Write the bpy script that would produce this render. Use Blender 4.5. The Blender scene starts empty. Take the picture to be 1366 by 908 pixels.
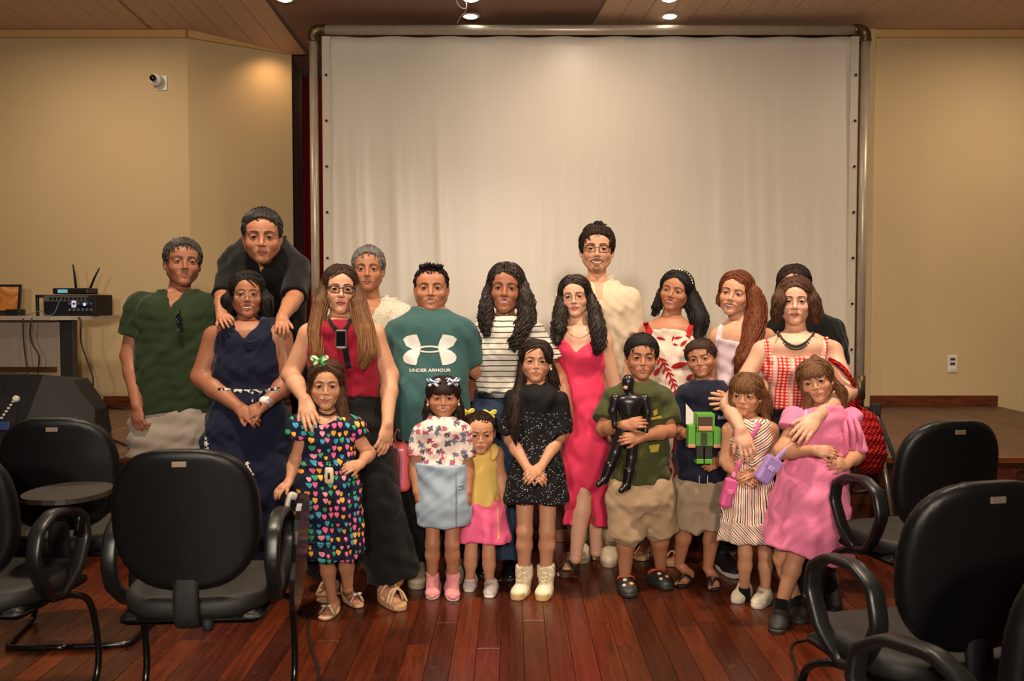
import bpy, bmesh, math, random
import numpy as np
from mathutils import Vector, Matrix
from mathutils.bvhtree import BVHTree

random.seed(4)
SC = bpy.context.scene
COL = SC.collection
# ------------------------------------------------------------------ camera
F = 1250.0; CX = 683.0; CY = 454.0; CAMZ = 1.45
TILT = math.atan(54.0 / F)
cam_d = bpy.data.cameras.new('camera'); cam = bpy.data.objects.new('camera', cam_d); COL.objects.link(cam)
cam.location = (0, 0, CAMZ); cam.rotation_euler = (math.pi / 2 - TILT, 0, 0)
cam_d.sensor_width = 36; cam_d.lens = F / 1366 * 36; cam_d.clip_start = 0.05
cam_d.dof.use_dof = True; cam_d.dof.focus_distance = 4.9; cam_d.dof.aperture_fstop = 7.0
SC.camera = cam
# ------------------------------------------------------------------ world, lights, exposure
SC.view_settings.view_transform = 'Standard'; SC.view_settings.look = 'None'
SC.view_settings.gamma = 1.0; SC.view_settings.use_curve_mapping = False
SC.view_settings.exposure = -0.1
wd = bpy.data.worlds.new('world'); SC.world = wd; wd.use_nodes = True
wd.node_tree.nodes['Background'].inputs[0].default_value = (1.0, 0.8, 0.6, 1)
wd.node_tree.nodes['Background'].inputs[1].default_value = 0.02

def area_light(name, loc, target, size, power, color, spread=180):
    l = bpy.data.lights.new(name, 'AREA'); l.shape = 'DISK'; l.size = size; l.energy = power; l.color = color
    l.spread = math.radians(spread)
    o = bpy.data.objects.new(name, l); COL.objects.link(o); o.location = loc
    o.rotation_euler = (Vector(target) - Vector(loc)).to_track_quat('-Z', 'Y').to_euler()
    return o
def spot_light(name, loc, target, power, color, angle, blend=0.6, size=0.08):
    l = bpy.data.lights.new(name, 'SPOT'); l.energy = power; l.color = color; l.spot_size = math.radians(angle)
    l.spot_blend = blend; l.shadow_soft_size = size
    o = bpy.data.objects.new(name, l); COL.objects.link(o); o.location = loc
    o.rotation_euler = (Vector(target) - Vector(loc)).to_track_quat('-Z', 'Y').to_euler()
    return o
WARM = (1.0, 0.81, 0.60); AMBER = (1.0, 0.62, 0.32); NEUT = (1.0, 0.9, 0.78)
area_light('rear_hall_lamp', (0.4, -2.0, 2.35), (0.0, 5.0, 1.3), 0.30, 66, WARM, 100)
area_light('rear_hall_lamp', (-1.0, -2.6, 2.5), (0.3, 5.0, 1.3), 0.30, 62, NEUT, 100)
area_light('hall_downlight', (-1.3, 3.6, 4.3), (-1.0, 4.7, 0), 0.25, 58, WARM, 110)
area_light('hall_downlight', (1.5, 3.6, 4.3), (1.2, 4.7, 0), 0.25, 62, WARM, 110)
area_light('stage_downlight', (0.6, 6.9, 3.85), (0.6, 7.1, 0), 0.3, 26, WARM, 160)
area_light('stage_downlight', (4.2, 6.8, 3.85), (4.2, 7.1, 0), 0.3, 34, WARM, 160)
area_light('stage_downlight', (-3.4, 6.8, 3.85), (-3.4, 7.1, 0), 0.3, 34, WARM, 160)
spot_light('wall_downlight', (-2.12, 8.5, 3.74), (-2.1, 8.75, 2.6), 14, AMBER, 140, 1.0, 0.05)

# ------------------------------------------------------------------ pixel helpers
def ray(px, py):
    u = (px - CX) / F; v = (CY - py) / F
    c, s = math.cos(TILT), math.sin(TILT)
    return np.array([u, c + v * s, -s + v * c])
def P(px, py, Y):
    d = ray(px, py); t = Y / d[1]
    return np.array([d[0] * t, Y, CAMZ + d[2] * t])
def G(px, py, z=0.0):
    d = ray(px, py); t = (z - CAMZ) / d[2]
    return np.array([d[0] * t, d[1] * t, z])

# ------------------------------------------------------------------ materials
MATS = {}
class NT:
    def __init__(s, name):
        m = bpy.data.materials.new(name); m.use_nodes = True; s.m = m; s.nt = m.node_tree
        s.b = s.nt.nodes['Principled BSDF']
    def n(s, typ, ins=None, **kw):
        nd = s.nt.nodes.new(typ)
        for k, v in kw.items(): setattr(nd, k, v)
        for k, v in (ins or {}).items(): s.set(nd, k, v)
        return nd
    def set(s, nd, k, v):
        i = nd.inputs[k]
        if isinstance(v, bpy.types.NodeSocket): s.nt.links.new(v, i)
        elif isinstance(v, bpy.types.Node): s.nt.links.new(v.outputs[0], i)
        else: i.default_value = v
    def math(s, op, a, b=0.0, c=None):
        nd = s.n('ShaderNodeMath', {0: a, 1: b}, operation=op)
        if c is not None: s.set(nd, 2, c)
        return nd.outputs[0]
    def mix(s, fac, a, b):
        nd = s.n('ShaderNodeMix', data_type='RGBA')
        s.set(nd, 0, fac); s.set(nd, 6, a); s.set(nd, 7, b)
        return nd.outputs[2]
    def coord(s): return s.n('ShaderNodeTexCoord').outputs['Object']
    def xyz(s, v):
        nd = s.n('ShaderNodeSeparateXYZ', {0: v}); return nd.outputs[0], nd.outputs[1], nd.outputs[2]
    def noise(s, vec, scale, detail=3.0, rough=0.5, dist=0.0):
        nd = s.n('ShaderNodeTexNoise', {'Scale': scale, 'Detail': detail, 'Roughness': rough, 'Distortion': dist})
        if vec is not None: s.set(nd, 'Vector', vec)
        return nd.outputs[0]
    def scale(s, vec, sc):
        return s.n('ShaderNodeVectorMath', {0: vec, 1: sc}, operation='MULTIPLY').outputs[0]
    def ramp(s, fac, stops, interp='LINEAR'):
        nd = s.n('ShaderNodeValToRGB', {0: fac}); cr = nd.color_ramp; cr.interpolation = interp
        while len(cr.elements) < len(stops): cr.elements.new(0.5)
        for e, (p, c) in zip(cr.elements, stops): e.position = p; e.color = c4(c)
        return nd.outputs[0]
    def bump(s, h, strength=0.3, dist=0.002):
        nd = s.n('ShaderNodeBump', {'Strength': strength, 'Distance': dist, 'Height': h})
        s.set(s.b, 'Normal', nd.outputs[0])
    def base(s, v, rough=0.6, metal=0.0, spec=None):
        s.set(s.b, 'Base Color', v if isinstance(v, bpy.types.NodeSocket) else c4(v))
        s.set(s.b, 'Roughness', rough); s.b.inputs['Metallic'].default_value = metal
        if spec is not None: s.b.inputs['Specular IOR Level'].default_value = spec
        return s.m
def lin(v):
    v = v / 255.0
    return v / 12.92 if v <= 0.04045 else ((v + 0.055) / 1.055) ** 2.4
def c4(c):
    """8-bit sRGB triple (values above 1.001) or linear triple -> RGBA"""
    if len(c) == 4: return tuple(c)
    if max(c) > 1.001: return (lin(c[0]), lin(c[1]), lin(c[2]), 1)
    return (c[0], c[1], c[2], 1)
def plain(name, col, rough=0.5, metal=0.0, emit=None, spec=None, bump=None):
    if name in MATS: return MATS[name]
    t = NT(name)
    v = t.noise(t.coord(), 18, 3)
    c = c4(col)
    cc = t.mix(v, (c[0] * .9, c[1] * .9, c[2] * .9, 1), (min(1, c[0] * 1.1), min(1, c[1] * 1.1), min(1, c[2] * 1.1), 1))
    t.base(cc, rough, metal, spec)
    if bump: t.bump(t.noise(t.coord(), bump[0], 3), bump[1], 0.002)
    if emit:
        t.b.inputs['Emission Color'].default_value = c; t.b.inputs['Emission Strength'].default_value = emit
    MATS[name] = t.m; return t.m
def cloth(name, col, rough=0.9, weave=700, wr=0.3, var=0.1):
    if name in MATS: return MATS[name]
    t = NT(name); co = t.coord()
    v = t.noise(co, 9, 4, 0.6); c = c4(col)
    cc = t.mix(v, tuple(x * (1 - var) for x in c[:3]) + (1,), tuple(min(1, x * (1 + var)) for x in c[:3]) + (1,))
    t.base(cc, rough, 0, 0.25)
    h = t.math('ADD', t.math('MULTIPLY', t.noise(co, 11, 2, 0.4, 0.8), 2.0), t.math('MULTIPLY', t.noise(co, weave, 1), 0.2))
    t.bump(h, wr, 0.009)
    t.b.inputs['Sheen Weight'].default_value = 0.08
    MATS[name] = t.m; return t.m

# ------------------------------------------------------------------ object helpers
def mesh_np(name, v, faces):
    """v (n,3) array, faces (m,4) array or list of index lists"""
    me = bpy.data.meshes.new(name)
    if isinstance(faces, np.ndarray):
        k = faces.shape[1]; n = len(faces)
        me.vertices.add(len(v)); me.vertices.foreach_set('co', np.ascontiguousarray(v, np.float32).ravel())
        me.loops.add(n * k); me.loops.foreach_set('vertex_index', np.ascontiguousarray(faces, np.int32).ravel())
        me.polygons.add(n); me.polygons.foreach_set('loop_start', np.arange(0, n * k, k, dtype=np.int32))
        me.update(calc_edges=True)
    else:
        me.from_pydata([tuple(map(float, p)) for p in v], [], faces); me.update()
    me.validate()
    return me
def smooth(me, on=True):
    if len(me.polygons): me.polygons.foreach_set('use_smooth', np.full(len(me.polygons), on))
def obj(name, me, m=None, parent=None, loc=None):
    o = bpy.data.objects.new(name, me); COL.objects.link(o)
    if m is not None and me is not None: me.materials.append(m)
    if parent is not None: o.parent = parent
    if loc is not None: o.location = loc
    return o
def tag(o, label=None, cat=None, group=None, kind=None):
    if label: o['label'] = label
    if cat: o['category'] = cat
    if group: o['group'] = group
    if kind: o['kind'] = kind
    return o
def empty(name, loc, label=None, cat=None, group=None, rz=0.0):
    o = bpy.data.objects.new(name, None); COL.objects.link(o); o.location = tuple(map(float, loc)); o.rotation_euler = (0, 0, rz)
    o.empty_display_size = 0.05
    return tag(o, label, cat, group)
def copy_tree(o, parent=None):
    c = o.copy(); COL.objects.link(c); c.parent = parent
    for ch in list(o.children): copy_tree(ch, c)
    return c
class MB:
    """collects boxes, tubes and lathes; build() links them as one mesh object"""
    def __init__(s): s.v = []; s.f = []
    def add(s, vs, fs):
        n = len(s.v); s.v += [tuple(map(float, p)) for p in vs]; s.f += [[i + n for i in q] for q in fs]; return s
    def box(s, lo, hi, bev=0.0, M=None):
        bm = bmesh.new(); bmesh.ops.create_cube(bm, size=1)
        for v in bm.verts:
            v.co = Vector([(lo[i] + hi[i]) / 2 + v.co[i] * (hi[i] - lo[i]) for i in range(3)])
        if bev > 0:
            bmesh.ops.bevel(bm, geom=bm.edges[:], offset=bev, segments=2, affect='EDGES', profile=0.5)
        return s.bm(bm, M)
    def bm(s, bm, M=None):
        if M is not None: bm.transform(M)
        bm.verts.index_update()
        s.add([v.co[:] for v in bm.verts], [[v.index for v in f.verts] for f in bm.faces]); bm.free(); return s
    def tube(s, pts, r, seg=8, cap=True, flat=None, closed=False):
        """swept tube; r number or list; flat=(wide, thin, updir) gives a band"""
        pts = [Vector(p) for p in pts]; n = len(pts)
        if not hasattr(r, '__len__'): r = [r] * n
        vs = []; fs = []; prev = None
        for i, p in enumerate(pts):
            if closed: t = pts[(i + 1) % n] - pts[i - 1]
            else: t = (pts[min(i + 1, n - 1)] - pts[max(i - 1, 0)])
            t = t.normalized() if t.length > 1e-9 else Vector((0, 0, 1))
            if flat: u = Vector(flat[2])
            elif prev is not None: u = prev
            else: u = Vector((0, 0, 1)) if abs(t.z) < 0.9 else Vector((1, 0, 0))
            u = (u - t * u.dot(t)).normalized(); prev = u; w = t.cross(u)
            for k in range(seg):
                a = 2 * math.pi * k / seg
                if flat:
                    ca, sa = math.cos(a), math.sin(a)
                    sg = lambda q: math.copysign(abs(q) ** 0.55, q)
                    vs.append(p + u * (sg(ca) * flat[0] * r[i]) + w * (sg(sa) * flat[1] * r[i]))
                else: vs.append(p + u * (math.cos(a) * r[i]) + w * (math.sin(a) * r[i]))
        m = n if closed else n - 1
        for i in range(m):
            j = (i + 1) % n
            for k in range(seg):
                k2 = (k + 1) % seg
                fs.append([i * seg + k, i * seg + k2, j * seg + k2, j * seg + k])
        if cap and not closed:
            fs.append(list(range(seg))[::-1]); fs.append([(n - 1) * seg + k for k in range(seg)])
        return s.add(vs, fs)
    def lathe(s, prof, c=(0, 0, 0), seg=20, M=None):
        vs = []; fs = []
        for (r, z) in prof:
            for k in range(seg):
                a = 2 * math.pi * k / seg; vs.append(Vector((c[0] + r * math.cos(a), c[1] + r * math.sin(a), c[2] + z)))
        if M is not None: vs = [M @ v for v in vs]
        for i in range(len(prof) - 1):
            for k in range(seg):
                k2 = (k + 1) % seg; fs.append([i * seg + k, i * seg + k2, (i + 1) * seg + k2, (i + 1) * seg + k])
        fs.append(list(range(seg))[::-1]); fs.append([(len(prof) - 1) * seg + k for k in range(seg)])
        return s.add(vs, fs)
    def build(s, name, m, parent=None, sm=False, loc=None):
        me = mesh_np(name, s.v, s.f)
        bm = bmesh.new(); bm.from_mesh(me); bmesh.ops.recalc_face_normals(bm, faces=bm.faces); bm.to_mesh(me); bm.free()
        if sm: smooth(me)
        return obj(name, me, m, parent, loc)
def curve_pts(pts, n=24):
    """Catmull-Rom through pts"""
    pts = [np.array(p, float) for p in pts]; out = []
    ext = [2 * pts[0] - pts[1]] + pts + [2 * pts[-1] - pts[-2]]
    m = len(pts) - 1
    for i in range(n + 1):
        u = i / n * m; k = min(int(u), m - 1); t = u - k
        a, b, c, d = ext[k:k + 4]
        out.append(0.5 * (2 * b + (c - a) * t + (2 * a - 5 * b + 4 * c - d) * t * t + (3 * b - a - 3 * c + d) * t ** 3))
    return out

# ------------------------------------------------------------------ implicit surfaces (smooth unions, meshed by surface nets)
def V3(p): return np.asarray(p, float)
class Field:
    def __init__(s): s.ops = []
    def _a(s, fn, pts, k, op): s.ops.append((fn, pts, k, op)); return s
    def cone(s, a, b, ra, rb, k=0.02, op='u', flat=False):
        a = V3(a); b = V3(b); ab = b - a; L2 = max(float(ab @ ab), 1e-9); L = math.sqrt(L2)
        def fn(X, Y, Z):
            t0 = ((X - a[0]) * ab[0] + (Y - a[1]) * ab[1] + (Z - a[2]) * ab[2]) / L2
            t = np.clip(t0, 0, 1)
            dx = X - a[0] - t * ab[0]; dy = Y - a[1] - t * ab[1]; dz = Z - a[2] - t * ab[2]
            d = np.sqrt(dx * dx + dy * dy + dz * dz) - (ra + (rb - ra) * t)
            if flat: d = np.maximum(d, (t0 - 1) * L)
            return d
        return s._a(fn, [(a, ra), (b, rb)], k, op)
    def ell(s, c, r, k=0.02, op='u', R=None):
        c = V3(c); r = V3(r)
        def fn(X, Y, Z):
            x = X - c[0]; y = Y - c[1]; z = Z - c[2]
            if R is not None:
                x, y, z = (R[0, 0] * x + R[1, 0] * y + R[2, 0] * z, R[0, 1] * x + R[1, 1] * y + R[2, 1] * z, R[0, 2] * x + R[1, 2] * y + R[2, 2] * z)
            x = x / r[0]; y = y / r[1]; z = z / r[2]
            k0 = np.sqrt(x * x + y * y + z * z); k1 = np.sqrt((x / r[0]) ** 2 + (y / r[1]) ** 2 + (z / r[2]) ** 2) + 1e-9
            return k0 * (k0 - 1) / k1
        return s._a(fn, [(c, float(max(r)))], k, op)
    def box(s, c, h, rnd=0.004, k=0.005, op='u', R=None):
        c = V3(c); h = V3(h) - rnd
        def fn(X, Y, Z):
            x = X - c[0]; y = Y - c[1]; z = Z - c[2]
            if R is not None:
                x, y, z = (R[0, 0] * x + R[1, 0] * y + R[2, 0] * z, R[0, 1] * x + R[1, 1] * y + R[2, 1] * z, R[0, 2] * x + R[1, 2] * y + R[2, 2] * z)
            x = np.abs(x) - h[0]; y = np.abs(y) - h[1]; z = np.abs(z) - h[2]
            o = np.sqrt(np.maximum(x, 0) ** 2 + np.maximum(y, 0) ** 2 + np.maximum(z, 0) ** 2)
            return o + np.minimum(np.maximum(x, np.maximum(y, z)), 0) - rnd
        return s._a(fn, [(c, float(np.linalg.norm(h)) + rnd)], k, op)
    def loft(s, secs, yaw=0.0, k=0.02, op='u', inset=0.0, n=2.3, folds=None, lo=None, hi=None):
        """secs: (z, cx, cy, a, b) horizontal ellipse slices"""
        secs = sorted([tuple(q) for q in secs]); A = np.array(secs, float)
        zz = np.linspace(A[0, 0], A[-1, 0], 120)
        def sm(col):
            y = np.interp(zz, A[:, 0], A[:, col]); pad = np.concatenate([np.full(5, y[0]), y, np.full(5, y[-1])])
            return np.convolve(pad, np.ones(11) / 11, 'valid')
        cx, cy, a, b = sm(1), sm(2), np.maximum(sm(3) - inset, 0.01), np.maximum(sm(4) - inset, 0.01)
        z0 = A[0, 0] if lo is None else lo; z1 = A[-1, 0] if hi is None else hi
        cs, sn = math.cos(yaw), math.sin(yaw)
        def fn(X, Y, Z):
            iz = lambda q: np.interp(Z, zz, q)
            ca, cb = iz(a), iz(b)
            x = X - iz(cx); y = Y - iz(cy)
            x, y = cs * x + sn * y, -sn * x + cs * y
            if folds:
                th = np.arctan2(x / ca, -y / cb)
                g = np.clip((folds[2] - Z) / max(folds[2] - A[0, 0], 1e-6), 0, 1)
                w = 1 + folds[1] * g * (np.cos(folds[0] * th + 1.3 * np.sin(th * 2 + folds[3])) + 0.45 * np.sin(folds[0] * 1.7 * th + folds[3]))
                ca = ca * w; cb = cb * w
            q = ((np.abs(x) / ca) ** n + (np.abs(y) / cb) ** n) ** (1 / n)
            d = (q - 1) * np.minimum(ca, cb)
            return np.maximum(d, np.maximum(z0 - Z, Z - z1))
        pts = []
        for i in range(0, 120, 7):
            rr = max(a[i], b[i]) * (1.25 if folds else 1.02); pts.append((np.array([cx[i], cy[i], zz[i]]), rr))
        return s._a(fn, pts, k, op)
    def custom(s, fn, pts, k=0.004, op='s'): return s._a(fn, pts, k, op)
    def bounds(s, pad=0.02):
        lo = np.full(3, 1e9); hi = np.full(3, -1e9)
        for fn, pts, k, op in s.ops:
            if op != 'u': continue
            for c, r in pts: lo = np.minimum(lo, c - r); hi = np.maximum(hi, c + r)
        return lo - pad, hi + pad
    def mesh(s, res, lo=None, hi=None, R=None, c=None, axes=None, wr=None, post=None):
        if axes is None:
            if lo is None: lo, hi = s.bounds()
            axes = [np.arange(lo[i], hi[i] + res, res) for i in range(3)]
        xs, ys, zs = axes
        c = np.zeros(3) if c is None else V3(c)
        f = np.full((len(xs), len(ys), len(zs)), 0.05, np.float32)
        for fn, pts, k, op in s.ops:
            if pts is None: i0, i1 = [0, 0, 0], [len(a) for a in axes]
            else:
                l = np.full(3, 1e9); h = np.full(3, -1e9); m = k + 0.022
                for p, r in pts:
                    q = (p - c) @ R if R is not None else p - c
                    l = np.minimum(l, q - r - m); h = np.maximum(h, q + r + m)
                i0 = [int(np.searchsorted(axes[i], l[i])) for i in range(3)]; i1 = [int(np.searchsorted(axes[i], h[i])) for i in range(3)]
            if any(i1[i] <= i0[i] for i in range(3)): continue
            x = xs[i0[0]:i1[0], None, None]; y = ys[None, i0[1]:i1[1], None]; z = zs[None, None, i0[2]:i1[2]]
            if R is not None:
                X = c[0] + R[0, 0] * x + R[0, 1] * y + R[0, 2] * z
                Y = c[1] + R[1, 0] * x + R[1, 1] * y + R[1, 2] * z
                Z = c[2] + R[2, 0] * x + R[2, 1] * y + R[2, 2] * z
            else: X, Y, Z = x + c[0], y + c[1], z + c[2]
            d = fn(X, Y, Z)
            sl = (slice(i0[0], i1[0]), slice(i0[1], i1[1]), slice(i0[2], i1[2])); a = f[sl]
            if op == 'u': hh = np.maximum(k - np.abs(a - d), 0) / max(k, 1e-6); f[sl] = np.minimum(a, d) - hh * hh * k * 0.25
            elif op == 's': hh = np.maximum(k - np.abs(a + d), 0) / max(k, 1e-6); f[sl] = np.maximum(a, -d) + hh * hh * k * 0.25
            elif op == 'd': f[sl] = a + d
        if wr:
            amp, fr, seed = wr; rg = np.random.RandomState(seed)
            X = xs[:, None, None] + c[0]; Y = ys[None, :, None] + c[1]; Z = zs[None, None, :] + c[2]
            w = 0
            for j in range(6):
                dv = rg.normal(size=3); dv /= np.linalg.norm(dv); fj = fr * (0.6 + 0.55 * j)
                ph = rg.rand() * 6
                w = w + np.sin(fj * (dv[0] * X + dv[1] * Y + dv[2] * Z) + ph + 1.5 * np.sin(fj * 0.4 * (dv[1] * X - dv[2] * Y + dv[0] * Z))) / (1 + 0.5 * j)
            f = f + (amp * (w - 1.1)).astype(np.float32) * (np.abs(f) < 0.04)
        f[0] = f[-1] = 0.05; f[:, 0] = f[:, -1] = 0.05; f[:, :, 0] = f[:, :, -1] = 0.05
        v, q = nets(f, axes)
        if R is not None: v = v @ R.T
        return v + c, q
def nets(f, axes):
    ins = f < 0
    sl = [slice(None, -1), slice(1, None)]
    cnt = np.zeros(tuple(n - 1 for n in f.shape), np.uint8)
    for a in (0, 1):
        for b in (0, 1):
            for c in (0, 1): cnt += ins[sl[a], sl[b], sl[c]]
    act = (cnt > 0) & (cnt < 8); idx = np.argwhere(act)
    if len(idx) == 0: return np.zeros((0, 3)), np.zeros((0, 4), int)
    corners = np.array([(a, b, c) for a in (0, 1) for b in (0, 1) for c in (0, 1)])
    vals = np.stack([f[idx[:, 0] + o[0], idx[:, 1] + o[1], idx[:, 2] + o[2]] for o in corners], 1)
    acc = np.zeros((len(idx), 3)); n = np.zeros(len(idx))
    for i in range(8):
        for j in range(i + 1, 8):
            if np.abs(corners[i] - corners[j]).sum() != 1: continue
            va, vb = vals[:, i], vals[:, j]; cr = (va < 0) != (vb < 0)
            t = np.where(cr, va / np.where(cr, va - vb, 1), 0)
            acc += np.where(cr[:, None], corners[i] + (corners[j] - corners[i]) * t[:, None], 0); n += cr
    g = idx + acc / n[:, None]
    v = np.stack([np.interp(g[:, i], np.arange(len(axes[i])), axes[i]) for i in range(3)], 1)
    vid = np.full(act.shape, -1, np.int64); vid[act] = np.arange(len(idx))
    quads = []
    for ax in range(3):
        a1, a2 = (ax + 1) % 3, (ax + 2) % 3
        s0 = [slice(None)] * 3; s1 = [slice(None)] * 3
        s0[ax] = slice(None, -1); s1[ax] = slice(1, None)
        A = ins[tuple(s0)]; B = ins[tuple(s1)]
        e = np.argwhere(A != B)
        e = e[(e[:, a1] > 0) & (e[:, a2] > 0) & (e[:, a1] < f.shape[a1] - 1) & (e[:, a2] < f.shape[a2] - 1)]
        if not len(e): continue
        flip = A[e[:, 0], e[:, 1], e[:, 2]]
        def cell(d1, d2):
            q = e.copy(); q[:, a1] -= d1; q[:, a2] -= d2; return vid[q[:, 0], q[:, 1], q[:, 2]]
        q = np.stack([cell(1, 1), cell(0, 1), cell(0, 0), cell(1, 0)], 1)
        q = np.where(flip[:, None], q, q[:, ::-1]); quads.append(q)
    q = np.concatenate(quads); q = q[(q >= 0).all(1)]
    return v, q
# ================================================================== the setting
YS = 5.55; ZS = 0.513; YW = 8.30; ZC = 3.80; CK = 0.12       # stage front, stage height, wall, ceiling at wall, ceiling rise
def zceil(y): return ZC + CK * (YW - y)
def m_wall():
    t = NT('wall_paint'); co = t.coord()
    x, y, z = t.xyz(co)
    v = t.noise(co, 1.3, 3); fine = t.noise(t.scale(co, (60, 60, 260)), 1.0, 2)
    c = t.mix(v, c4((203, 176, 133)), c4((214, 190, 148)))
    t.base(t.mix(t.math('MULTIPLY', fine, 0.25), c, c4((180, 152, 112))), 0.85, 0, 0.2); t.bump(fine, 0.15, 0.002); return t.m
def m_plank(name, c1, c2, rough, grain=(40, 3, 40), spec=0.5):
    t = NT(name); co = t.coord(); oi = t.n('ShaderNodeObjectInfo')
    off = t.n('ShaderNodeVectorMath', {0: co, 1: oi.outputs['Location']}, operation='ADD').outputs[0]
    g = t.noise(t.scale(off, grain), 1.0, 5, 0.6, 0.6)
    base = t.mix(oi.outputs['Random'], c4(c1), c4(c2))
    dark = t.mix(0.6, base, (0.01, 0.004, 0.002, 1))
    col = t.mix(t.ramp(g, [(0.35, (0, 0, 0)), (0.7, (1, 1, 1))]), dark, base)
    sc = t.noise(t.scale(off, (9, 5, 9)), 1.0, 8, 0.8, 2.5)
    scr = t.ramp(sc, [(0.60, (0, 0, 0)), (0.66, (1, 1, 1))])
    col = t.mix(t.math('MULTIPLY', scr, 0.2), col, c4((170, 118, 84)))
    r = t.math('MULTIPLY_ADD', scr, 0.25, t.math('MULTIPLY_ADD', g, 0.15, rough))
    t.base(col, r, 0, spec); t.bump(t.math('ADD', t.math('MULTIPLY', g, 0.5), scr), 0.12, 0.001); return t.m
M_WALL = m_wall()
M_FLOOR = m_plank('floor_board_wood', (112, 46, 19), (62, 23, 10), 0.20)
M_STAGE = m_plank('stage_board_wood', (112, 74, 52), (92, 58, 40), 0.34)
M_TRIM = m_plank('varnished_trim_wood', (126, 66, 32), (112, 56, 26), 0.3, (4, 40, 40))
M_FASCIA = m_plank('fascia_wood', (80, 34, 18), (66, 27, 14), 0.35, (5, 40, 30))
M_CEIL = plain('ceiling_board', (206, 172, 146), 0.5)
M_CEILC = plain('ceiling_plain_brown', (150, 118, 102), 0.6)
M_DARK = plain('dark_recess', (30, 22, 18), 0.9)

def struct(name, mb, m, parent=None, sm=False):
    o = mb.build(name, m, parent, sm)
    if parent is None: tag(o, kind='structure')
    return o
# floor: dark sub floor, planks in view as parts, the rest of the boards joined
floor = struct('floor', MB().box((-7, -6, -0.06), (7, YS + 3.5, -0.012)), M_DARK)
floor['label'] = 'glossy reddish brown hardwood board floor'
BW = 0.098
pm = MB().box((-BW / 2 + 0.0008, 0, -0.012), (BW / 2 - 0.0008, 1, 0.0), 0.0015)
pl_me = mesh_np('plank', pm.v, pm.f)
rg = random.Random(11); rest = MB(); first = True
ncol = 66
for i in range(-ncol // 2, ncol // 2 + 1):
    x = i * BW; y = 3.25 - rg.random() * 0.1
    while y < YS - 0.02:
        L = rg.choice([0.7, 0.95, 1.3, 1.7, 2.1]); y2 = min(y + L, YS)
        if YS - y2 < 0.2: y2 = YS
        o = obj('plank', pl_me, M_FLOOR if first else None, floor, (x, y, 0)); first = False
        o.scale = (1, y2 - y - 0.0015, 1); y = y2
for i in range(-70, 71):
    x = i * BW
    if abs(i) <= ncol // 2: rest.box((x - BW / 2 + .001, -6, -0.012), (x + BW / 2 - .001, 3.14, 0))
    else: rest.box((x - BW / 2 + .001, -6, -0.012), (x + BW / 2 - .001, YS, 0))
tag(rest.build('plank_remainder', M_FLOOR, floor), kind='stuff')
# stage
XR = 4.33; XL = -6.9
stage = struct('trim_1', MB().box((XL, YS + 0.03, -0.01), (XR, YW + 1.6, ZS - 0.022)), M_FASCIA)
stage['label'] = 'low wooden stage platform with dark fascia'
sm_ = MB().box((-0.049, 0, -0.02), (0.049, 2.72, 0.0), 0.0015); st_me = mesh_np('plank', sm_.v, sm_.f); st_me.materials.append(M_STAGE)
i = 0; x = XL + 0.05
while x < XR - 0.04:
    if x > -5.0: obj('plank', st_me, None, stage, (x, YS + 0.035, ZS - 0.002))
    x += 0.1
tag(MB().box((XL, YS + .035, ZS - .022), (-5.0, YW, ZS - .003)).build('plank_remainder', M_STAGE, stage), kind='stuff')
MB().box((XL, YS - 0.012, ZS - 0.035), (XR + 0.01, YS + 0.035, ZS + 0.001), 0.006).build('nosing', M_TRIM, stage)
MB().box((XL, YS + 0.005, 0.0), (XR, YS + 0.03, 0.075), 0.004).build('skirting_strip', M_TRIM, stage)
for k in range(-5, 4):
    MB().box((k * 1.1 - 0.52 + .3, YS + 0.012, 0.09), (k * 1.1 + 0.52 + .3, YS + 0.03, ZS - 0.06), 0.004).build('fascia_panel', M_FASCIA, stage)
# walls
def wall(name, pts, z0, z1, th, m=M_WALL):
    """pts in plan, wall grows away from the room"""
    mb = MB()
    for (x0, y0), (x1, y1) in zip(pts[:-1], pts[1:]):
        d = Vector((x1 - x0, y1 - y0)); n = Vector((-d.y, d.x)).normalized() * th
        v = [(x0, y0), (x1, y1), (x1 + n.x, y1 + n.y), (x0 + n.x, y0 + n.y)]
        mb.add([(a, b, z0) for a, b in v] + [(a, b, z1) for a, b in v], [[0, 1, 2, 3], [4, 5, 6, 7], [0, 1, 5, 4], [1, 2, 6, 5], [2, 3, 7, 6], [3, 0, 4, 7]])
    return struct(name, mb, m)
XA = (255 - CX) / F * YW; XB = -2.06; YB = 8.86
RX = 3.05
wall('wall_back_left', [(-7, YW), (XA, YW)], 0, 4.2, 0.12)
wall('wall_back_angled', [(XA, YW), (XB, YB)], 0, 4.2, 0.12)
wall('wall_back_right', [(RX + 0.3, YB + .1), (RX, YW), (7, YW)], 0, 4.2, 0.12)
wall('wall_recess', [(-3.4, 10.2), (4.4, 10.2)], 0, 4.2, 0.1, M_DARK)
wall('wall_left', [(-7, -6), (-7, YW)], 0, 6.0, 0.12)
wall('wall_right', [(7, YW), (7, -6)], 0, 6.0, 0.12)
wall('wall_rear', [(7, -6), (-7, -6)], 0, 6.0, 0.12)
def strip(name, a, b, z0, z1, th, m):
    d = Vector((b[0] - a[0], b[1] - a[1])); n = Vector((d.y, -d.x)).normalized() * th
    v = [a, b, (b[0] + n.x, b[1] + n.y), (a[0] + n.x, a[1] + n.y)]
    return struct(name, MB().add([(p[0], p[1], z0) for p in v] + [(p[0], p[1], z1) for p in v], [[0, 1, 2, 3], [4, 5, 6, 7], [0, 1, 5, 4], [1, 2, 6, 5], [2, 3, 7, 6], [3, 0, 4, 7]]), m)
strip('baseboard_left', (-7, YW), (XA, YW), ZS, ZS + 0.085, 0.02, M_TRIM)
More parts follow.
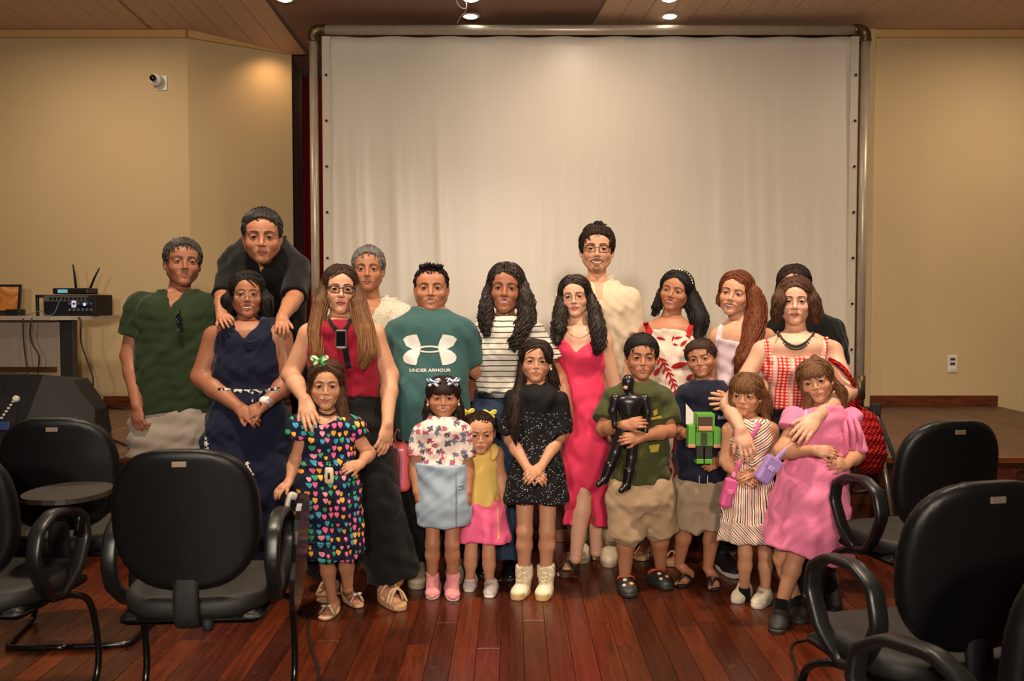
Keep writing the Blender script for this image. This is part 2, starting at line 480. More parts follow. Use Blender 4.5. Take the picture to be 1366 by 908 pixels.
strip('baseboard_angled', (XA, YW), (XB, YB), ZS, ZS + 0.085, 0.02, M_TRIM)
strip('baseboard_right', (RX, YW), (XR - 0.02, YW), ZS, ZS + 0.09, 0.02, M_TRIM)
M_CROWN = plain('crown_cream', (206, 168, 112), 0.6)
for nm, a, b in (('trim_2', (-7, YW), (XA, YW)), ('trim_3', (XA, YW), (XB, YB)), ('trim_4', (RX, YW), (7, YW))):
    strip(nm, a, b, 3.735, 3.80, 0.035, M_CROWN)
# ceiling: plain middle field, boards on both sides
ceil = struct('ceiling', MB().add([(-7, -6, zceil(-6) + .03), (7, -6, zceil(-6) + .03), (7, 10.3, zceil(10.3) + .03), (-7, 10.3, zceil(10.3) + .03),
     (-7, -6, zceil(-6) + .1), (7, -6, zceil(-6) + .1), (7, 10.3, zceil(10.3) + .1), (-7, 10.3, zceil(10.3) + .1)],
     [[0, 1, 2, 3], [4, 5, 6, 7], [0, 1, 5, 4], [1, 2, 6, 5], [2, 3, 7, 6], [3, 0, 4, 7]]), M_CEILC)
def ceil_board(x, y0, y1, ang, w=0.194):
    # board runs along depth, swung by ang; plan quad at height of the sloping ceiling
    tn = math.tan(ang); v = []
    for (dx, y) in ((-w / 2, y0), (w / 2, y0), (w / 2, y1), (-w / 2, y1)):
        v.append((x + dx + tn * (y - y1), y))
    mb = MB().add([(a, b, zceil(b)) for a, b in v] + [(a, b, zceil(b) + 0.014) for a, b in v],
                  [[0, 1, 2, 3], [4, 5, 6, 7], [0, 1, 5, 4], [1, 2, 6, 5], [2, 3, 7, 6], [3, 0, 4, 7]])
    return mb.build('ceiling_board', M_CEIL, ceil)
for i in range(17): ceil_board(-2.02 - i * 0.2, 4.5, 8.84 if i < 6 else YW, math.radians(4))
for i in range(24): ceil_board(0.78 + i * 0.2, 5.2, YW, math.radians(-8))
rest = MB()
for i in range(-33, 34):
    rest.add([(i * .2, -6, zceil(-6)), (i * .2 + .194, -6, zceil(-6)), (i * .2 + .194, 4.4, zceil(4.4)), (i * .2, 4.4, zceil(4.4))], [[0, 1, 2, 3]])
tag(rest.build('ceiling_board_remainder', M_CEIL, ceil), kind='stuff')
# ceiling spotlights that show at the top edge
M_LAMP = plain('lamp_glow', (255, 246, 228), 0.4, emit=9.0)
M_WHITE = plain('white_plastic', (225, 220, 210), 0.4)
for k, (px, lab) in enumerate(((384, 'recessed ceiling spotlight at the edge of the boards, left of the white screen'), (629, 'recessed ceiling spotlight beside the dangling wire'), (890, 'recessed ceiling spotlight among the ceiling boards'), (628.5, 'recessed ceiling spotlight just above the top pipe under the dangling wire'), (890.5, 'recessed ceiling spotlight just above the top pipe, below the ceiling boards'))):
    y = 7.66 if k < 3 else 7.985; x = (px - CX) / F * y; z = zceil(y)
    r = empty('ceiling_spotlight', (x, y, z), lab, 'spotlight', 'ceiling spotlights over the stage')
    MB().lathe([(0.075, 0.0), (0.078, -0.006), (0.06, -0.012), (0.052, -0.004), (0.05, 0.004)]).build('rim', M_WHITE, r)
    MB().lathe([(0.048, -0.002), (0.049, -0.010), (0.036, -0.020), (0.006, -0.026)]).build('lamp_glass', M_LAMP, r, True)
# dangling wire loop
w = P(620, 2, 7.7)
pts = [P(608, -4, 7.66), P(611, 6, 7.66), P(618, 11.5, 7.66), P(622.5, 9, 7.66), P(621, 1, 7.66), P(618, -6, 7.66)]
o = MB().tube(curve_pts(pts, 30), 0.0035, 6).tube(curve_pts([P(622.5, 9, 7.66), P(621, 15, 7.66), P(614, 23, 7.66), P(610, 31, 7.66)], 16), 0.002, 5).build('hanging_wire', plain('wire_white', (225, 215, 205), 0.35), None, True)
tag(o, 'thin pale wire loop hanging from the ceiling above the screen', 'wire')
# red curtain and dark leg inside the stage recess
def curtain(name, x0, x1, y, z0, z1, amp, n, m, label):
    nx = n * 8; vs = []; fs = []
    for i in range(nx + 1):
        u = i / nx; x = x0 + (x1 - x0) * u
        for j in range(13):
            t = j / 12; a = amp * (0.6 + 0.4 * t)
            vs.append((x + 0.012 * math.sin(9 * u + 4 * t), y + a * math.sin(2 * math.pi * n * u + 0.5 * math.sin(5 * t)) + 0.3 * a * math.sin(11 * u), z1 + (z0 - z1) * t))
    for i in range(nx):
        for j in range(12): a = i * 13 + j; fs.append([a, a + 1, a + 14, a + 13])
    me = mesh_np(name, vs, fs); smooth(me); o = obj(name, me, m)
    md = o.modifiers.new('thick', 'SOLIDIFY'); md.thickness = 0.006
    return tag(o, label, 'curtain')
curtain('stage_curtain', -2.35, 3.5, 9.35, ZS + 0.01, 3.66, 0.05, 26, cloth('red_curtain_velvet', (120, 14, 12), 0.7), 'dark red stage curtain hanging behind the white screen')
curtain('stage_side_curtain', -2.12, -1.98, 8.95, ZS + 0.01, 3.64, 0.03, 3, cloth('brown_curtain', (46, 26, 18), 0.85), 'narrow dark brown curtain at the edge of the stage opening')
# ================================================================== projection screen
YP = 8.05; SS = F / YP
def m_pipe():
    t = NT('weathered_pipe_metal'); co = t.coord(); v = t.noise(co, 9, 5, 0.7)
    t.base(t.mix(v, c4((176, 160, 140)), c4((222, 208, 190))), 0.38, 0.35); t.bump(t.noise(co, 40, 3), 0.1, 0.001); return t.m
def m_screen():
    t = NT('screen_vinyl'); co = t.coord(); x, y, z = t.xyz(co)
    v = t.noise(t.scale(co, (3.0, 1, 0.35)), 1.0, 4, 0.6); sp = t.noise(co, 38, 2)
    sp = t.ramp(sp, [(0.78, (0, 0, 0)), (0.80, (1, 1, 1))])
    c = t.mix(v, c4((214, 204, 190)), c4((228, 219, 206))); c = t.mix(t.math('MULTIPLY', sp, 0.35), c, c4((150, 120, 90)))
    t.base(c, 0.33, 0, 0.4); t.bump(t.noise(t.scale(co, (9, 1, 0.8)), 1.0, 3), 0.25, 0.01); return t.m
M_PIPE = m_pipe(); M_BRASS = plain('pipe_fitting', (112, 94, 66), 0.4, 0.8)
tl = P(418, 40, YP); tr = P(1154.5, 41, YP); zb = ZS + 0.03
scr = empty('projection_screen', ((tl[0] + tr[0]) / 2, YP, ZS), 'large white vinyl projection screen laced into a metal pipe frame on stage', 'screen')
o0 = Vector(scr.location)
rel = lambda p: Vector((float(p[0]), float(p[1]), float(p[2]))) - o0
zt = tl[2]; xl, xr = tl[0], tr[0]
MB().tube([rel((xl + .05, YP, zt)), rel((xr - .05, YP, zt))], 0.042, 14).build('top_pipe', M_PIPE, scr, True)
for x in (xl, xr):
    MB().tube([rel((x, YP, zt - .05)), rel((x, YP, 0.72))], 0.036, 14).build('side_pipe', M_PIPE, scr, True)
    s = 1 if x == xl else -1
    MB().tube([rel(p) for p in curve_pts([(x + s * .1, YP, zt), (x + s * .04, YP, zt - .002), (x + s * .004, YP, zt - .03), (x, YP, zt - .1)], 12)], [.05] * 2 + [.047] * 9 + [.05] * 2, 14).build('elbow_fitting', M_BRASS, scr, True)
    MB().tube([rel((x, YP, 0.80)), rel((x, YP, 0.60))], 0.046, 14).build('coupling', M_BRASS, scr, True)
    MB().tube([rel((x, YP, 0.62)), rel((x, YP, ZS + .012))], 0.036, 12).lathe([(.11, 0), (.11, .012), (.05, .02)], rel((x, YP, ZS))).build('foot', plain('foot_black', (25, 24, 24), .5), scr, True)
# vinyl sheet with gentle vertical creases
sx0 = P(430, 0, YP)[0]; sx1 = P(1147, 0, YP)[0]; sz1 = P(0, 48, YP)[2]; sz0 = P(0, 523, YP)[2]
nx, nz = 160, 40; vs = []; fs = []; rgs = random.Random(3)
cre = [(rgs.uniform(0.0, 0.26), rgs.uniform(.004, .013), rgs.uniform(.2, .9)) for _ in range(9)] + [(rgs.uniform(0.68, 1.0), rgs.uniform(.004, .013), rgs.uniform(.2, .9)) for _ in range(13)]
for i in range(nx + 1):
    for j in range(nz + 1):
        u, t = i / nx, j / nz; dy = 0.006 * math.sin(u * 5 + t * 3)
        for (cu, cw, ct) in cre: dy += 0.010 * math.exp(-((u - cu - 0.02 * (t - .5)) / cw) ** 2) * min(1, max(0, (t - .05) * 3)) * ct
        edge = 0.006 * math.sin(u * 60) * (t < .03)
        vs.append(rel((sx0 + (sx1 - sx0) * u, YP + 0.03 - dy, sz1 + (sz0 - sz1) * t + edge)))
for i in range(nx):
    for j in range(nz): a = i * (nz + 1) + j; fs.append([a, a + 1, a + nz + 2, a + nz + 1])
me = mesh_np('screen_sheet', vs, fs); smooth(me); sh = obj('screen_sheet', me, m_screen(), scr)
sh.modifiers.new('t', 'SOLIDIFY').thickness = 0.003
for side, px in ((0, 434), (1, 1142)):
    x = P(px, 0, YP)[0]
    o = MB().box(rel((x - .035, YP + .005, sz0)), rel((x + .035, YP + .012, sz1)), 0.002).build('edge_hem', plain('hem_vinyl', (206, 194, 176), .5, bump=(60, .3)), scr)
    gm = MB().lathe([(0.012, -.004), (.0125, .002), (.009, .005), (.006, .002)], seg=10, M=Matrix.Rotation(math.pi / 2, 4, 'X')); gme = mesh_np('grommet', gm.v, gm.f)
    gme.materials.append(plain('grommet_metal', (70, 58, 44), .4, .6))
    n = 0
    for py in range(100, 520, 61):
        g = obj('grommet', gme, None, o, rel((x + (.008 if side else 0), YP - .001, P(0, py, YP)[2])))
# ================================================================== wall fittings
r = empty('security_camera', P(216, 110, YW), 'small white dome security camera on the cream wall', 'camera')
MB().box((-.05, -.012, -.07), (.05, 0, .06), .006).build('base_plate', M_WHITE, r)
MB().lathe([(0, -.055), (.03, -.048), (.05, -.025), (.055, 0), (.05, .02), (.035, .03)], seg=20, M=Matrix.Translation((-.03, -.06, .01)) @ Matrix.Rotation(-math.pi / 2, 4, 'X') @ Matrix.Rotation(math.pi, 4, 'X')).build('camera_head', M_WHITE, r, True)
MB().lathe([(.027, 0), (.029, .008), (.02, .016), (0.002, .02)], seg=18, M=Matrix.Translation((-.034, -.115, .012)) @ Matrix.Rotation(math.pi / 2, 4, 'X')).build('lens', plain('lens_black', (8, 8, 9), .15), r, True)
r = empty('wall_socket', P(1270, 485, YW), 'white double power socket on the right wall above the stage', 'socket')
MB().box((-.042, -.012, -.075), (.042, 0, .075), .006).build('cover_plate', M_WHITE, r)
for z in (.042, 0.0): MB().box((-.022, -.015, z - .012), (.022, -.011, z + .012), .002).build('outlet', plain('socket_dark', (70, 60, 50), .5), r)
MB().box((-.026, -.015, -.055), (.026, -.011, -.03), .003).build('blank_insert', M_WHITE, r)
# ================================================================== table with equipment on stage (left)
YT = 7.75
tx1 = P(138, 420, YT)[0]; ztt = P(0, 421, YT)[2]
tb = empty('table', (P(60, 500, YT)[0], YT, ZS), 'grey laminate desk with rounded top and modesty panel on stage', 'table')
t0 = Vector(tb.location); rt = lambda p: Vector(p) - t0
M_LAM = plain('laminate_grey', (176, 160, 148), .5, bump=(200, .1)); M_LEG = plain('table_leg_dark', (48, 46, 46), .5)
xa = -5.6
pl = [(xa, YT - .3)] + [(tx1 - .34 + .34 * math.sin(a), YT + .05 - .35 * math.cos(a)) for a in np.linspace(0.15, math.pi / 2, 8)] + [(tx1, YT + .34), (xa, YT + .34)]
n = len(pl)
MB().add([rt((x, y, ztt - .03)) for x, y in pl] + [rt((x, y, ztt)) for x, y in pl], [list(range(n))[::-1], list(range(n, 2 * n))] + [[i, (i + 1) % n, (i + 1) % n + n, i + n] for i in range(n)]).build('tabletop', M_LAM, tb)
lx = P(99, 480, YT)[0]; zm = P(0, 488, YT)[2]
MB().box(rt((xa + .3, YT - .10, zm)), rt((lx - .05, YT - .08, ztt - .03)), .002).build('modesty_panel', M_LAM, tb)
MB().box(rt((lx - .055, YT - .13, ZS + .03)), rt((lx + .055, YT - .05, ztt - .03)), .004).build('leg', M_LEG, tb)
MB().box(rt((lx - .06, YT - .3, ZS)), rt((lx + .06, YT + .3, ZS + .035)), .006).build('foot_bar', M_LEG, tb)
MB().box(rt((lx - .085, YT - .12, ZS + .03)), rt((lx - .058, YT - .06, ztt - .03)), .002).build('leg_cover', M_LAM, tb)
M_BLK = plain('black_plastic', (22, 21, 22), .45); M_BLK2 = plain('black_matte', (14, 14, 15), .7)
# laptop
lp = empty('laptop', (P(-22, 418, YT)[0], YT, ztt), 'open black laptop with an orange screen on the desk', 'laptop')
MB().box((-.19, -.14, 0), (.19, .12, .022), .005).build('base', M_BLK, lp)
def m_scr():
    t = NT('laptop_display'); v = t.noise(t.coord(), 5, 3, 0.5, 1.5)
    c = t.ramp(v, [(.3, (150, 74, 28)), (.55, (205, 118, 52)), (.75, (235, 160, 90))]); t.base((0, 0, 0), .3)
    t.set(t.b, 'Emission Color', c); t.b.inputs['Emission Strength'].default_value = .55; return t.m
LM = Matrix.Translation((0, .12, .02)) @ Matrix.Rotation(math.radians(-10), 4, 'X')
o = MB().box((-.19, -.006, 0), (.24, .008, .245), .005, LM).build('lid', M_BLK, lp)
MB().box((-.17, -.0085, .022), (.215, -.006, .222), 0, LM).build('display', m_scr(), o)
# small black box and rack unit
o = MB().box((-.06, -.05, 0), (.06, .05, .055), .006).box((-.06, -.051, .02), (.06, -.049, .03)).build('power_adapter', M_BLK, None, False, (P(25, 420, YT)[0], YT - .05, ztt))
tag(o, 'small black adapter box beside the laptop', 'adapter')
xr0, xr1 = P(49, 0, YT)[0], P(129, 0, YT)[0]; zr = P(0, 393, YT)[2] - ztt
rk = empty('audio_rack', ((xr0 + xr1) / 2, YT, ztt), 'black audio rack case with mixer knobs and blue lights on the desk', 'audio rack')
hw = (xr1 - xr0) / 2
MB().box((-hw + .06, -.12, 0), (hw, .2, zr), .006).build('case', M_BLK2, rk)
MB().box((-hw, -.13, .0), (-hw + .02, -.1, zr), .004).box((-hw, -.13, zr - .025), (-hw + .07, -.1, zr), .004).build('handle', M_BLK, rk)
pan = MB().box((-hw + .07, -.128, zr - .055), (hw - .06, -.119, zr - .008), .002).build('patch_panel', plain('panel_grey', (96, 92, 88), .5), rk)
for k in range(11): MB().box((-hw + .115 + k * .033, -.131, zr - .045), (-hw + .137 + k * .033, -.127, zr - .02), 0).build('jack', M_BLK2, pan)
fc = MB().box((-hw + .07, -.126, .02), (hw - .03, -.119, zr - .075), .002).build('amplifier_face', plain('face_navy', (20, 22, 34), .4), rk)
for k in range(12):
    MB().lathe([(.011, 0), (.011, .012), (.007, .014)], seg=10, M=Matrix.Translation((-hw + .28 + (k % 6) * .035, -.126, .05 + (k // 6) * .05)) @ Matrix.Rotation(math.pi / 2, 4, 'X')).build('knob', plain('knob_grey', (88, 88, 96), .5), fc)
M_BLUE = plain('led_blue', (120, 140, 255), .4, emit=5); M_LCD = plain('lcd_white', (215, 210, 240), .4, emit=.5)
MB().box((-.01 + .06, -.131, .07), (.025 + .06, -.125, .125), .004).build('lit_label', M_LCD, fc)
MB().lathe([(.012, 0), (.01, .006), (.004, .008)], seg=12, M=Matrix.Translation((hw - .09, -.126, .095)) @ Matrix.Rotation(math.pi / 2, 4, 'X')).build('indicator_light', M_BLUE, fc)
# router on the rack
rx = P(94, 0, YT)[0]
ro = empty('wireless_router', (rx, YT, ztt + zr), 'black wireless router with two raised antennas on the audio rack', 'router')
MB().box((-.15, -.1, .004), (.14, .1, .055), .01).build('body', M_BLK, ro)
MB().box((-.105, -.104, .014), (-.025, -.099, .042), .001).build('display', plain('router_lcd', (120, 190, 220), .4, emit=.35), ro)
for (x0, x1, zt2) in ((-.01, -.032, .20), (.105, .185, .17)):
    MB().tube([(x0, .02, .05), (x0 + (x1 - x0) * .5, .02, .05 + (zt2) * .55), (x1, .02, .05 + zt2)], [.011, .010, .007], 8).build('antenna', M_BLK2, ro, True)
# cables
M_CAB = plain('cable_black', (16, 15, 15), .5); M_CABB = plain('cable_blue_grey', (90, 110, 125), .5)
def cable(pts, r, m, label, n=40):
    o = MB().tube(curve_pts(pts, n), r, 6).build('cable', m, None, True); return tag(o, label, 'cable')
yc = YT - .33
cable([P(31, 423, YT - .2), P(31, 428, yc), P(31, 445, yc), P(33, 470, yc), P(37, 502, yc), (P(38, 520, yc)[0], yc, ZS + .02)], .006, M_CAB, 'straight black cable hanging over the front of the desk beside the adapter box')
cable([P(43, 421, YT - .2), P(42, 428, yc), P(40, 445, yc), P(44, 460, yc), P(52, 475, yc), P(51, 495, yc), (P(47, 510, yc)[0], yc, ZS + .02)], .006, M_CAB, 'bowed black cable hanging over the front of the desk beside the rack')
cable([P(105, 423, YT - .2), P(108, 430, yc), P(108, 455, yc), P(116, 480, yc), P(124, 505, yc), P(123, 530, yc), (P(124, 538, yc)[0], yc, ZS + .03)], .007, M_CAB, 'black cable falling past the desk leg into the power strip')
cable([P(82, 398, YT - .14), P(78, 405, YT - .16), P(72, 418, YT - .18), (P(66, 0, YT)[0], YT - .17, ztt + .006), P(54, 415, YT - .16), (P(40, 0, YT)[0], YT - .17, ztt + .006)], .004, M_CABB, 'thin grey blue patch cable in front of the audio rack')
ps = G(120, 545, ZS)
st = empty('power_strip', ps, 'black power strip with white plugs on the stage floor', 'power strip')
MB().box((-.16, -.035, 0), (.16, .035, .045), .008).build('body', M_BLK2, st)
for k in range(4): MB().box((-.12 + k * .065, -.02, .045), (-.085 + k * .065, .02, .085 + .02 * (k == 3)), .006).build('plug', plain('plug_white', (205, 200, 190), .5), st)
zf = ZS + .007
cable([G(118, 548, zf), G(128, 560, zf), G(141, 565, zf), G(134, 572, zf), G(124, 573, zf), G(140, 570, zf), G(148, 576, zf), G(146, 584, zf), G(158, 589, zf), G(172, 595, zf)], .007, M_CAB, 'black cable curling over the stage floor from the power strip')
cable([G(110, 548, zf), G(140, 543.5, zf), G(165, 545, zf), G(185, 543.5, zf)], .006, M_CAB, 'black cable lying along the baseboard behind the green shirt')
# ================================================================== stage monitor loudspeaker
mk = G(45, 590, ZS)
sp = empty('stage_monitor', (mk[0], 6.35, ZS), 'black wedge stage monitor loudspeaker with a control panel', 'loudspeaker')
M_SPK = plain('speaker_black', (13, 13, 14), .6, bump=(120, .4))
x0 = P(-60, 0, 6.35)[0] - sp.location.x; xm = P(52, 0, 6.35)[0] - sp.location.x; x1 = P(113, 0, 6.35)[0] - sp.location.x
zt3 = P(0, 501, 6.2)[2] - ZS
# cabinet: rear face with panel looks at the hall, right flank slopes down
vs = [(x0, -.2, 0), (xm - .10, -.2, 0), (x1, .02, 0), (x1, .3, 0), (x0, .3, 0),
      (x0, -.05, zt3), (xm, -.05, zt3), (xm + .15, .05, zt3 - .05), (xm + .15, .28, zt3 - .05), (x0, .28, zt3), (x1 - .02, .08, zt3 * .42), (x1 - .02, .28, zt3 * .42)]
MB().add(vs, [[0, 1, 6, 5], [1, 2, 10, 7, 6], [2, 3, 11, 10], [10, 11, 8, 7], [6, 7, 8, 9, 5], [3, 4, 9, 8, 11], [4, 0, 5, 9], [0, 4, 3, 2, 1]]).build('cabinet', M_SPK, sp)
tilt = Matrix.Translation((xm - .3, -.135, zt3 * .42)) @ Matrix.Rotation(-math.atan2(.15, zt3), 4, 'X')
pn = MB().box((-.3, -.012, -.12), (.16, .012, .11), .004, tilt).build('control_panel', M_BLK2, sp)
MB().box((-.3, -.02, -.115), (.13, -.008, -.06), .003, tilt).build('blue_label', plain('label_blue', (40, 66, 120), .5), pn)
for k in range(6): MB().box((.065 + k * .012, -.02, -.04 + k * .022), (.08 + k * .012, -.008, -.028 + k * .022), .001, tilt).build('slider', M_WHITE, pn)
MB().lathe([(.022, 0), (.02, .02), (.014, .026)], seg=12, M=tilt @ Matrix.Translation((.15, -.01, .095)) @ Matrix.Rotation(math.pi / 2, 4, 'X')).build('plug', M_WHITE, pn)
for (a, b) in ((-.05, .0), (-.16, -.01)):
    MB().lathe([(.04, 0), (.04, .01), (.02, .014)], seg=16, M=tilt @ Matrix.Translation((a, -.01, b)) @ Matrix.Rotation(math.pi / 2, 4, 'X')).build('dial', M_BLK, pn)
# ================================================================== chairs
M_SHELL = plain('chair_shell', (11, 11, 12), .42, spec=.3, bump=(260, .25)); M_FAB = plain('chair_fabric', (24, 23, 21), .6, bump=(300, .5))
M_TUBE = plain('chair_tube', (12, 12, 13), .25); M_ARM = plain('chair_arm', (20, 20, 21), .38); M_PLATE = plain('plate_metal', (168, 150, 138), .35, .7)
def pad(field_fn, res=.012):
    f = Field(); field_fn(f); v, q = f.mesh(res); return v, q
def back_shell(f):
    # superellipse slab, a little narrower at the bottom, dished
    def fn(X, Y, Z):
        z = (Z - .745) / .235; w = .236 - .028 * np.clip(-z, 0, 1) ** 2
        q = (np.abs(X / w) ** 3.0 + np.abs(z) ** 2.7) ** (1 / 2.8)
        yc = -.235 - .12 * (Z - .745) + .55 * X * X
        d1 = (q - 1) * .2; d2 = np.abs(Y - yc) - .028
        return np.sqrt(np.maximum(d1 + .022, 0) ** 2 + np.maximum(d2 + .022, 0) ** 2) + np.minimum(np.maximum(d1, d2) + .022, 0) - .022
    f.custom(fn, [(np.array([0, -.235, .745]), .3)], .004, 'u')
def seat_pad(f):
    def fn(X, Y, Z):
        q = (np.abs(X / .245) ** 3.2 + np.abs((Y - .03) / .245) ** 3.2) ** (1 / 3.2)
        zc = .455 - .012 * (1 - (X / .25) ** 2) - .35 * np.maximum(Y - .2, 0) ** 1.5
        d1 = (q - 1) * .22; d2 = np.abs(Z - zc) - .038
        return np.sqrt(np.maximum(d1 + .03, 0) ** 2 + np.maximum(d2 + .03, 0) ** 2) + np.minimum(np.maximum(d1, d2) + .03, 0) - .03
    f.custom(fn, [(np.array([0, .03, .45]), .38)], .004, 'u')
def make_chair():
    r = empty('office_chair', (0, 0, 0), 'x', 'chair', 'black armchairs in the hall')
    v, q = pad(back_shell, .011); me = mesh_np('backrest', v, q); smooth(me); b = obj('backrest', me, M_SHELL, r)
    MB().box((-.023, -.291, .925), (.023, -.285, .943), .002).box((-.018, -.2925, .931), (-.013, -.29, .936)).box((.013, -.2925, .931), (.018, -.29, .936)).build('metal_plate', M_PLATE, b)
    v, q = pad(seat_pad, .012); me = mesh_np('seat', v, q); smooth(me); s = obj('seat', me, M_FAB, r)
    MB().box((-.23, -.2, .385), (.23, .25, .43), .03).build('seat_shell', M_SHELL, s, True)
    MB().tube(curve_pts([(0, .0, .39), (0, -.16, .39), (0, -.225, .41), (0, -.235, .48), (0, -.225, .56)], 20), 1, 10, flat=(.042, .014, (1, 0, 0))).build('back_bracket', M_BLK2, r, True)
    MB().lathe([(.018, 0), (.02, .01), (.02, .035), (.012, .04)], (.06, -.2, .375), 10).build('adjuster_knob', M_BLK2, r, True)
    for sx in (-1, 1):
        x = sx * .262
        lp = [(x, -.13, .50), (x, -.17, .58), (x, -.15, .67), (x, -.07, .715), (x, .05, .71), (x, .13, .67), (x, .15, .60), (x, .10, .50), (x - sx * .02, .03, .42), (x - sx * .02, -.05, .43)]
        cl = [curve_pts([lp[i - 1], lp[i], lp[(i + 1) % len(lp)]], 8)[4:8] for i in range(len(lp))]
        MB().tube([p for c_ in cl for p in c_], 1, 10, flat=(.026, .014, (1, 0, 0)), closed=True).build('armrest', M_ARM, r, True)
        MB().tube(curve_pts([(sx * .22, .0, .40), (sx * .265, .06, .40), (sx * .27, .17, .33), (sx * .27, .22, .14), (sx * .27, .19, .03), (sx * .268, .1, .0135), (sx * .25, -.12, .0135), (sx * .2, -.165, .0135), (0, -.175, .0135)], 44), .0125, 10).build('leg', M_TUBE, r, True)
    return r
ch = make_chair()
def add_tablet(r, folded):
    if not folded:
        vs = []; n = 28
        for z in (0, .018):
            for k in range(n):
                a = 2 * math.pi * k / n; vs.append((.20 + .145 * math.copysign(abs(math.cos(a)) ** .8, math.cos(a)), .16 + .17 * math.sin(a), .735 + z))
        t = MB().add(vs, [list(range(n))[::-1], list(range(n, 2 * n))] + [[i, (i + 1) % n, (i + 1) % n + n, i + n] for i in range(n)]).build('writing_tablet', plain('tablet_laminate', (50, 44, 36), .35), r)
        MB().tube([(.262, .1, .60), (.265, .12, .68), (.22, .13, .735)], .014, 8).build('tablet_hinge', M_TUBE, t, True)
    else:
        M = Matrix.Translation((.300, .17, .53)) @ Matrix.Rotation(math.radians(4), 4, 'Y')
        vs = []; n = 28
        for x in (-.009, .009):
            for k in range(n):
                a = 2 * math.pi * k / n; vs.append(M @ Vector((x, .15 * math.copysign(abs(math.cos(a)) ** .8, math.cos(a)), .21 * math.copysign(abs(math.sin(a)) ** .8, math.sin(a)))))
        t = MB().add(vs, [list(range(n)), list(range(n, 2 * n))[::-1]] + [[i, (i + 1) % n, (i + 1) % n + n, i + n] for i in range(n)]).build('writing_tablet', plain('tablet_gloss', (24, 22, 22), .18), r)
        MB().tube(curve_pts([(.262, .12, .68), (.265, .13, .72), (.275, .14, .742), (.29, .15, .735)], 10), [.010] * 6 + [.014] * 5, 8).build('tablet_hinge', plain('hinge_grey', (176, 168, 160), .35), t, True)
def chair_at(src, x, y, rz, label):
    c = src if src is ch and not used else copy_tree(ch); used.append(1)
    c.location = (x, y, 0); c.rotation_euler = (0, 0, math.radians(rz)); c['label'] = label; return c
used = []
specs = [(238, 425, 4, 'black armchair with its writing tablet folded down beside the right arm'),
         (68, 335, 6, 'black armchair in front of the wedge loudspeaker, with no writing tablet up'),
         (-92, 418, -4, 'black armchair at the edge holding a raised round writing tablet'),
         (1280, 342, 14, 'black armchair beside the red crochet bag, half behind another chair'),
         (1330, 517, 14, 'black armchair standing right in front of another, its wide back covering it'),
         (1500, 680, 26, 'black armchair of which only one curved armrest shows')]
CH = []
for k, (px, s, rz, lab) in enumerate(specs):
    Yb = F / s; x = (px - CX) / F * Yb; a = math.radians(rz)
    # backrest face sits .27 behind the chair origin
    CH.append(chair_at(ch, x - math.sin(a) * .27, Yb + math.cos(a) * .27, rz, lab))
add_tablet(CH[0], True); add_tablet(CH[2], False)
# ================================================================== tripod behind the red bag, loose floor cables
tp = empty('tripod_stand', G(1165, 735), 'black tripod stand with a silver leg behind the red bag', 'tripod')
M_SIL = plain('tripod_silver', (150, 148, 146), .3, .8)
b0 = Vector(tp.location); Yt = b0.y
MB().tube([(0, 0, .30), (0, 0, .86)], .014, 8).build('pole', M_BLK, tp, True)
MB().box((-.024, -.024, .79), (.024, .024, .86), .008).build('collar', M_BLK2, tp)
for (ex, ey, m) in ((.34, .02, M_BLK2), (-.22, .06, M_BLK2), (.07, -.18, M_SIL)):
    MB().tube([(0, 0, .82), (ex, ey, .012)], .013, 8).build('leg', m, tp, True)
MB().tube([(0, 0, .36), (.2, .012, .33)], .007, 6).tube([(0, 0, .36), (-.13, .036, .33)], .007, 6).build('brace', M_BLK, tp, True)
z = .006
cable([G(426, 806, z), G(414, 822, z), G(411, 842, z), G(417, 868, z), G(424, 890, z), G(426, 925, z)], .006, M_CAB, 'thin black cable on the floor in front of the hearts dress')
cable([G(1135, 828, z), G(1118, 840, z), G(1090, 851, z), G(1062, 856, z), G(1055, 868, z), G(1060, 885, z), G(1064, 925, z)], .006, M_CAB, 'black cable curving over the floor between dark sneakers and the armchairs')
# ================================================================== people
def rotm(yaw, pitch, roll):
    return np.array(Matrix.Rotation(yaw, 3, 'Z') @ Matrix.Rotation(pitch, 3, 'X') @ Matrix.Rotation(roll, 3, 'Y'))
def m_skin():
    t = NT('skin'); a = t.n('ShaderNodeAttribute', attribute_name='Col')
    v = t.noise(t.coord(), 60, 3)
    c = t.mix(t.math('MULTIPLY', v, 0.16), a.outputs['Color'], (0.25, 0.09, 0.05, 1))
    t.base(c, 0.50, 0, 0.4)
    t.b.inputs['Subsurface Weight'].default_value = 0.0
    return t.m
M_SKIN = m_skin()
def m_hair(name, c1, c2, rough=0.58, sc=110):
    if name in MATS: return MATS[name]
    t = NT(name); co = t.coord()
    g = t.noise(t.scale(co, (sc * 2, sc * 2, 7)), 1.0, 4, 0.6, 0.4)
    big = t.noise(co, 12, 3)
    f = t.math('MULTIPLY', t.ramp(g, [(0.35, (0, 0, 0)), (0.7, (1, 1, 1))]), t.math('ADD', big, 0.35))
    t.base(t.mix(f, c4(c1), c4(c2)), rough, 0, 0.22); t.bump(g, 0.7, 0.003); MATS[name] = t.m; return t.m
M_EYEW = plain('eye_white', (156, 143, 133), .4); M_IRIS = plain('eye_iris', (26, 14, 9), .12); M_TEETH = plain('teeth', (228, 216, 202), .4)
M_EAR = plain('earring_gold', (205, 170, 110), .3, .8)
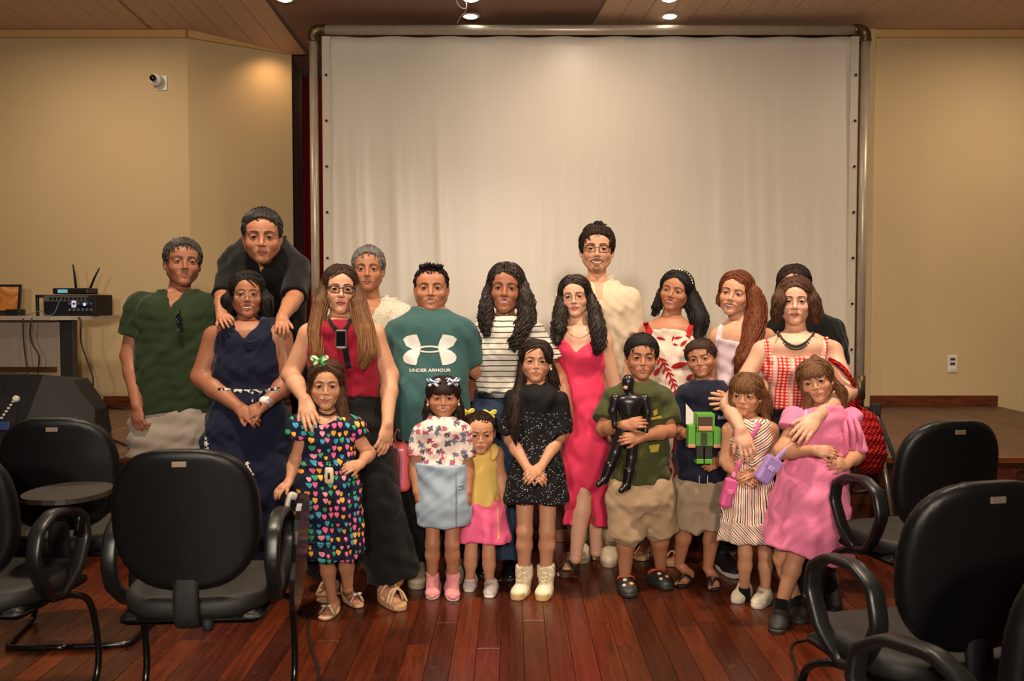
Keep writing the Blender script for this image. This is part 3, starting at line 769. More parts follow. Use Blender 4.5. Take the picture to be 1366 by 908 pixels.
def glassy(name):
    t = NT(name); nt = t.nt
    g = t.n('ShaderNodeBsdfGlossy'); g.inputs['Roughness'].default_value = 0.05
    tr = t.n('ShaderNodeBsdfTransparent'); mx = t.n('ShaderNodeMixShader', {0: 0.10})
    nt.links.new(tr.outputs[0], mx.inputs[1]); nt.links.new(g.outputs[0], mx.inputs[2])
    nt.links.new(mx.outputs[0], nt.nodes['Material Output'].inputs[0]); return t.m
M_LENS = glassy('clear_lens')

SKIN = {'fair': (212, 162, 136), 'light': (203, 150, 120), 'tan': (172, 116, 86), 'brown': (152, 98, 71), 'deep': (140, 86, 60), 'kid': (192, 138, 107)}
class Person:
    def __init__(s, label, cx, sc, skin, ground=0.0, tyaw=0.0):
        s.Y = F / sc; s.sc = sc
        x = (cx - CX) / F * s.Y
        s.o = np.array([x, s.Y, ground]); s.root = empty('person', s.o, label, 'person')
        s.skin = np.array(c4(SKIN[skin] if isinstance(skin, str) else skin)[:3])
        s.face = math.atan2(-x, s.Y)                 # turn that looks at the camera
        s.tyaw = tyaw + s.face * .5
        s.body = Field(); s.hands = []; s.arms = []; s.legs = []; s.headset = None; s.paint = []; s.cloths = []; s.bv = {}; s.k = .03; s.trows = None
    def q(s, px, py, dy=0.0): return P(px, py, s.Y + dy)
    def m(s, px): return px / s.sc
    # ---- torso: traced slices (py, xl, xr[, depth ratio[, dy]])
    def secs(s, rows, grow=0.0, dr=.62):
        out = []
        for r in rows:
            d = r[3] if len(r) > 3 else dr; dy = r[4] if len(r) > 4 else 0.0
            c = s.q((r[1] + r[2]) / 2, r[0], dy); a = (r[2] - r[1]) / 2 / s.sc * (1 + dy / s.Y)
            out.append((c[2], c[0], c[1], a + grow, a * d + grow))
        return out
    def torso(s, rows, inset=.013, dr=.62, k=.035):
        S = s.secs(rows, 0, dr); s.trows = (np.array(sorted(S)), inset); s.body.loft(S, s.tyaw, k, inset=inset, n=2.3)
    # ---- arms (shoulder, elbow, wrist) and hand
    def arm(s, pts, r=(.047, .039, .026), hand=None, hl=.17, hn=(0, -1, .2), curl=.5, side=1, spread=.12, tip=None, grip=0.0, thumb=.6):
        a, b, c = [s.q(*p) for p in pts]
        nb = s.nb; a = a + (nb - a) * np.array([.10, .0, 0]) + np.array([0, 0, -.012 * r[0] / .047])
        s.body.cone(nb + np.array([0, .005, -.035 * r[0] / .047]), a, s.neckr * .55, r[0] * .80, .045)
        s.body.cone(a, b, r[0], r[1] * 1.02, .03); 
        fm = b + (c - b) * .35
        s.body.cone(b, fm, r[1], r[1] * .98, .02).cone(fm, c, r[1] * .98, r[2], .02)
        s.arms.append((a, b, c, r))
        if tip is not None:
            t = s.q(*tip); s.hand(b, c, t - c, hn, hl, r[2], curl, side, spread, thumb)
        return s
    def hand(s, elbow, wrist, d, n, L, wr, curl, side, spread, thumb):
        f = Field(); d = V3(d); d /= np.linalg.norm(d); n = V3(n); n = n - d * (n @ d); n /= np.linalg.norm(n); t = np.cross(d, n) * side
        u = L / .18
        f.cone(wrist + (elbow - wrist) * .3, wrist, wr * 1.12, wr, .01)
        R = np.stack([t, d, n], 1)
        f.ell(wrist + d * .045 * u, (.036 * u, .052 * u, .0165 * u), .018, R=R)
        f.ell(wrist + d * .066 * u, (.039 * u, .028 * u, .0145 * u), .012, R=R)
        f.cone(wrist + d * .018 * u + t * .016 * u, wrist + d * .045 * u + t * .030 * u - n * .004 * u, .017 * u, .014 * u, .012)
        for i, (lat, base, ln) in enumerate(((.029, .083, .073), (.0098, .089, .082), (-.0098, .087, .076), (-.028, .080, .060))):
            p = wrist + d * base * u + t * lat * u
            ang = 0.0; dirv = d + t * (spread * .75 * (lat / .029)); dirv /= np.linalg.norm(dirv)
            for j, (fr, ra, rb) in enumerate(((.44, .0097, .0090), (.32, .0090, .0083), (.24, .0083, .0070))):
                ang += curl * (0.55 if j == 0 else 0.85) * (1 + .08 * i)
                dv = dirv * math.cos(ang) - n * math.sin(ang)
                p2 = p + dv * ln * fr * u; f.cone(p, p2, ra * u, rb * u, .003 if j or i else .006); p = p2
        p = wrist + d * .045 * u + t * .034 * u - n * .004 * u
        dv = d * math.cos(thumb) + t * math.sin(thumb) - n * .25; dv /= np.linalg.norm(dv); p2 = p + dv * .034 * u; f.cone(p, p2, .0115 * u, .0095 * u, .006)
        dv = dv + d * .35 - n * .1 - t * .15; dv /= np.linalg.norm(dv); f.cone(p2, p2 + dv * .028 * u, .0095 * u, .0075 * u, .004)
        s.hands.append((f, wrist, L))
    # ---- legs (hip, knee, ankle)
    def leg(s, pts, r=(.082, .052, .034)):
        a, b, c = [V3(p) if isinstance(p, np.ndarray) else s.q(*p) for p in pts]
        s.body.cone(a, b, r[0], r[1], s.k * .6); m = b + (c - b) * .32
        s.body.cone(b, m, r[1] * .98, r[1] * 1.0, .02).cone(m, c, r[1] * 1.0, r[2], .02)
        s.legs.append((a, b, c, r)); return s
    # ---- head
    def head(s, cx, top, chin, yaw=0, pitch=0, roll=0, fw=1.0, jaw=1.0, smile=.4, open_=0.0, lips=(168, 84, 74), brow=(30, 20, 15), brow_t=1.0, beard=0.0, neck=.052, nb=None, dy=0.0, hairh=.012, child=False, age=0.0, stub=0.0, nose=1.0, hw=1.04):
        H = (chin - top) / s.sc * (1 + dy / s.Y); q = (H - hairh) / .228
        R = rotm(s.face + math.radians(yaw), math.radians(pitch), math.radians(roll))
        c = s.q(cx, chin, dy) + R @ np.array([0, 0, .116 * q]) + np.array([0, .02, 0])
        s.hc, s.hR, s.hq = c, R, q
        s.hw = hw; L = lambda x, y, z: c + R @ (np.array([x * hw, y, z]) * q)
        s.L = L
        f = Field(); S = lambda a, b, c_: (a * q * hw, b * q, c_ * q)
        f.ell(L(0, .012, .034), S(.0735, .09, .078), .02 * q, R=R)
        f.ell(L(0, -.02, -.022), S(.0635 * fw, .066, .086), .03 * q, R=R)
        f.ell(L(0, -.045, .042), S(.057, .042, .042), .03 * q, R=R)
        ch = .88 if child else 1.0
        for sx in (-1, 1):
            f.cone(L(sx * .044 * jaw * (.92 if child else 1), .0, -.052), L(sx * .013, -.063, -.096 * (1 if not child else .97)), .026 * q, .018 * q * ch, .03 * q)
            f.ell(L(sx * .035 * fw, -.057 - .003 * smile, -.034 + .004 * smile), S(.0255, .022 + .003 * smile, .023), .02 * q, R=R)
            f.cone(L(sx * .015, -.085, .021), L(sx * .046, -.071, .020), .0075 * q, .006 * q, .014 * q)
        f.ell(L(0, -.075, -.1), S(.02, .0165, .0155), .02 * q, R=R)
        nw = nose * (.84 if child else 1)
        f.cone(L(0, -.080 if child else -.083, .006), L(0, -.101 if child else -.107, -.029), .0075 * q, .0108 * nw * q, .012 * q)
        for sx in (-1, 1): f.ell(L(sx * .011 * nw, -.0965, -.034), S(.0085 * nw, .0095, .0075), .006 * q, R=R)
        es = 1.18 if child else 1.0; ex = 1.13 if child else 1.0
        for sx in (-1, 1):
            f.ell(L(sx * .0315, -.099, .002), S(.018, .0165, .0115), .012 * q, 's', R=R)
            f.ell(L(sx * .0315, -.0745, .001), S(.0155 * ex, .0155, .0135 * min(es, 1.15)), .004 * q, R=R)
            f.ell(L(sx * .0315, -.092, .0005), S(.0138 * ex, .013, .0053 * es * (1 - .07 * smile)), .0012, 's', R=R)
        # mouth
        mw = .0235 + .0075 * smile; up = .008 * smile
        mz = -.0675
        f.ell(L(0, -.0745, mz), S(.031, .016, .019), .018 * q, R=R)
        for sx in (-1, 1):
            f.cone(L(sx * .004, -.0925, mz + .0045 + open_ * .4), L(sx * mw, -.081, mz + up), .0052 * q, .0030 * q, .005 * q)
            f.cone(L(0, -.0915, mz - .0058 - open_), L(sx * mw * .85, -.081, mz + up - .003 - open_ * .3), .0062 * q, .0032 * q, .005 * q)
        if open_ > 0:
            for sx in (-1, 1): f.cone(L(0, -.0955, mz - .001 - open_ * .25), L(sx * mw * .9, -.086, mz + up * .85), (.0028 + open_ * .75) * q, .0016 * q, .002, 's')
        else: f.cone(L(-mw * .9, -.0855, mz + up * .8), L(0, -.0975, mz - .0005), .0014 * q, .0014 * q, .002, 's').cone(L(mw * .9, -.0855, mz + up * .8), L(0, -.0975, mz - .0005), .0014 * q, .0014 * q, .002, 's')
        # ears
        for sx in (-1, 1):
            Re = R @ rotm(sx * math.radians(-22), 0, 0)
            f.ell(L(sx * .0765, .012, -.008), S(.007, .019, .029), .008 * q, R=Re)
            f.ell(L(sx * .0845, .006, -.004), S(.006, .010, .015), .004 * q, 's', R=Re)
            f.ell(L(sx * .074, .004, -.032), S(.007, .009, .010), .006 * q, R=Re)
        # neck
        b = s.q(*nb) if nb is not None else c + np.array([0, .03, -.2 * q])
        n0 = L(0, .018, -.06)
        f.cone(n0, b, neck, neck * 1.08, .022); s.body.cone(n0, b, neck, neck * 1.08, .03)
        s.nb = b; s.neckr = neck
        s.headset = f
        # painting in head space
        lipc = np.array(c4(lips)[:3]); brc = np.array(c4(brow)[:3])
        def paint(v, col):
            p = ((v - c) @ R) / q / np.array([hw, 1, 1])
            x, y, z = np.abs(p[:, 0]), p[:, 1], p[:, 2]
            fr = y < -.055
            def lay(mask, cc, a): 
                m = (np.clip(mask, 0, 1) * a)[:, None]; col[:] = col * (1 - m) + cc * m
            # blush and a little red round the nose
            bl = np.exp(-((x - .04) ** 2 + (z + .03) ** 2) / .0005) * fr
            lay(bl, col[0] * np.array([1.05, .72, .68]), .35)
            # lips
            zl = mz + up * (x / mw) ** 2
            half = .0092 * np.clip(1 - (x / (mw * 1.05)) ** 2.6, 0, 1) ** .7 + open_ * .9 * np.sqrt(np.clip(1 - (x / mw) ** 2, 0, 1))
            lay(np.clip((half - np.abs(z - zl + .001)) / .0018 + .5, 0, 1) * fr * (y < -.072), lipc, .92)
            else_line = np.clip((.0013 - np.abs(z - zl - .0004)) / .0011 + .25, 0, 1) * (x < mw * 1.06) * fr
            if open_ <= 0: lay(else_line, lipc * .16, .8)
            if open_ > 0:
                lay((np.clip(((open_ * .75 + .0026) * np.clip(1 - x / (mw * .95), 0, 1) ** .5 - np.abs(z - mz + .001 + open_ * .25 - (up * .85 + open_ * .25) * np.clip(x / (mw * .9), 0, 1))) / .001, 0, 1)) * fr, np.array([.05, .012, .01]), 1)
            # brows
            bt = np.clip((x - .012) / .036, 0, 1); bz = .0215 + .006 * np.sin(bt * 2.4) - .003 * bt
            lay(np.clip((.0050 * brow_t * (1.05 - .55 * bt) - np.abs(z - bz)) / .0018 + .5, 0, 1) * (x > .011) * (x < .05) * fr, brc, .93)
            # lashes and lid crease
            et = (x - .0315) / (.0145 * ex); ez = .0005 + .0056 * es * (1 - .07 * smile) * np.sqrt(np.clip(1 - et ** 2, 0, 1))
            lay(np.clip((.0017 - np.abs(z - ez)) / .001 + .3, 0, 1) * (np.abs(et) < 1.05) * fr, np.array([.02, .012, .01]), .85)
            lay(np.clip((.0011 - np.abs(z - (.001 - (ez - .0005) * .95))) / .001 + .2, 0, 1) * (np.abs(et) < 1) * fr, col[0] * .35, .5)
            # moustache and beard, stubble
            nz_ = .5 + .5 * np.sin(p[:, 0] * 900) * np.sin(p[:, 2] * 700)
            if beard > 0:
                mo = np.clip((.006 - np.abs(z + .0525 + .010 * (x / .03) ** 2)) / .003 + .5, 0, 1) * (x < .033) * fr
                go = np.clip((.024 - np.sqrt(x ** 2 + (z + .1) ** 2)) / .006, 0, 1) * (z < -.078) * (y < -.05)
                lay(np.maximum(mo, go) * (.7 + .3 * nz_), brc, beard)
            if stub > 0:
                st = np.clip((.062 - np.abs(z + .1)) / .03, 0, 1) * (y < 0) * np.clip((-.035 - z) / .02, 0, 1)
                lay(st, col[0] * np.array([.42, .42, .46]), stub)
        s.paint.append(paint)
        s.open_ = open_; s.mw = mw; s.mz = mz; s.up = up; s.es = es
        return s
    def part(s, name, v, quads, m, parent=None, sm=True):
        me = mesh_np(name, np.asarray(v) - s.o, quads)
        if sm: smooth(me)
        return obj(name, me, m, parent or s.root)
    def field_part(s, name, f, m, res=.008, parent=None, wr=None, **kw):
        v, q = f.mesh(res, wr=wr, **kw); return s.part(name, v, q, m, parent)
    # ---- body mesh
    def finish(s):
        V = []; Q = []; n = 0
        def push(v, q):
            nonlocal n
            V.append(v); Q.append(q + n); n += len(v)
        if s.body.ops: push(*s.body.mesh(.010))
        h0 = n
        if s.headset is not None:
            q = s.hq; r = .0027
            xs = np.arange(-.1, .1, r) * q * s.hw
            ys = np.concatenate([np.arange(-.128, -.03, r), np.arange(-.03, .125, .006)]) * q
            zs = np.concatenate([np.arange(-.2, -.125, .006), np.arange(-.125, .055, r), np.arange(.055, .13, .006)]) * q
            push(*s.headset.mesh(0, axes=[xs, ys, zs], R=s.hR, c=s.hc))
        h1 = n
        for f, w, L in s.hands:
            R = L * 1.25; lo, hi = f.bounds(.008); push(*f.mesh(.0036, lo, hi))
        v = np.concatenate(V); q = np.concatenate(Q)
        me = mesh_np('body', v - s.o, q); smooth(me)
        col = np.tile(s.skin, (len(v), 1)).astype(float)
        hc = col[h0:h1].copy()
        for p in s.paint: p(v[h0:h1], hc)
        col[h0:h1] = hc
        at = me.color_attributes.new('Col', 'FLOAT_COLOR', 'POINT')
        if len(me.vertices) == len(v): at.data.foreach_set('color', np.concatenate([col, np.ones((len(v), 1))], 1).astype(np.float32).ravel())
        b = s.bodyobj = obj('body', me, M_SKIN, s.root)
        if s.headset is not None:
            for sx in (-1, 1): s.eyeball(sx, b)
            if s.open_ > 0:
                vs = []; fs = []; N = 12
                for i in range(N + 1):
                    u = -1 + 2 * i / N; x = u * s.mw * .84
                    for z in (.0035, -.0005 - s.open_ * .35):
                        vs.append(s.L(x, -.0925 + .009 * u * u, s.mz - s.open_ * .25 + (s.up * .85 + s.open_ * .25) * abs(u) ** 1.3 + z * (1 - .8 * u * u)))
                for i in range(N): fs.append([2 * i, 2 * i + 1, 2 * i + 3, 2 * i + 2])
                s.part('teeth', vs, fs, M_TEETH, b)
    def eyeball(s, sx, parent):
        vs = []; fs = []; seg = 14; c = np.array([sx * .0315, -.0745, .001]); r = np.array([.0143 * (1.1 if s.es > 1 else 1), .0143, .0125 * min(s.es, 1.15)])
        rings = [0.02, .3, .62, .64, .85, 1.15, 1.5]
        g = np.array(Matrix.Rotation(math.radians(-2), 3, 'X'))
        for a in rings:
            for k in range(seg):
                t = 2 * math.pi * k / seg; d = np.array([math.sin(a) * math.cos(t), -math.cos(a), math.sin(a) * math.sin(t)])
                vs.append(s.L(*(c + (g @ d) * r)))
        for i in range(len(rings) - 1):
            for k in range(seg): fs.append([i * seg + k, (i + 1) * seg + k, (i + 1) * seg + (k + 1) % seg, i * seg + (k + 1) % seg])
        fs.append(list(range(seg)))
        me = mesh_np('eye', np.array(vs) - s.o, fs); smooth(me); me.materials.append(M_EYEW); me.materials.append(M_IRIS)
        for p in me.polygons:
            if p.index < 2 * seg or p.index == len(fs) - 1: p.material_index = 1
        obj('eye', me, None, parent)
    # ---- hair
    def hair(s, m, inf=.006, hx=.070, hz=.105, hy=.092, low=None, slope=.55, paths=(), bang=None, part=None, strands=(44, .0011), locks=(26, .010, .012, 34), top=0.0, spike=0.0, res=.0042, back=0.0, extra=None, facecut=True, seed=1, tufts=None, comb=.3, lift=.004):
        if tufts is None: tufts = (240, .034, .0042) if low is not None else (200, .085, .0042)
        q, R, L = s.hq, s.hR, s.L; hw = s.hw; f = Field(); S = lambda a, b, c_: (a * q * hw, b * q, c_ * q)
        f.ell(L(0, .014, .036), S(.0765 + inf, .094 + inf, .081 + inf * 1.25), .01, R=R)
        if top: f.ell(L(0, -.02, .07 + top), S(.058, .062, .045), .03 * q, R=R)
        if low is None: f.ell(L(0, .05, -.035), S(.066 + inf, .058 + inf, .08), .03 * q, R=R)
        if facecut: f.ell(L(0, -.10, -.02), S(hx + .006, hy + .008, hz + .004), .008 * q, 's', R=R)
        if low is not None:
            nv = R @ np.array([0, slope, 1.0]) / math.hypot(slope, 1); p0 = L(0, 0, low)
            f.custom(lambda X, Y, Z: (X - p0[0]) * nv[0] + (Y - p0[1]) * nv[1] + (Z - p0[2]) * nv[2], None, .006, 's')
            for sx in (-1, 1): f.ell(L(sx * .082, .012, -.012), S(.016, .022, .030), .004, 's', R=R)
        if bang is not None:
            g = Field()
            f.ell(L(0, -.03, .038), S(.071, .069, .064), .006, R=R)
            nv = R @ np.array([0, 0, 1.0]); rx = R @ np.array([1.0, 0, 0]); p0 = L(0, 0, bang)
            ry = R @ np.array([0, 1.0, 0])
            def fn(X, Y, Z):
                a = (X - p0[0]) * nv[0] + (Y - p0[1]) * nv[1] + (Z - p0[2]) * nv[2]
                b = (X - p0[0]) * rx[0] + (Y - p0[1]) * rx[1] + (Z - p0[2]) * rx[2]
                e = (X - p0[0]) * ry[0] + (Y - p0[1]) * ry[1] + (Z - p0[2]) * ry[2]
                d = a + .004 * q * np.sin(b / q * 230) + .25 * np.abs(b)
                return np.maximum(np.maximum(d, np.abs(b) - .066 * q), np.maximum(e + .02 * q, -(a + .1 * q)))
            f.custom(fn, None, .003, 's')
        if extra: extra(f, L, R, q)
        P3 = []
        for path in paths:
            pp = [s.q(*p[:3]) if len(p) == 4 else (L(*p[1:4])) for p in path]; rr = [p[-1] for p in path]
            pp = [V3(a) for a in pp]; P3.append((pp, rr))
            for a, b, ra, rb in zip(pp[:-1], pp[1:], rr[:-1], rr[1:]): f.cone(a, b, ra * .86, rb * .86, .012)
        if strands:
            c = s.hc; rx = R @ np.array([1.0, 0, 0]); ry = R @ np.array([0, 1.0, 0])
            def fn(X, Y, Z):
                th = np.arctan2((X - c[0]) * rx[0] + (Y - c[1]) * rx[1], -((X - c[0]) * ry[0] + (Y - c[1]) * ry[1]) + .02)
                return strands[1] * np.sin(strands[0] * th + 2.5 * np.sin(Z * 22) + 1.5 * np.sin(X * 60)) + strands[1] * .6 * np.sin(strands[0] * 2.3 * th + 3 * np.sin(Z * 15))
            f.custom(fn, None, 0, 'd')
        if part is not None: f.cone(L(part, -.09, .09), L(part * .6, .03, .128), .0035 * q, .003 * q, .006, 's')
        v, qd = f.mesh(res); Q = [list(map(int, r)) for r in qd]; Vv = [tuple(a) for a in v]
        rgl = random.Random(seed); mb = MB()
        if spike:
            for i in range(46):
                a = rgl.uniform(-1, 1); b = rgl.uniform(-1, .8)
                p0 = L(.048 * a, -.02 + .055 * b, .10 + .012 * (1 - a * a)); p1 = L(.05 * a + rgl.uniform(-.012, .012), -.03 + .055 * b, .112 + spike * (1.1 - .55 * a * a) * rgl.uniform(.6, 1.1))
                mb.tube([p0, (p0 + p1) / 2, p1], [.009 * q, .007 * q, .0012], 5)
        tn, tl, tr_ = tufts
        if tn:
            cen = np.array([0, .014, .036]); rad = np.array([.0765 + inf, .094 + inf, .081 + inf * 1.25]); fc_c = np.array([0, -.10, -.02]); fc_r = np.array([hx + .006, hy + .008, hz + .004]); pv = part or 0.0
            cnt = 0; tries = 0
            while cnt < tn and tries < tn * 6:
                tries += 1; u = np.array([rgl.gauss(0, 1), rgl.gauss(0, 1), rgl.gauss(.3, 1)]); u /= np.linalg.norm(u)
                pl = cen + u * rad
                if top and pl[2] > .07: pl = pl + np.array([0, 0, top * 1.4 * max(0, 1 - abs(pl[0]) / .07)])
                if np.linalg.norm((pl - fc_c) / fc_r) < 1.0: continue
                if low is not None and pl[2] + slope * pl[1] < low + .004: continue
                if low is not None and abs(pl[0]) > .07 and abs(pl[1] - .012) < .024 and pl[2] < .018: continue
                if low is None and pl[2] < -.05: continue
                cnt += 1
                if low is None: dv = np.array([math.copysign(.9, pl[0] - pv), .25, -.75])
                else:
                    sd = min(1, abs(pl[0]) / .07); dv = (1 - sd) * np.array([comb, -.9, .15]) + sd * np.array([0, .2, -1])
                dv = dv + np.array([rgl.uniform(-.25, .25) for _ in range(3)])
                pts = []; L_ = tl * rgl.uniform(.6, 1.2); pc = pl.copy()
                for j in range(5):
                    nn = (pc - cen) / rad ** 2; nn /= np.linalg.norm(nn); pts.append(L(*(pc + nn * (-.003 + lift * j / 4 + (.003 if 0 < j < 4 else 0)))))
                    tv = dv - nn * (dv @ nn); tv /= max(np.linalg.norm(tv), 1e-6); pc = pc + tv * L_ / 4
                    if low is None:
                        w_ = (pc - cen) / rad; pc = cen + w_ / np.linalg.norm(w_) * rad
                mb.tube(pts, [tr_ * q, tr_ * q, tr_ * q * .95, tr_ * q * .7, tr_ * q * .12], 4)
        if locks and P3:
            nl, lr, wa, wf = locks; nl = int(nl * 2.2); lr = lr * .62
            for pp, rr in P3:
                cp = curve_pts(pp, 16); cr = np.interp(np.linspace(0, 1, 17), np.linspace(0, 1, len(rr)), rr)
                for i in range(nl):
                    th = rgl.uniform(0, 2 * math.pi); rad = rgl.uniform(.55, 1.0); ph = rgl.uniform(0, 6.3); ph2 = rgl.uniform(0, 6.3); end = rgl.uniform(.75, 1.06); st_ = rgl.uniform(0, .3)
                    pts = []; rl = []
                    for j in range(15):
                        u = st_ + (end - st_) * j / 14; k = min(u, 1) * 16; k0 = min(int(k), 15); c_ = cp[k0] + (cp[k0 + 1] - cp[k0]) * (k - k0)
                        if u > 1: c_ = c_ + (cp[16] - cp[15]) * (u - 1) * 16
                        r_ = float(np.interp(min(u, 1) * 16, range(17), cr))
                        am = wa * (.35 + .65 * j / 14)
                        pts.append(c_ + np.array([math.cos(th) * r_ * rad + am * math.sin(u * wf * .3 + ph), math.sin(th) * r_ * rad * .9 + am * math.cos(u * wf * .3 + ph), 0.3 * am * math.sin(u * wf * .2 + ph2)]))
                        rl.append(lr * (.75 + .35 * math.sin(j / 14 * math.pi)) * (1 if j < 11 else (15 - j) / 4.5))
                    mb.tube(pts, rl, 4)
        n0 = len(Vv); Vv += [tuple(p) for p in mb.v]; Q += [[i + n0 for i in r] for r in mb.f]
        h = s.part('hair', np.array(Vv), Q, m); return h
    # ---- a point on the figure's surface (body and clothes) under a pixel
    def surf(s, px, py, off=.004, names=None):
        best = None; o = Vector((0, 0, CAMZ)); d = Vector(ray(px, py)).normalized()
        if 'body' not in s.bv:
            v, q = s.body.mesh(.010); s.bv['body'] = BVHTree.FromPolygons([tuple(a) for a in v], [tuple(map(int, a)) for a in q])
        for c in s.cloths:
            if c.name not in s.bv: s.bv[c.name] = BVHTree.FromPolygons([tuple(V3(v.co) + s.o) for v in c.data.vertices], [tuple(p.vertices) for p in c.data.polygons])
        for k, b in s.bv.items():
            h = b.ray_cast(o, d)
            if h[0] is not None and (best is None or h[3] < best): best = h[3]
        if best is None: return s.q(px, py, -.08)
        return V3(o + d * (best - off))
    def ribbon(s, name, pix, m, w, th, parent=None, off=.004, n=14, up=(1, 0, 0), taper=None):
        """one strap laid on the surface along pixels"""
        k = curve_pts([(a, b, 0) for a, b in pix], n); pts = [s.surf(a[0], a[1], off) for a in k]
        r = 1 if taper is None else list(np.interp(np.linspace(0, 1, n + 1), np.linspace(0, 1, len(taper)), taper))
        mb = MB().tube(pts, r, 8, flat=(w, th, up)); return s.part(name, np.array(mb.v), mb.f, m, parent)
    # ---- eyewear and small things
    def glasses(s, m, w=.023, h=.017, shape=3.0, th=.0016, z=.001, name='glasses'):
        mb = MB(); lens = []
        for sx in (-1, 1):
            pts = []
            for k in range(24):
                a = 2 * math.pi * k / 24; ca, sa = math.cos(a), math.sin(a)
                x = sx * .0325 + w * math.copysign(abs(ca) ** (2 / shape), ca); zz = z + h * math.copysign(abs(sa) ** (2 / shape), sa)
                pts.append(s.L(x, -.106 + .22 * max(0, abs(x) - .03), zz - .0015))
            mb.tube(pts, th, 6, closed=True); lens.append(pts)
            mb.tube([s.L(sx * (.0325 + w), -.1, z + h * .35), s.L(sx * .066, -.075, z + .006), s.L(sx * .074, -.03, z + .004)], th, 6)
        mb.tube([s.L(-.0325 + w, -.107, z + .004), s.L(0, -.113, z + .006), s.L(.0325 - w, -.107, z + .004)], th, 6)
        o = s.part(name, np.array(mb.v), mb.f, m)
        for pts in lens:
            s.part('lens', np.array(pts), [list(range(24))], M_LENS, o, False)
        return o
    def earrings(s, sides=(-1, 1), r=.006, m=None):
        for sx in sides:
            f = Field().ell(s.L(sx * .079, .0, -.045), (r * s.hq, r * s.hq, r * 1.4 * s.hq), .002); s.field_part('earring', f, m or M_EAR, .002)
    # ---- garments
    def garment(s, name, m, rows=(), sleeves=(), cuts=(), grow=0.0, dr=.62, res=.0085, wr=(.0046, 34), k=None, folds=None, n=2.3, legs=(), seed=1, parent=None, lo=None, hi=None, extra=None):
        f = Field(); k = s.k if k is None else k
        if rows:
            S = s.secs(rows, grow, dr)
            if s.trows is not None:
                A, ins = s.trows
                S = [(z, x, y, a, max(b, min(float(np.interp(z, A[:, 0], A[:, 4])) - ins + .013, a * 1.25)) if A[0, 0] - .01 < z < A[-1, 0] + .01 else b) for (z, x, y, a, b) in S]
            f.loft(S, s.tyaw, .02, n=n, folds=(folds[0], folds[1], s.q(0, folds[2])[2], seed) if folds else None)
        for (ai, fr, gr, fl) in sleeves:
            a, b, c, r = s.arms[ai]
            f.cone(s.nb + np.array([0, .005, -.035 * r[0] / .047]), a, s.neckr * .55 + gr * .5, r[0] * .80 + gr * .7, .045)
            if fr <= 1:
                e = a + (b - a) * fr; f.cone(a, e, r[0] + gr, (r[0] + (r[1] - r[0]) * fr) + gr + fl, k, flat=True)
            else:
                f.cone(a, b, r[0] + gr, r[1] + gr, k); e = b + (c - b) * (fr - 1); f.cone(b, e, r[1] + gr, r[1] + (r[2] - r[1]) * (fr - 1) + gr + fl, .02, flat=True)
        for (li, fr, gr, fl) in legs:
            a, b, c, r = s.legs[li]
            if fr <= 1:
                e = a + (b - a) * fr; f.cone(a, e, r[0] + gr, (r[0] + (r[1] - r[0]) * fr) + gr + fl, k, flat=True)
            else:
                f.cone(a, b, r[0] + gr, r[1] + gr + fl * .4, k); e = b + (c - b) * (fr - 1); f.cone(b, e, r[1] + gr + fl * .4, r[1] + (r[2] - r[1]) * (fr - 1) + gr + fl, .03, flat=True)
        if extra: extra(f)
        for c in cuts: c(f)
        o = s.field_part(name, f, m, res, parent, wr=(wr[0], wr[1], seed) if wr else None); s.cloths.append(o); return o
    def vneck(s, px, pv, pw, pt):
        """V cut: point at (px,pv), half width pw pixels at row pt"""
        a = s.q(px, pv); w = pw / s.sc; h = (pv - pt) / s.sc; mm = w / h; y0 = s.Y + .02
        def cut(f):
            f.custom(lambda X, Y, Z: np.maximum((np.abs(X - a[0]) - (Z - a[2]) * mm) / math.hypot(1, mm), Y - y0), None, .004, 's')
        return cut
    def scoop(s, px, py, rx, ry, dy=-.02, rz=None):
        c = s.q(px, py, dy)
        return lambda f: f.ell(c, (rx / s.sc, rz or .12, ry / s.sc), .004, 's')
    def necktop(s, r=.008, drop=.02):
        """opening round the neck"""
        def cut(f):
            b = s.nb; a = s.L(0, .018, -.06); d = a - b; d = d / np.linalg.norm(d)
            f.cone(b + np.array([0, -.012, -drop]), a, s.neckr + r + .004, s.neckr + r, .004, 's')
        return cut
    # ---- footwear
    def ground(s, px, py): return G(px, py, s.o[2])
    def shoe(s, px, py, L, m, sole, heading=0, W=.36, kind='sneaker', hgt=.4, lace=None, ankle=None):
        """px,py: ground pixel under the toe tip; heading degrees to image right"""
        t = s.ground(px, py); a = math.radians(heading) + s.face; d = np.array([math.sin(a), -math.cos(a), 0]); r = np.array([math.cos(a), math.sin(a), 0])
        heel = t - d * L; w = L * W / 2; R = np.stack([r, -d, np.array([0, 0, 1.0])], 1)
        at = lambda x, y, z: heel + d * (y * L) + r * (x * L) + np.array([0, 0, z * L])
        f = Field()
        f.ell(at(0, .72, .11), (w * .98, L * .275, L * .125), .03 * L / .2, R=R)
        f.ell(at(0, .28, .14), (w * .86, L * .25, L * .17), .04 * L / .2, R=R)
        f.cone(at(0, .25, .15), at(0, .62, .14), w * .75, w * .8, .03)
        if kind in ('sneaker', 'velcro'):
            f.cone(at(0, .2, .15), at(0, .22, hgt), w * .72, w * .70, .03, flat=True)
            if ankle is not None: f.cone(at(0, .2, hgt * .72), at(0, .2, hgt + .3), w * .46, w * .46, .006, 's')
        f.box(at(0, .5, -.5), (L, L, L * .5), .001, .002, 's')
        up = s.field_part('shoe', f, m, .0055)
        g = Field(); st = {'clog': .10, 'boot': .17}.get(kind, .095)
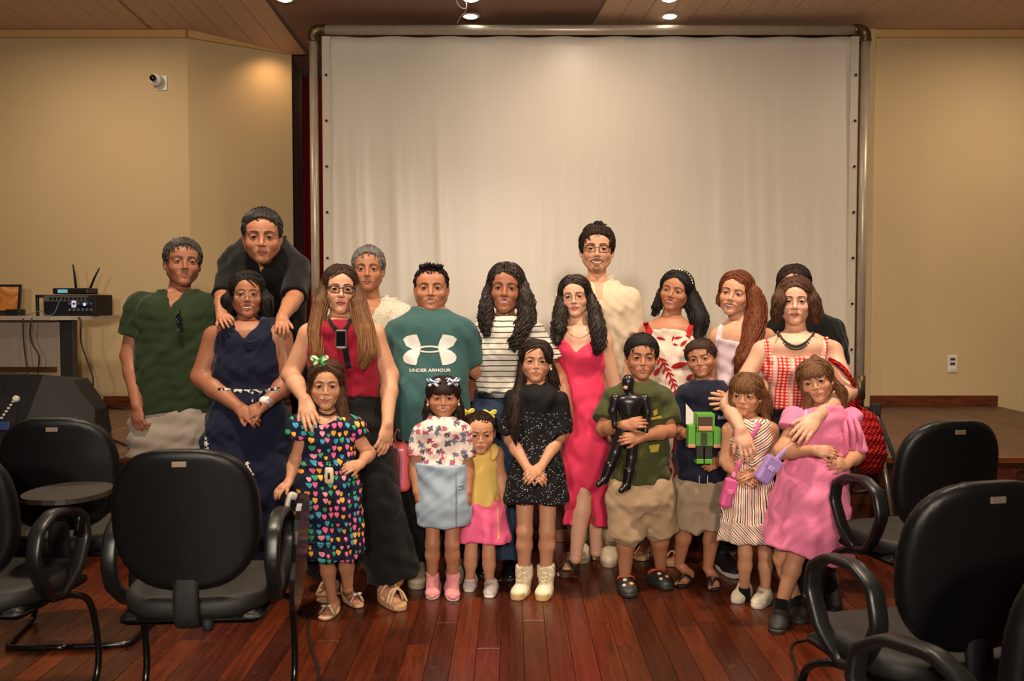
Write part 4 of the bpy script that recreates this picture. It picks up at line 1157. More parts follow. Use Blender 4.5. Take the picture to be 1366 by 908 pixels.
        def fn(X, Y, Z):
            x = ((X - heel[0]) * r[0] + (Y - heel[1]) * r[1]) / L; y = ((X - heel[0]) * d[0] + (Y - heel[1]) * d[1]) / L; z = (Z - heel[2]) / L
            wd = W / 2 * (1.04 - .22 * np.clip((.45 - y) / .45, 0, 1) ** 1.5 + .05 * np.sin(y * 6))
            e = ((np.abs(x) / wd) ** 2.6 + (np.abs(y - .5) / .52) ** 3) ** (1 / 2.8)
            return np.maximum((e - 1) * W * .5, np.abs(z - st / 2 - .003) - st / 2) * L
        g.custom(fn, [(heel + d * L * .5, L * .62)], .003, 'u'); s.field_part('sole', g, sole, .005, up)
        if lace is not None:
            mb = MB()
            for i in range(4):
                y = .40 + i * .085; z = .155 + W * .40 - .012 * i * i * .55
                mb.tube([at(-W * .22, y, z - .03), at(0, y - .01, z + .012), at(W * .22, y, z - .03)], .0042 * L / .25, 5)
            s.part('laces', np.array(mb.v), mb.f, lace, up)
        if kind == 'velcro':
            for y in (.42, .56):
                mb = MB().tube([at(-W * .42, y, .16), at(-W * .27, y, .285 - .16 * (y - .42)), at(0, y, .34 - .2 * (y - .42)), at(W * .27, y, .285 - .16 * (y - .42)), at(W * .42, y, .16)], 1, 8, flat=(.05 * L, .012 * L, tuple(d)))
                s.part('strap', np.array(mb.v), mb.f, m, up)
        return up, at
    def foot(s, px, py, L, heading=0, W=.36, lift=.0, ankle=None):
        """bare foot belonging to the body; lift raises the heel"""
        t = s.ground(px, py); a = math.radians(heading) + s.face; d = np.array([math.sin(a), -math.cos(a), 0]); r = np.array([math.cos(a), math.sin(a), 0])
        heel = t - d * L; at = lambda x, y, z: heel + d * (y * L) + r * (x * L) + np.array([0, 0, z * L])
        f = Field(); lz = lift / L; b0 = .05
        f.cone(at(0, .14, .12 + lz), at(0, .66, .085 + b0 * .5), W * .30 * L, W * .36 * L * .75, .02)
        f.cone(at(-.03, .3, .08 + lz * .7), at(-.05, .74, .06 + b0 * .5), W * .25 * L, W * .2 * L, .02).cone(at(.04, .3, .08 + lz * .7), at(.07, .7, .06 + b0 * .5), W * .25 * L, W * .2 * L, .02)
        if ankle is not None: f.cone(at(0, .18, .14 + lz), ankle, W * .3 * L, .034 * L / .24, .03)
        for i in range(5):
            x = -.125 + .06 * i; rr = (.050 if i == 0 else .036) * L; ln = .97 - .035 * i - (.02 if i == 4 else 0)
            f.cone(at(x * .9, .76, .055 + b0 * .5), at(x, ln, .04 + b0 * .5), rr, rr * .9, .006)
        f.box(at(0, .5, -.5), (L, L, L * .5), .001, .002, 's')
        s.hands.append((f, heel, L)); return at
    def sandal(s, at, L, m, solem, straps, W=.40, thick=.03, heel=.0, name='sandal', plat=0.0):
        g = Field(); o0 = at(0, 0, 0); d = (at(0, 1, 0) - o0) / L; r = (at(1, 0, 0) - o0) / L
        def fn(X, Y, Z):
            x = ((X - o0[0]) * r[0] + (Y - o0[1]) * r[1]) / L; y = ((X - o0[0]) * d[0] + (Y - o0[1]) * d[1]) / L; z = Z - o0[2]
            wd = W / 2 * (1.0 - .2 * np.clip((.45 - y) / .45, 0, 1) ** 1.5)
            e = ((np.abs(x) / wd) ** 2.6 + (np.abs(y - .5) / .535) ** 3) ** (1 / 2.8)
            tp = thick + heel * np.clip((.5 - y) / .35, 0, 1)
            return np.maximum((e - 1) * W * .5 * L, np.maximum(z - tp, .001 - z))
        g.custom(fn, [(o0 + d * L * .5, L * .65)], .003, 'u'); so = s.field_part(name, g, solem, .0048)
        for (pts, w, th) in straps:
            mb = MB().tube(curve_pts([at(*p) for p in pts], 14), 1, 8, flat=(w, th, tuple(d)))
            s.part('strap', np.array(mb.v), mb.f, m, so)
        return so
    # ---- flat print laid on a garment, traced in pixels
    def decal(s, name, target, polys, m, off=.0018, parent=None, cell=.012):
        dg = None
        me = target.data
        bv = BVHTree.FromPolygons([tuple(v.co) for v in me.vertices], [tuple(p.vertices) for p in me.polygons])
        bm = bmesh.new()
        for poly in polys:
            if isinstance(poly, bpy.types.Mesh): bm.from_mesh(poly); continue
            vs = []
            for (px, py) in poly: p = s.q(px, py) - s.o; vs.append(bm.verts.new((p[0], -1.0, p[2])))
            try: bm.faces.new(vs)
            except ValueError: pass
        bmesh.ops.triangulate(bm, faces=bm.faces[:])
        xs = [v.co.x for v in bm.verts]; zs = [v.co.z for v in bm.verts]
        for ax, lo, hi in ((0, min(xs), max(xs)), (2, min(zs), max(zs))):
            x = lo + cell
            while x < hi:
                co = Vector((x if ax == 0 else 0, 0, x if ax == 2 else 0)); no = Vector((1, 0, 0) if ax == 0 else (0, 0, 1))
                bmesh.ops.bisect_plane(bm, geom=bm.verts[:] + bm.edges[:] + bm.faces[:], plane_co=co, plane_no=no); x += cell
        dead = []
        for v in bm.verts:
            h = bv.ray_cast(Vector((v.co.x, -1.2, v.co.z)), Vector((0, 1, 0)))
            if h[0] is None: dead.append(v)
            else: v.co = h[0] + Vector((0, -off, 0)) + h[1] * 0
        bmesh.ops.delete(bm, geom=dead, context='VERTS')
        bmesh.ops.recalc_face_normals(bm, faces=bm.faces)
        me2 = bpy.data.meshes.new(name); bm.to_mesh(me2); bm.free(); smooth(me2)
        return obj(name, me2, m, parent or target)
    def text_mesh(s, body, px0, px1, py, hpx):
        cu = bpy.data.curves.new('lettering', 'FONT'); cu.body = body; cu.size = 1; cu.offset = 0.012; cu.resolution_u = 2
        o = bpy.data.objects.new('lettering', cu); COL.objects.link(o)
        dg = bpy.context.evaluated_depsgraph_get(); dg.update(); me = bpy.data.meshes.new_from_object(o.evaluated_get(dg))
        bpy.data.objects.remove(o)
        xs = [v.co.x for v in me.vertices]; ys = [v.co.y for v in me.vertices]; a = s.q(px0, py) - s.o; b = s.q(px1, py) - s.o; h = hpx / s.sc
        for v in me.vertices:
            u = (v.co.x - min(xs)) / (max(xs) - min(xs)); w = (v.co.y - min(ys)) / (max(ys) - min(ys))
            v.co = (a[0] + (b[0] - a[0]) * u, -1.0, a[2] + h * w)
        return me
# ------------------------------------------------------------------ cloth patterns
def pat(name, fn, rough=.88, weave=600):
    if name in MATS: return MATS[name]
    t = NT(name); co = t.coord(); c = fn(t, co, *t.xyz(co)); t.base(c, rough, 0, .25)
    t.bump(t.math('ADD', t.noise(co, 26, 3), t.math('MULTIPLY', t.noise(co, weave, 1), .25)), .22, .006); MATS[name] = t.m; return t.m
def wob(t, co, v, a=.004, sc=9): return t.math('ADD', v, t.math('MULTIPLY', t.math('SUBTRACT', t.noise(co, sc, 2), .5), a * 2))
def p_hstripe(c0, c1, per, frac):
    def fn(t, co, x, y, z):
        m = t.math('FRACT', t.math('DIVIDE', wob(t, co, z, .005, 7), per)); return t.mix(t.math('LESS_THAN', m, frac), c4(c0), c4(c1))
    return fn
def p_hearts(t, co, x, y, z):
    cells = 30.0
    v2 = t.n('ShaderNodeCombineXYZ', {0: t.math('ADD', x, t.math('MULTIPLY', y, .8)), 1: z, 2: 0.0}).outputs[0]
    vo = t.n('ShaderNodeTexVoronoi', {'Vector': v2, 'Scale': cells, 'Randomness': .55}, voronoi_dimensions='2D')
    d = t.n('ShaderNodeVectorMath', {0: v2, 1: vo.outputs['Position']}, operation='SUBTRACT').outputs[0]
    dx, dz, _ = t.xyz(d)
    sel, sel2, _ = t.xyz(vo.outputs['Color'])
    rad = t.math('MULTIPLY_ADD', sel2, .006, .0075)
    ax = t.math('DIVIDE', t.math('ABSOLUTE', dx), rad); az = t.math('DIVIDE', dz, rad)
    az2 = t.math('SUBTRACT', az, t.math('MULTIPLY', t.math('SQRT', ax), .72))
    r2 = t.math('ADD', t.math('MULTIPLY', ax, ax), t.math('MULTIPLY', az2, az2))
    col = t.ramp(sel, [(0, (238, 168, 62)), (.25, (232, 106, 150)), (.5, (58, 150, 112)), (.72, (66, 160, 190)), (.9, (240, 150, 170))], 'CONSTANT')
    return t.mix(t.math('LESS_THAN', r2, 1.0), c4((22, 27, 52)), col)
def p_blotch(t, co, x, y, z):
    v2 = t.n('ShaderNodeCombineXYZ', {0: x, 1: z, 2: 0.0}).outputs[0]
    vo = t.n('ShaderNodeTexVoronoi', {'Vector': v2, 'Scale': 24.0, 'Randomness': .7}, voronoi_dimensions='2D')
    n = t.noise(co, 95, 3, .6); sel, b, _ = t.xyz(vo.outputs['Color'])
    m = t.math('GREATER_THAN', t.math('SUBTRACT', n, t.math('MULTIPLY', vo.outputs['Distance'], .72)), .26)
    col = t.ramp(sel, [(0, (176, 92, 118)), (.4, (112, 122, 150)), (.62, (160, 70, 92)), (.85, (90, 84, 100))], 'CONSTANT')
    return t.mix(m, c4((236, 216, 206)), col)
def p_glitter(t, co, x, y, z):
    vo = t.n('ShaderNodeTexVoronoi', {'Vector': co, 'Scale': 130.0}); sel, _, _ = t.xyz(vo.outputs['Color'])
    lo = t.math('LESS_THAN', t.math('SUBTRACT', t.math('ABSOLUTE', t.math('SUBTRACT', z, .66)), .0), .25)
    m = t.math('MULTIPLY', t.math('LESS_THAN', vo.outputs['Distance'], .22), t.math('GREATER_THAN', sel, .58))
    return t.mix(t.math('MULTIPLY', m, lo), c4((15, 14, 17)), c4((220, 220, 230)))
def p_gingham(t, co, x, y, z):
    a = t.math('LESS_THAN', t.math('FRACT', t.math('DIVIDE', x, .019)), .5); b = t.math('LESS_THAN', t.math('FRACT', t.math('DIVIDE', wob(t, co, z, .003), .015)), .5)
    s = t.math('MULTIPLY', t.math('ADD', a, b), .5)
    c = t.ramp(s, [(0, (238, 196, 184)), (.3, (218, 84, 70)), (.8, (196, 34, 28))], 'CONSTANT')
    big = t.math('LESS_THAN', t.math('FRACT', t.math('DIVIDE', x, .075)), .28)
    return t.mix(t.math('MULTIPLY', big, .5), c, c4((240, 214, 204)))
def p_multistripe(slant, per=.042):
    def fn(t, co, x, y, z):
        u = t.math('ADD', t.math('MULTIPLY', t.math('ARCTAN2', x, t.math('MULTIPLY', y, -1.0)), .1), t.math('MULTIPLY', z, slant)) if slant != 'v' else t.math('SUBTRACT', z, t.math('MULTIPLY', t.math('ABSOLUTE', x), .65))
        m = t.math('FRACT', t.math('DIVIDE', wob(t, co, u, .002), per))
        return t.ramp(m, [(0, (232, 214, 196)), (.22, (38, 40, 58)), (.36, (236, 220, 204)), (.52, (206, 122, 100)), (.68, (232, 214, 196)), (.86, (40, 42, 60))], 'CONSTANT')
    return fn
def p_denim(t, co, x, y, z):
    n = t.noise(t.scale(co, (160, 160, 30)), 1, 3); b = t.noise(co, 5, 3)
    return t.mix(t.math('MULTIPLY', b, .8), t.mix(n, c4((28, 38, 58)), c4((56, 72, 98))), c4((40, 52, 76)))
def p_swirl(t, co, x, y, z):
    w = t.n('ShaderNodeTexWave', {'Vector': co, 'Scale': 7.0, 'Distortion': 9.0, 'Detail': 2.0, 'Detail Scale': 1.4}).outputs[1]
    return t.mix(t.ramp(w, [(.62, (0, 0, 0)), (.68, (1, 1, 1))]), c4((150, 24, 34)), c4((226, 200, 186)))
# hair tones
HB = m_hair('hair_black', (9, 7, 7), (34, 26, 23)); HDB = m_hair('hair_dark_brown', (20, 12, 9), (54, 34, 24)); HBR = m_hair('hair_brown', (44, 26, 16), (92, 58, 36))
HGD = m_hair('hair_dark_grey', (22, 21, 21), (88, 86, 84), .5, 90); HGL = m_hair('hair_light_grey', (48, 46, 44), (150, 146, 140), .55, 90); HAU = m_hair('hair_auburn', (52, 22, 12), (138, 70, 34)); HKB = m_hair('hair_light_brown', (66, 40, 24), (136, 92, 58))
def m_ombre():
    t = NT('hair_ombre'); co = t.coord(); x, y, z = t.xyz(co); g = t.noise(t.scale(co, (110, 110, 7)), 1, 4, .6, .4)
    up = t.ramp(t.math('MULTIPLY_ADD', z, 2.2, -2.85), [(0, (1, 1, 1)), (.62, (0, 0, 0))]); c = t.mix(up, t.mix(g, c4((20, 12, 9)), c4((58, 36, 24))), t.mix(g, c4((66, 38, 20)), c4((158, 110, 70))))
    t.base(c, .55, 0, .22); t.bump(g, .7, .003); return t.m
HOM = m_ombre(); HBC = m_hair('hair_black_curls', (8, 6, 6), (62, 48, 42), .42, 60)
FRB = plain('frame_black', (14, 12, 12), .25); FRM = plain('frame_metal', (150, 120, 90), .3, .8); FRT = plain('frame_tortoise', (60, 34, 22), .25)
C_BLK = cloth('black_cloth', (12, 11, 12)); C_NAVY = cloth('navy_cloth', (16, 21, 44)); C_KHA = cloth('khaki_cloth', (168, 142, 112)); C_WHT = cloth('white_cloth', (226, 212, 194))
SOLE_W = plain('sole_white', (214, 206, 194), .5); SOLE_T = plain('sole_tan', (178, 142, 98), .6); SOLE_B = plain('sole_black', (22, 21, 21), .6); LACE_W = plain('lace_white', (214, 206, 196), .7)
def zrow(p, z): return 400 + (CAMZ - z) * p.sc
def stand(p, lx, rx, fl, fr, hip=.80, knee=.46, r=(.085, .058, .038), ay=.09, kb=0.0):
    """legs from hips at columns lx, rx to feet given as ground pixels (toe tips); ankle sits behind the toe"""
    for hx, (fx, fy, back) in ((lx, fl), (rx, fr)):
        g = p.ground(fx, fy); a = np.array([g[0], g[1] + back, p.o[2] + ay]); h = p.q(hx, zrow(p, p.o[2] + hip)); k = a + (h - a) * ((knee - ay) / (hip - ay)); k = k + np.array([0, -.02 - kb, 0])
        p.leg([h, k, a], r)

# ================================================================== 1 man in green tee
p = Person('man in a dark green v-neck tee and grey cargo shorts, standing beside the desk', 232, 240, 'brown')
p.head(241, 318, 381, 6, -2, 3, fw=1.02, hw=1.1, smile=.5, brow=(40, 34, 30), brow_t=1.2, neck=.056, nb=(236, 402, .03), stub=.1, lips=(150, 84, 70))
T = [(388, 220, 254), (394, 202, 268), (402, 186, 280), (420, 180, 288), (450, 187, 287), (480, 186, 285), (510, 185, 282), (535, 186, 279), (547, 187, 277)]
p.torso(T + [(570, 187, 273)])
p.arm([(181, 404, 0), (172, 474, -.02), (183, 540, -.14)], (.055, .045, .031), tip=(187, 590, -.18), hn=(-.5, -1, .1), curl=.75, side=1, hl=.19)
p.arm([(283, 405, .02), (292, 470, .1), (300, 520, .12)], (.052, .044, .03))
sh = p.garment('shirt', cloth('green_cloth', (36, 50, 27)), T, [(0, .62, .017, .012), (1, .8, .016, .01)], [p.necktop(.004, .01), p.vneck(238, 416, 13, 386)], seed=3, grow=.008)
stand(p, 205, 252, (198, 752, .2), (250, 752, .2), r=(.09, .062, .042))
p.garment('cargo_shorts', cloth('grey_khaki', (150, 138, 126)), [(546, 189, 274), (560, 183, 275), (590, 175, 274), (606, 172, 274)], (), (), legs=((0, 1.1, .022, .015), (1, 1.1, .022, .015)), seed=5, k=.05)
p.hair(HGD, inf=.008, low=-.022, hz=.110, hx=.071, top=.002, seed=2)
for x in (198, 250): p.shoe(x, 752, .28, plain('shoe_brown', (70, 50, 38), .5), SOLE_W, 0)
p.finish()
# sunglasses hung at the neckline
c = p.surf(240, 421, .0); mb = MB()
sg = empty('sunglasses', c, 'dark sunglasses hanging from the neckline of the green tee', 'sunglasses')
for k, (dx, dz) in enumerate(((0, -.012), (.012, -.062))):
    pts = [(dx + .016 * math.cos(a), -.012 - .012 * k, dz + .021 * math.sin(a)) for a in np.linspace(0, 2 * math.pi, 16, False)]
    fr_ = MB().tube(pts, .003, 6, closed=True).build('rim', FRB, sg, True); MB().add(pts + [(a, b + .002, c_) for a, b, c_ in pts], [list(range(16)), list(range(16, 32))[::-1]]).build('lens', plain('lens_dark', (24, 30, 40), .1), fr_)
MB().tube([(.004, -.008, .012), (.0, .002, .03), (-.002, .014, -.04), (.004, .012, -.09)], .0025, 6).build('temple', FRB, sg, True)

# ================================================================== 2 man in black shirt, bending over from the stage
p = Person('man in a black shirt bending forward, hands on the shoulders of the woman in navy', 350, 242, 'tan', ground=ZS)
p.head(349, 279, 348, -2, 8, 0, fw=1.06, hw=1.08, jaw=1.08, smile=.15, brow=(20, 16, 14), brow_t=1.3, neck=.062, nb=(349, 352, .16), stub=.25, dy=-.12, lips=(140, 80, 68))
T = [(318, 330, 372, .8, .18), (326, 312, 392, .8, .18), (345, 301, 402, .85, .15), (370, 300, 410, .8, .12), (400, 303, 408, .75, .2), (430, 308, 405, .7, .3), (470, 312, 404, .7, .4), (500, 314, 404, .7, .45)]
p.torso(T)
p.arm([(304, 352, .1), (298, 396, -.1), (296, 422, -.36)], (.054, .045, .030), tip=(304, 426, -.50), hn=(-.2, -.8, 1), curl=.55, side=1, hl=.155, spread=.2)
p.arm([(401, 352, .1), (393, 396, -.1), (376, 424, -.34)], (.054, .045, .030), tip=(376, 440, -.46), hn=(.2, -.8, 1), curl=.55, side=-1, hl=.155, spread=.2)
sh = p.garment('shirt', C_BLK, T, [(0, .97, .011, .008), (1, .97, .011, .008)], [p.vneck(351, 366, 13, 340)], seed=7)
for sx in (-1, 1):
    mb = MB().tube([p.q(349 + sx * 16, 334, .02), p.q(349 + sx * 17, 346, -.02), p.q(349 + sx * 6, 362, -.03)], 1, 8, flat=(.022, .006, (sx, 0, .3)))
    p.part('collar', np.array(mb.v), mb.f, C_BLK, sh)
for sx in (-1, 1):
    a = np.array([p.o[0] + sx * .1, 5.78, ZS + .08]); p.leg([p.q(350 + sx * 22, 490, .48), np.array([p.o[0] + sx * .11, 5.72, ZS + .45]), a], (.09, .062, .042))
    gx = 683 + a[0] / 5.68 * F; gy = 400 + (CAMZ - ZS) / 5.68 * F
    p.shoe(gx, gy, .27, plain('shoe_black', (24, 22, 22), .4), SOLE_B, 0)
p.garment('trousers', cloth('charcoal_cloth', (18, 18, 21)), [(485, 314, 402, .7, .45), (510, 314, 402, .7, .48)], (), (), legs=((0, 1.9, .02, .01), (1, 1.9, .02, .01)), seed=8)
p.hair(HGD if False else m_hair('hair_salt_dark', (14, 13, 13), (64, 62, 60), .45, 90), inf=.006, low=-.020, hz=.108, hx=.072, top=.004, seed=4)
p.finish()

# ================================================================== 3 woman in navy dress
p = Person('woman in a sleeveless navy dress with silver glasses, hands clasped at her waist', 330, 258, 'brown')
p.head(329, 362, 423, -1, -2, 0, fw=1.08, smile=1.0, open_=.0065, brow=(30, 22, 18), neck=.05, nb=(330, 441, .03), lips=(148, 76, 66))
T = [(428, 306, 356), (433, 292, 372), (440, 284, 380), (455, 288, 376), (475, 289, 375), (500, 289, 375), (520, 292, 372), (545, 284, 380), (575, 278, 384), (610, 277, 386)]
p.torso(T, .012, .66)
p.arm([(282, 446, .0), (268, 503, -.02), (318, 543, -.16)], (.058, .05, .03), tip=(340, 557, -.2), hn=(.2, -1, .5), curl=.55, side=1, hl=.165)
p.arm([(380, 447, .0), (388, 506, -.02), (352, 540, -.16)], (.056, .048, .029), tip=(322, 556, -.2), hn=(-.1, -1, .6), curl=.55, side=-1, hl=.165)
dr_ = p.garment('dress', C_NAVY, [(425, 306, 358, .8), (431, 298, 367), (440, 293, 371), (455, 290, 374)] + [r for r in T[4:8]] + [(575, 276, 386, .66), (640, 272, 392, .62), (700, 270, 394, .6), (755, 268, 396, .58)], (), [p.necktop(.012, .015), p.vneck(334, 455, 19, 424)], dr=.67, grow=.006, folds=(9, .035, 540), seed=9)
for k in range(3):
    w = 9 - k * 2; y0 = 456 + k * 4
    p.ribbon('cowl_fold', [(334 - w * 1.6, y0 - 5), (334 - w * .5, y0), (334 + w * .5, y0), (334 + w * 1.6, y0 - 5)], C_NAVY, .009, .006, dr_, 0.0, 12, (0, 0, 1), [.3, 1, 1, .3])
BP = pat('belt_print', lambda t, co, x, y, z: t.mix(t.math('GREATER_THAN', t.noise(co, 60, 2), .52), c4((26, 28, 44)), c4((205, 200, 196))), .6)
p.ribbon('belt_cord', [(291, 519), (312, 521), (333, 522), (355, 521), (373, 518)], BP, .009, .003, dr_, .002, 24, (0, 0, 1))
for x in (337, 347): p.ribbon('belt_tail', [(x, 522), (x - 1, 530), (x + 1, 540)], BP, .004, .003, dr_, .003, 8)
def flower_decal(cx, cy, r): return [[(cx + r * math.cos(a) * (1 + .35 * math.cos(5 * a)), cy + r * math.sin(a) * (1 + .35 * math.cos(5 * a))) for a in np.linspace(0, 2 * math.pi, 30, False)]]
for (cx, cy, r) in ((284, 580, 2), (285, 587, 3.2), (286.5, 596, 4.2), (341, 611, 2.2), (341, 618, 3.6), (344, 625, 4.6), (339, 627, 3)): p.decal('flower_applique', dr_, flower_decal(cx, cy, r), plain('applique_white', (220, 212, 204), .7), .004)
w_ = p.arms[1][2]; e_ = p.arms[1][1]; dv = (e_ - w_) / np.linalg.norm(e_ - w_); wc = w_ + dv * .03
f = Field().cone(wc - dv * .007, wc + dv * .007, .034, .035, .003, flat=True); wt = p.field_part('watch', f, plain('watch_band', (190, 184, 180), .35, .6), .004)
p.field_part('watch_face', Field().ell(wc + np.array([-.012, -.034, .008]), (.021, .008, .021), .002), plain('watch_white', (232, 228, 224), .3), .003, wt)
p.hair(HB, inf=.012, hx=.066, hz=.098, part=-.02, paths=[[('h', -.07, .02, .02, .034), (304, 400, .01, .036), (307, 424, .02, .026)], [('h', .07, .02, .02, .034), (355, 400, .01, .038), (358, 430, .02, .028)]], locks=(22, .009, .005, 14), seed=5)
p.glasses(FRM, .024, .016)
stand(p, 312, 352, (305, 772, .18), (352, 772, .18), r=(.09, .06, .038), hip=.78)
for x in (305, 352): p.shoe(x, 772, .24, plain('shoe_black', (24, 22, 22), .4), SOLE_B)
p.finish()

# ================================================================== 4 woman in burgundy top
p = Person('woman in a burgundy sleeveless top with long ombre hair and black glasses', 455, 276, 'light')
p.head(452, 353, 417, 3, 0, 2, fw=.98, smile=.25, brow=(34, 22, 16), brow_t=1.1, neck=.047, nb=(454, 436, .03), lips=(150, 56, 60))
T = [(424, 430, 478), (429, 414, 496), (437, 406, 506), (450, 414, 500), (470, 418, 497), (495, 424, 498), (522, 420, 502), (550, 412, 508), (580, 406, 512)]
p.torso(T, .012, .64)
p.arm([(408, 443, 0), (388, 500, .02), (407, 533, -.25)], (.05, .043, .027), tip=(418, 574, -.36), hn=(-.2, -1, .6), curl=.28, side=1, hl=.175, spread=.16)
p.arm([(504, 443, 0), (520, 500, .02), (517, 564, -.13)], (.05, .042, .027), tip=(508, 612, -.17), hn=(.8, -.7, .1), curl=.35, side=-1, hl=.175)
tp_ = p.garment('top', cloth('burgundy_cloth', (132, 16, 38)), [(426, 436, 472, .85), (431, 428, 482, .75), (440, 420, 490, .7), (450, 417, 495), (470, 416, 498), (495, 420, 499), (526, 420, 502)], (), [p.necktop(.006, .006)], dr=.68, grow=.008, seed=11)
stand(p, 430, 486, (437, 800, .2), (519, 812, .19), r=(.09, .064, .05), hip=.82)
p.garment('trousers', C_BLK, [(520, 420, 503, .66), (545, 411, 510), (575, 405, 516)], (), (), legs=((0, 1.93, .028, .055), (1, 1.93, .026, .05)), seed=12)
SAND = plain('sandal_beige', (206, 172, 138), .45); CORK = plain('cork_sole', (180, 142, 104), .7, bump=(150, .5))
for (x, y, h) in ((432, 804, -10), (536, 815, 22)):
    at = p.foot(x, y, .23, h, lift=.03, ankle=None)
    p.sandal(at, .23, SAND, CORK, [([(-.2, .72, .12), (-.08, .66, .36), (.1, .74, .34), (.2, .82, .12)], .012, .004), ([(.2, .62, .12), (.1, .62, .38), (-.08, .76, .33), (-.2, .84, .12)], .012, .004), ([(-.17, .3, .2), (-.05, .45, .44), (.1, .45, .44), (.17, .3, .2)], .010, .004)], thick=.03, heel=.03)
p.hair(HOM, inf=.010, hx=.060, hz=.100, part=.006, paths=[[('h', -.068, .01, .03, .034), (428, 405, -.04, .040), (421, 440, -.07, .040), (424, 470, -.09, .030), (417, 490, -.08, .012)], [('h', .068, .01, .03, .034), (478, 405, -.04, .042), (487, 440, -.09, .046), (491, 470, -.11, .040), (484, 490, -.11, .016)]], locks=(34, .008, .010, 22), seed=6)
p.glasses(FRB, .0245, .0165, 3.2, .0026)
p.finish()
ly = empty('lanyard_phone', p.surf(455, 452, .014), 'black phone hanging on a black lanyard over the burgundy top', 'phone')
l0 = V3(ly.location); k_ = lambda px, py, dy: p.q(px, py, dy) - l0
PH = MB().box((-.026, -.008, -.048), (.026, .006, .044), .007).build('phone_case', plain('phone_rim', (150, 146, 144), .3, .6), ly)
MB().box((-.022, -.0105, -.034), (.022, -.007, .038), .002).build('screen', plain('phone_glass', (10, 10, 12), .12), PH)
MB().lathe([(.005, 0), (.005, .002), (.003, .003)], seg=12, M=Matrix.Translation((0, -.008, -.042)) @ Matrix.Rotation(math.pi / 2, 4, 'X')).build('button', plain('phone_btn', (120, 118, 116), .4), PH)
for pix, w in (([(439, 425), (443, 433), (451, 441)], .009), ([(467, 425), (464, 433), (459, 441)], .009), ([(460, 463), (462, 475), (465, 491)], .014)):
    mb = MB().tube([p.surf(a[0], a[1], .006) - l0 for a in curve_pts([(x, y, 0) for x, y in pix], 10)], 1, 8, flat=(w, .0025, (1, 0, 0))); mb.build('strap', C_BLK, ly, True)
# ================================================================== 5 grey haired man behind
p = Person('grey haired man in a pale open collar shirt standing behind the woman in burgundy', 492, 232, 'tan')
p.head(491, 329, 388, -4, 0, 0, fw=1.0, hw=1.06, smile=.1, brow=(44, 38, 34), brow_t=1.3, neck=.053, nb=(495, 412, .03), stub=.2, lips=(140, 78, 66), age=1)
T = [(400, 474, 520), (405, 456, 534), (415, 448, 544), (440, 446, 548), (480, 450, 544), (530, 452, 542), (570, 452, 542)]
p.torso(T)
p.arm([(449, 420, .02), (444, 490, .04), (448, 550, 0)], (.05, .042, .03)); p.arm([(543, 420, .02), (548, 490, .04), (545, 550, 0)], (.05, .042, .03))
sh = p.garment('shirt', pat('pale_shirt_print', lambda t, co, x, y, z: t.mix(t.math('GREATER_THAN', t.noise(co, 130, 2), .62), c4((206, 196, 178)), c4((150, 142, 132)))), T, [(0, .6, .018, .01), (1, .6, .018, .01)], [p.vneck(500, 432, 13, 398)], seed=13)
for sx in (-1, 1):
    mb = MB().tube([p.q(497 + sx * 15, 396, .03), p.q(499 + sx * 15, 408, -.06), p.q(501 + sx * 8, 424, -.10)], 1, 8, flat=(.03, .006, (sx, -.3, .3)))
    p.part('collar', np.array(mb.v), mb.f, C_WHT, sh)
stand(p, 478, 516, (476, 742, .18), (516, 742, .18))
p.garment('trousers', cloth('charcoal_cloth', (18, 18, 21)), [(560, 452, 542), (590, 452, 540)], (), (), legs=((0, 1.95, .02, .01), (1, 1.95, .02, .01)), seed=14)
for x in (476, 516): p.shoe(x, 742, .27, plain('shoe_black', (24, 22, 22), .4), SOLE_B)
p.hair(HGL, inf=.007, low=-.016, hz=.110, hx=.071, top=.006, seed=7)
p.finish()

# ================================================================== 6 man in teal tee
p = Person('heavyset man in a teal tee with a large white sports logo', 575, 262, 'tan')
p.head(575, 353, 414, -2, 0, 0, fw=1.1, hw=1.13, jaw=1.14, smile=.7, open_=.003, brow=(16, 12, 10), brow_t=1.25, neck=.064, nb=(575, 430, .03), lips=(150, 82, 70), nose=1.15)
T = [(412, 556, 594, .8), (419, 540, 610), (428, 526, 623), (442, 522, 627), (465, 526, 622, .72, -.01), (500, 526, 624, .8, -.03), (535, 525, 626, .85, -.04), (560, 527, 624, .82, -.03), (583, 530, 620, .78, -.02)]
p.torso(T + [(610, 534, 616, .7), (640, 538, 612, .7)], .013, .66)
p.arm([(527, 444, .02), (521, 505, .06), (529, 560, .0)], (.058, .05, .032), tip=(528, 600, -.03), hn=(-1, -.4, 0), curl=.9, side=1, hl=.18)
p.arm([(621, 444, .02), (634, 490, .08), (660, 510, .16)], (.058, .05, .032))
sh = p.garment('tee_shirt', cloth('teal_cloth', (52, 86, 86)), T, [(0, .72, .017, .012), (1, .84, .017, .012)], [p.necktop(.006, .012)], dr=.66, seed=15)
UA = plain('print_white', (206, 204, 200), .7)
def mir(poly, cx): return [(2 * cx - x, y) for x, y in poly]
cx = 576.3
up_ = [(541.5, 451), (546, 447), (552, 445.5), (559.5, 444.5), (560, 451), (562.5, 457), (566.5, 461.5), (559, 463.5), (553, 463), (546, 459.5)]
dn_ = [(541.5, 474), (544, 469.5), (549, 465.5), (556, 463), (566, 461.5), (562.5, 466), (560.5, 471), (559.5, 484), (553, 483.5), (546, 481.5), (543, 479)]
ring = [(cx + 17 * math.cos(a), 463.5 + 4.6 * math.sin(a)) for a in np.linspace(math.pi, 2 * math.pi, 14)] + [(cx + 12.5 * math.cos(a), 463.7 + 2.6 * math.sin(a)) for a in np.linspace(2 * math.pi, math.pi, 14)]
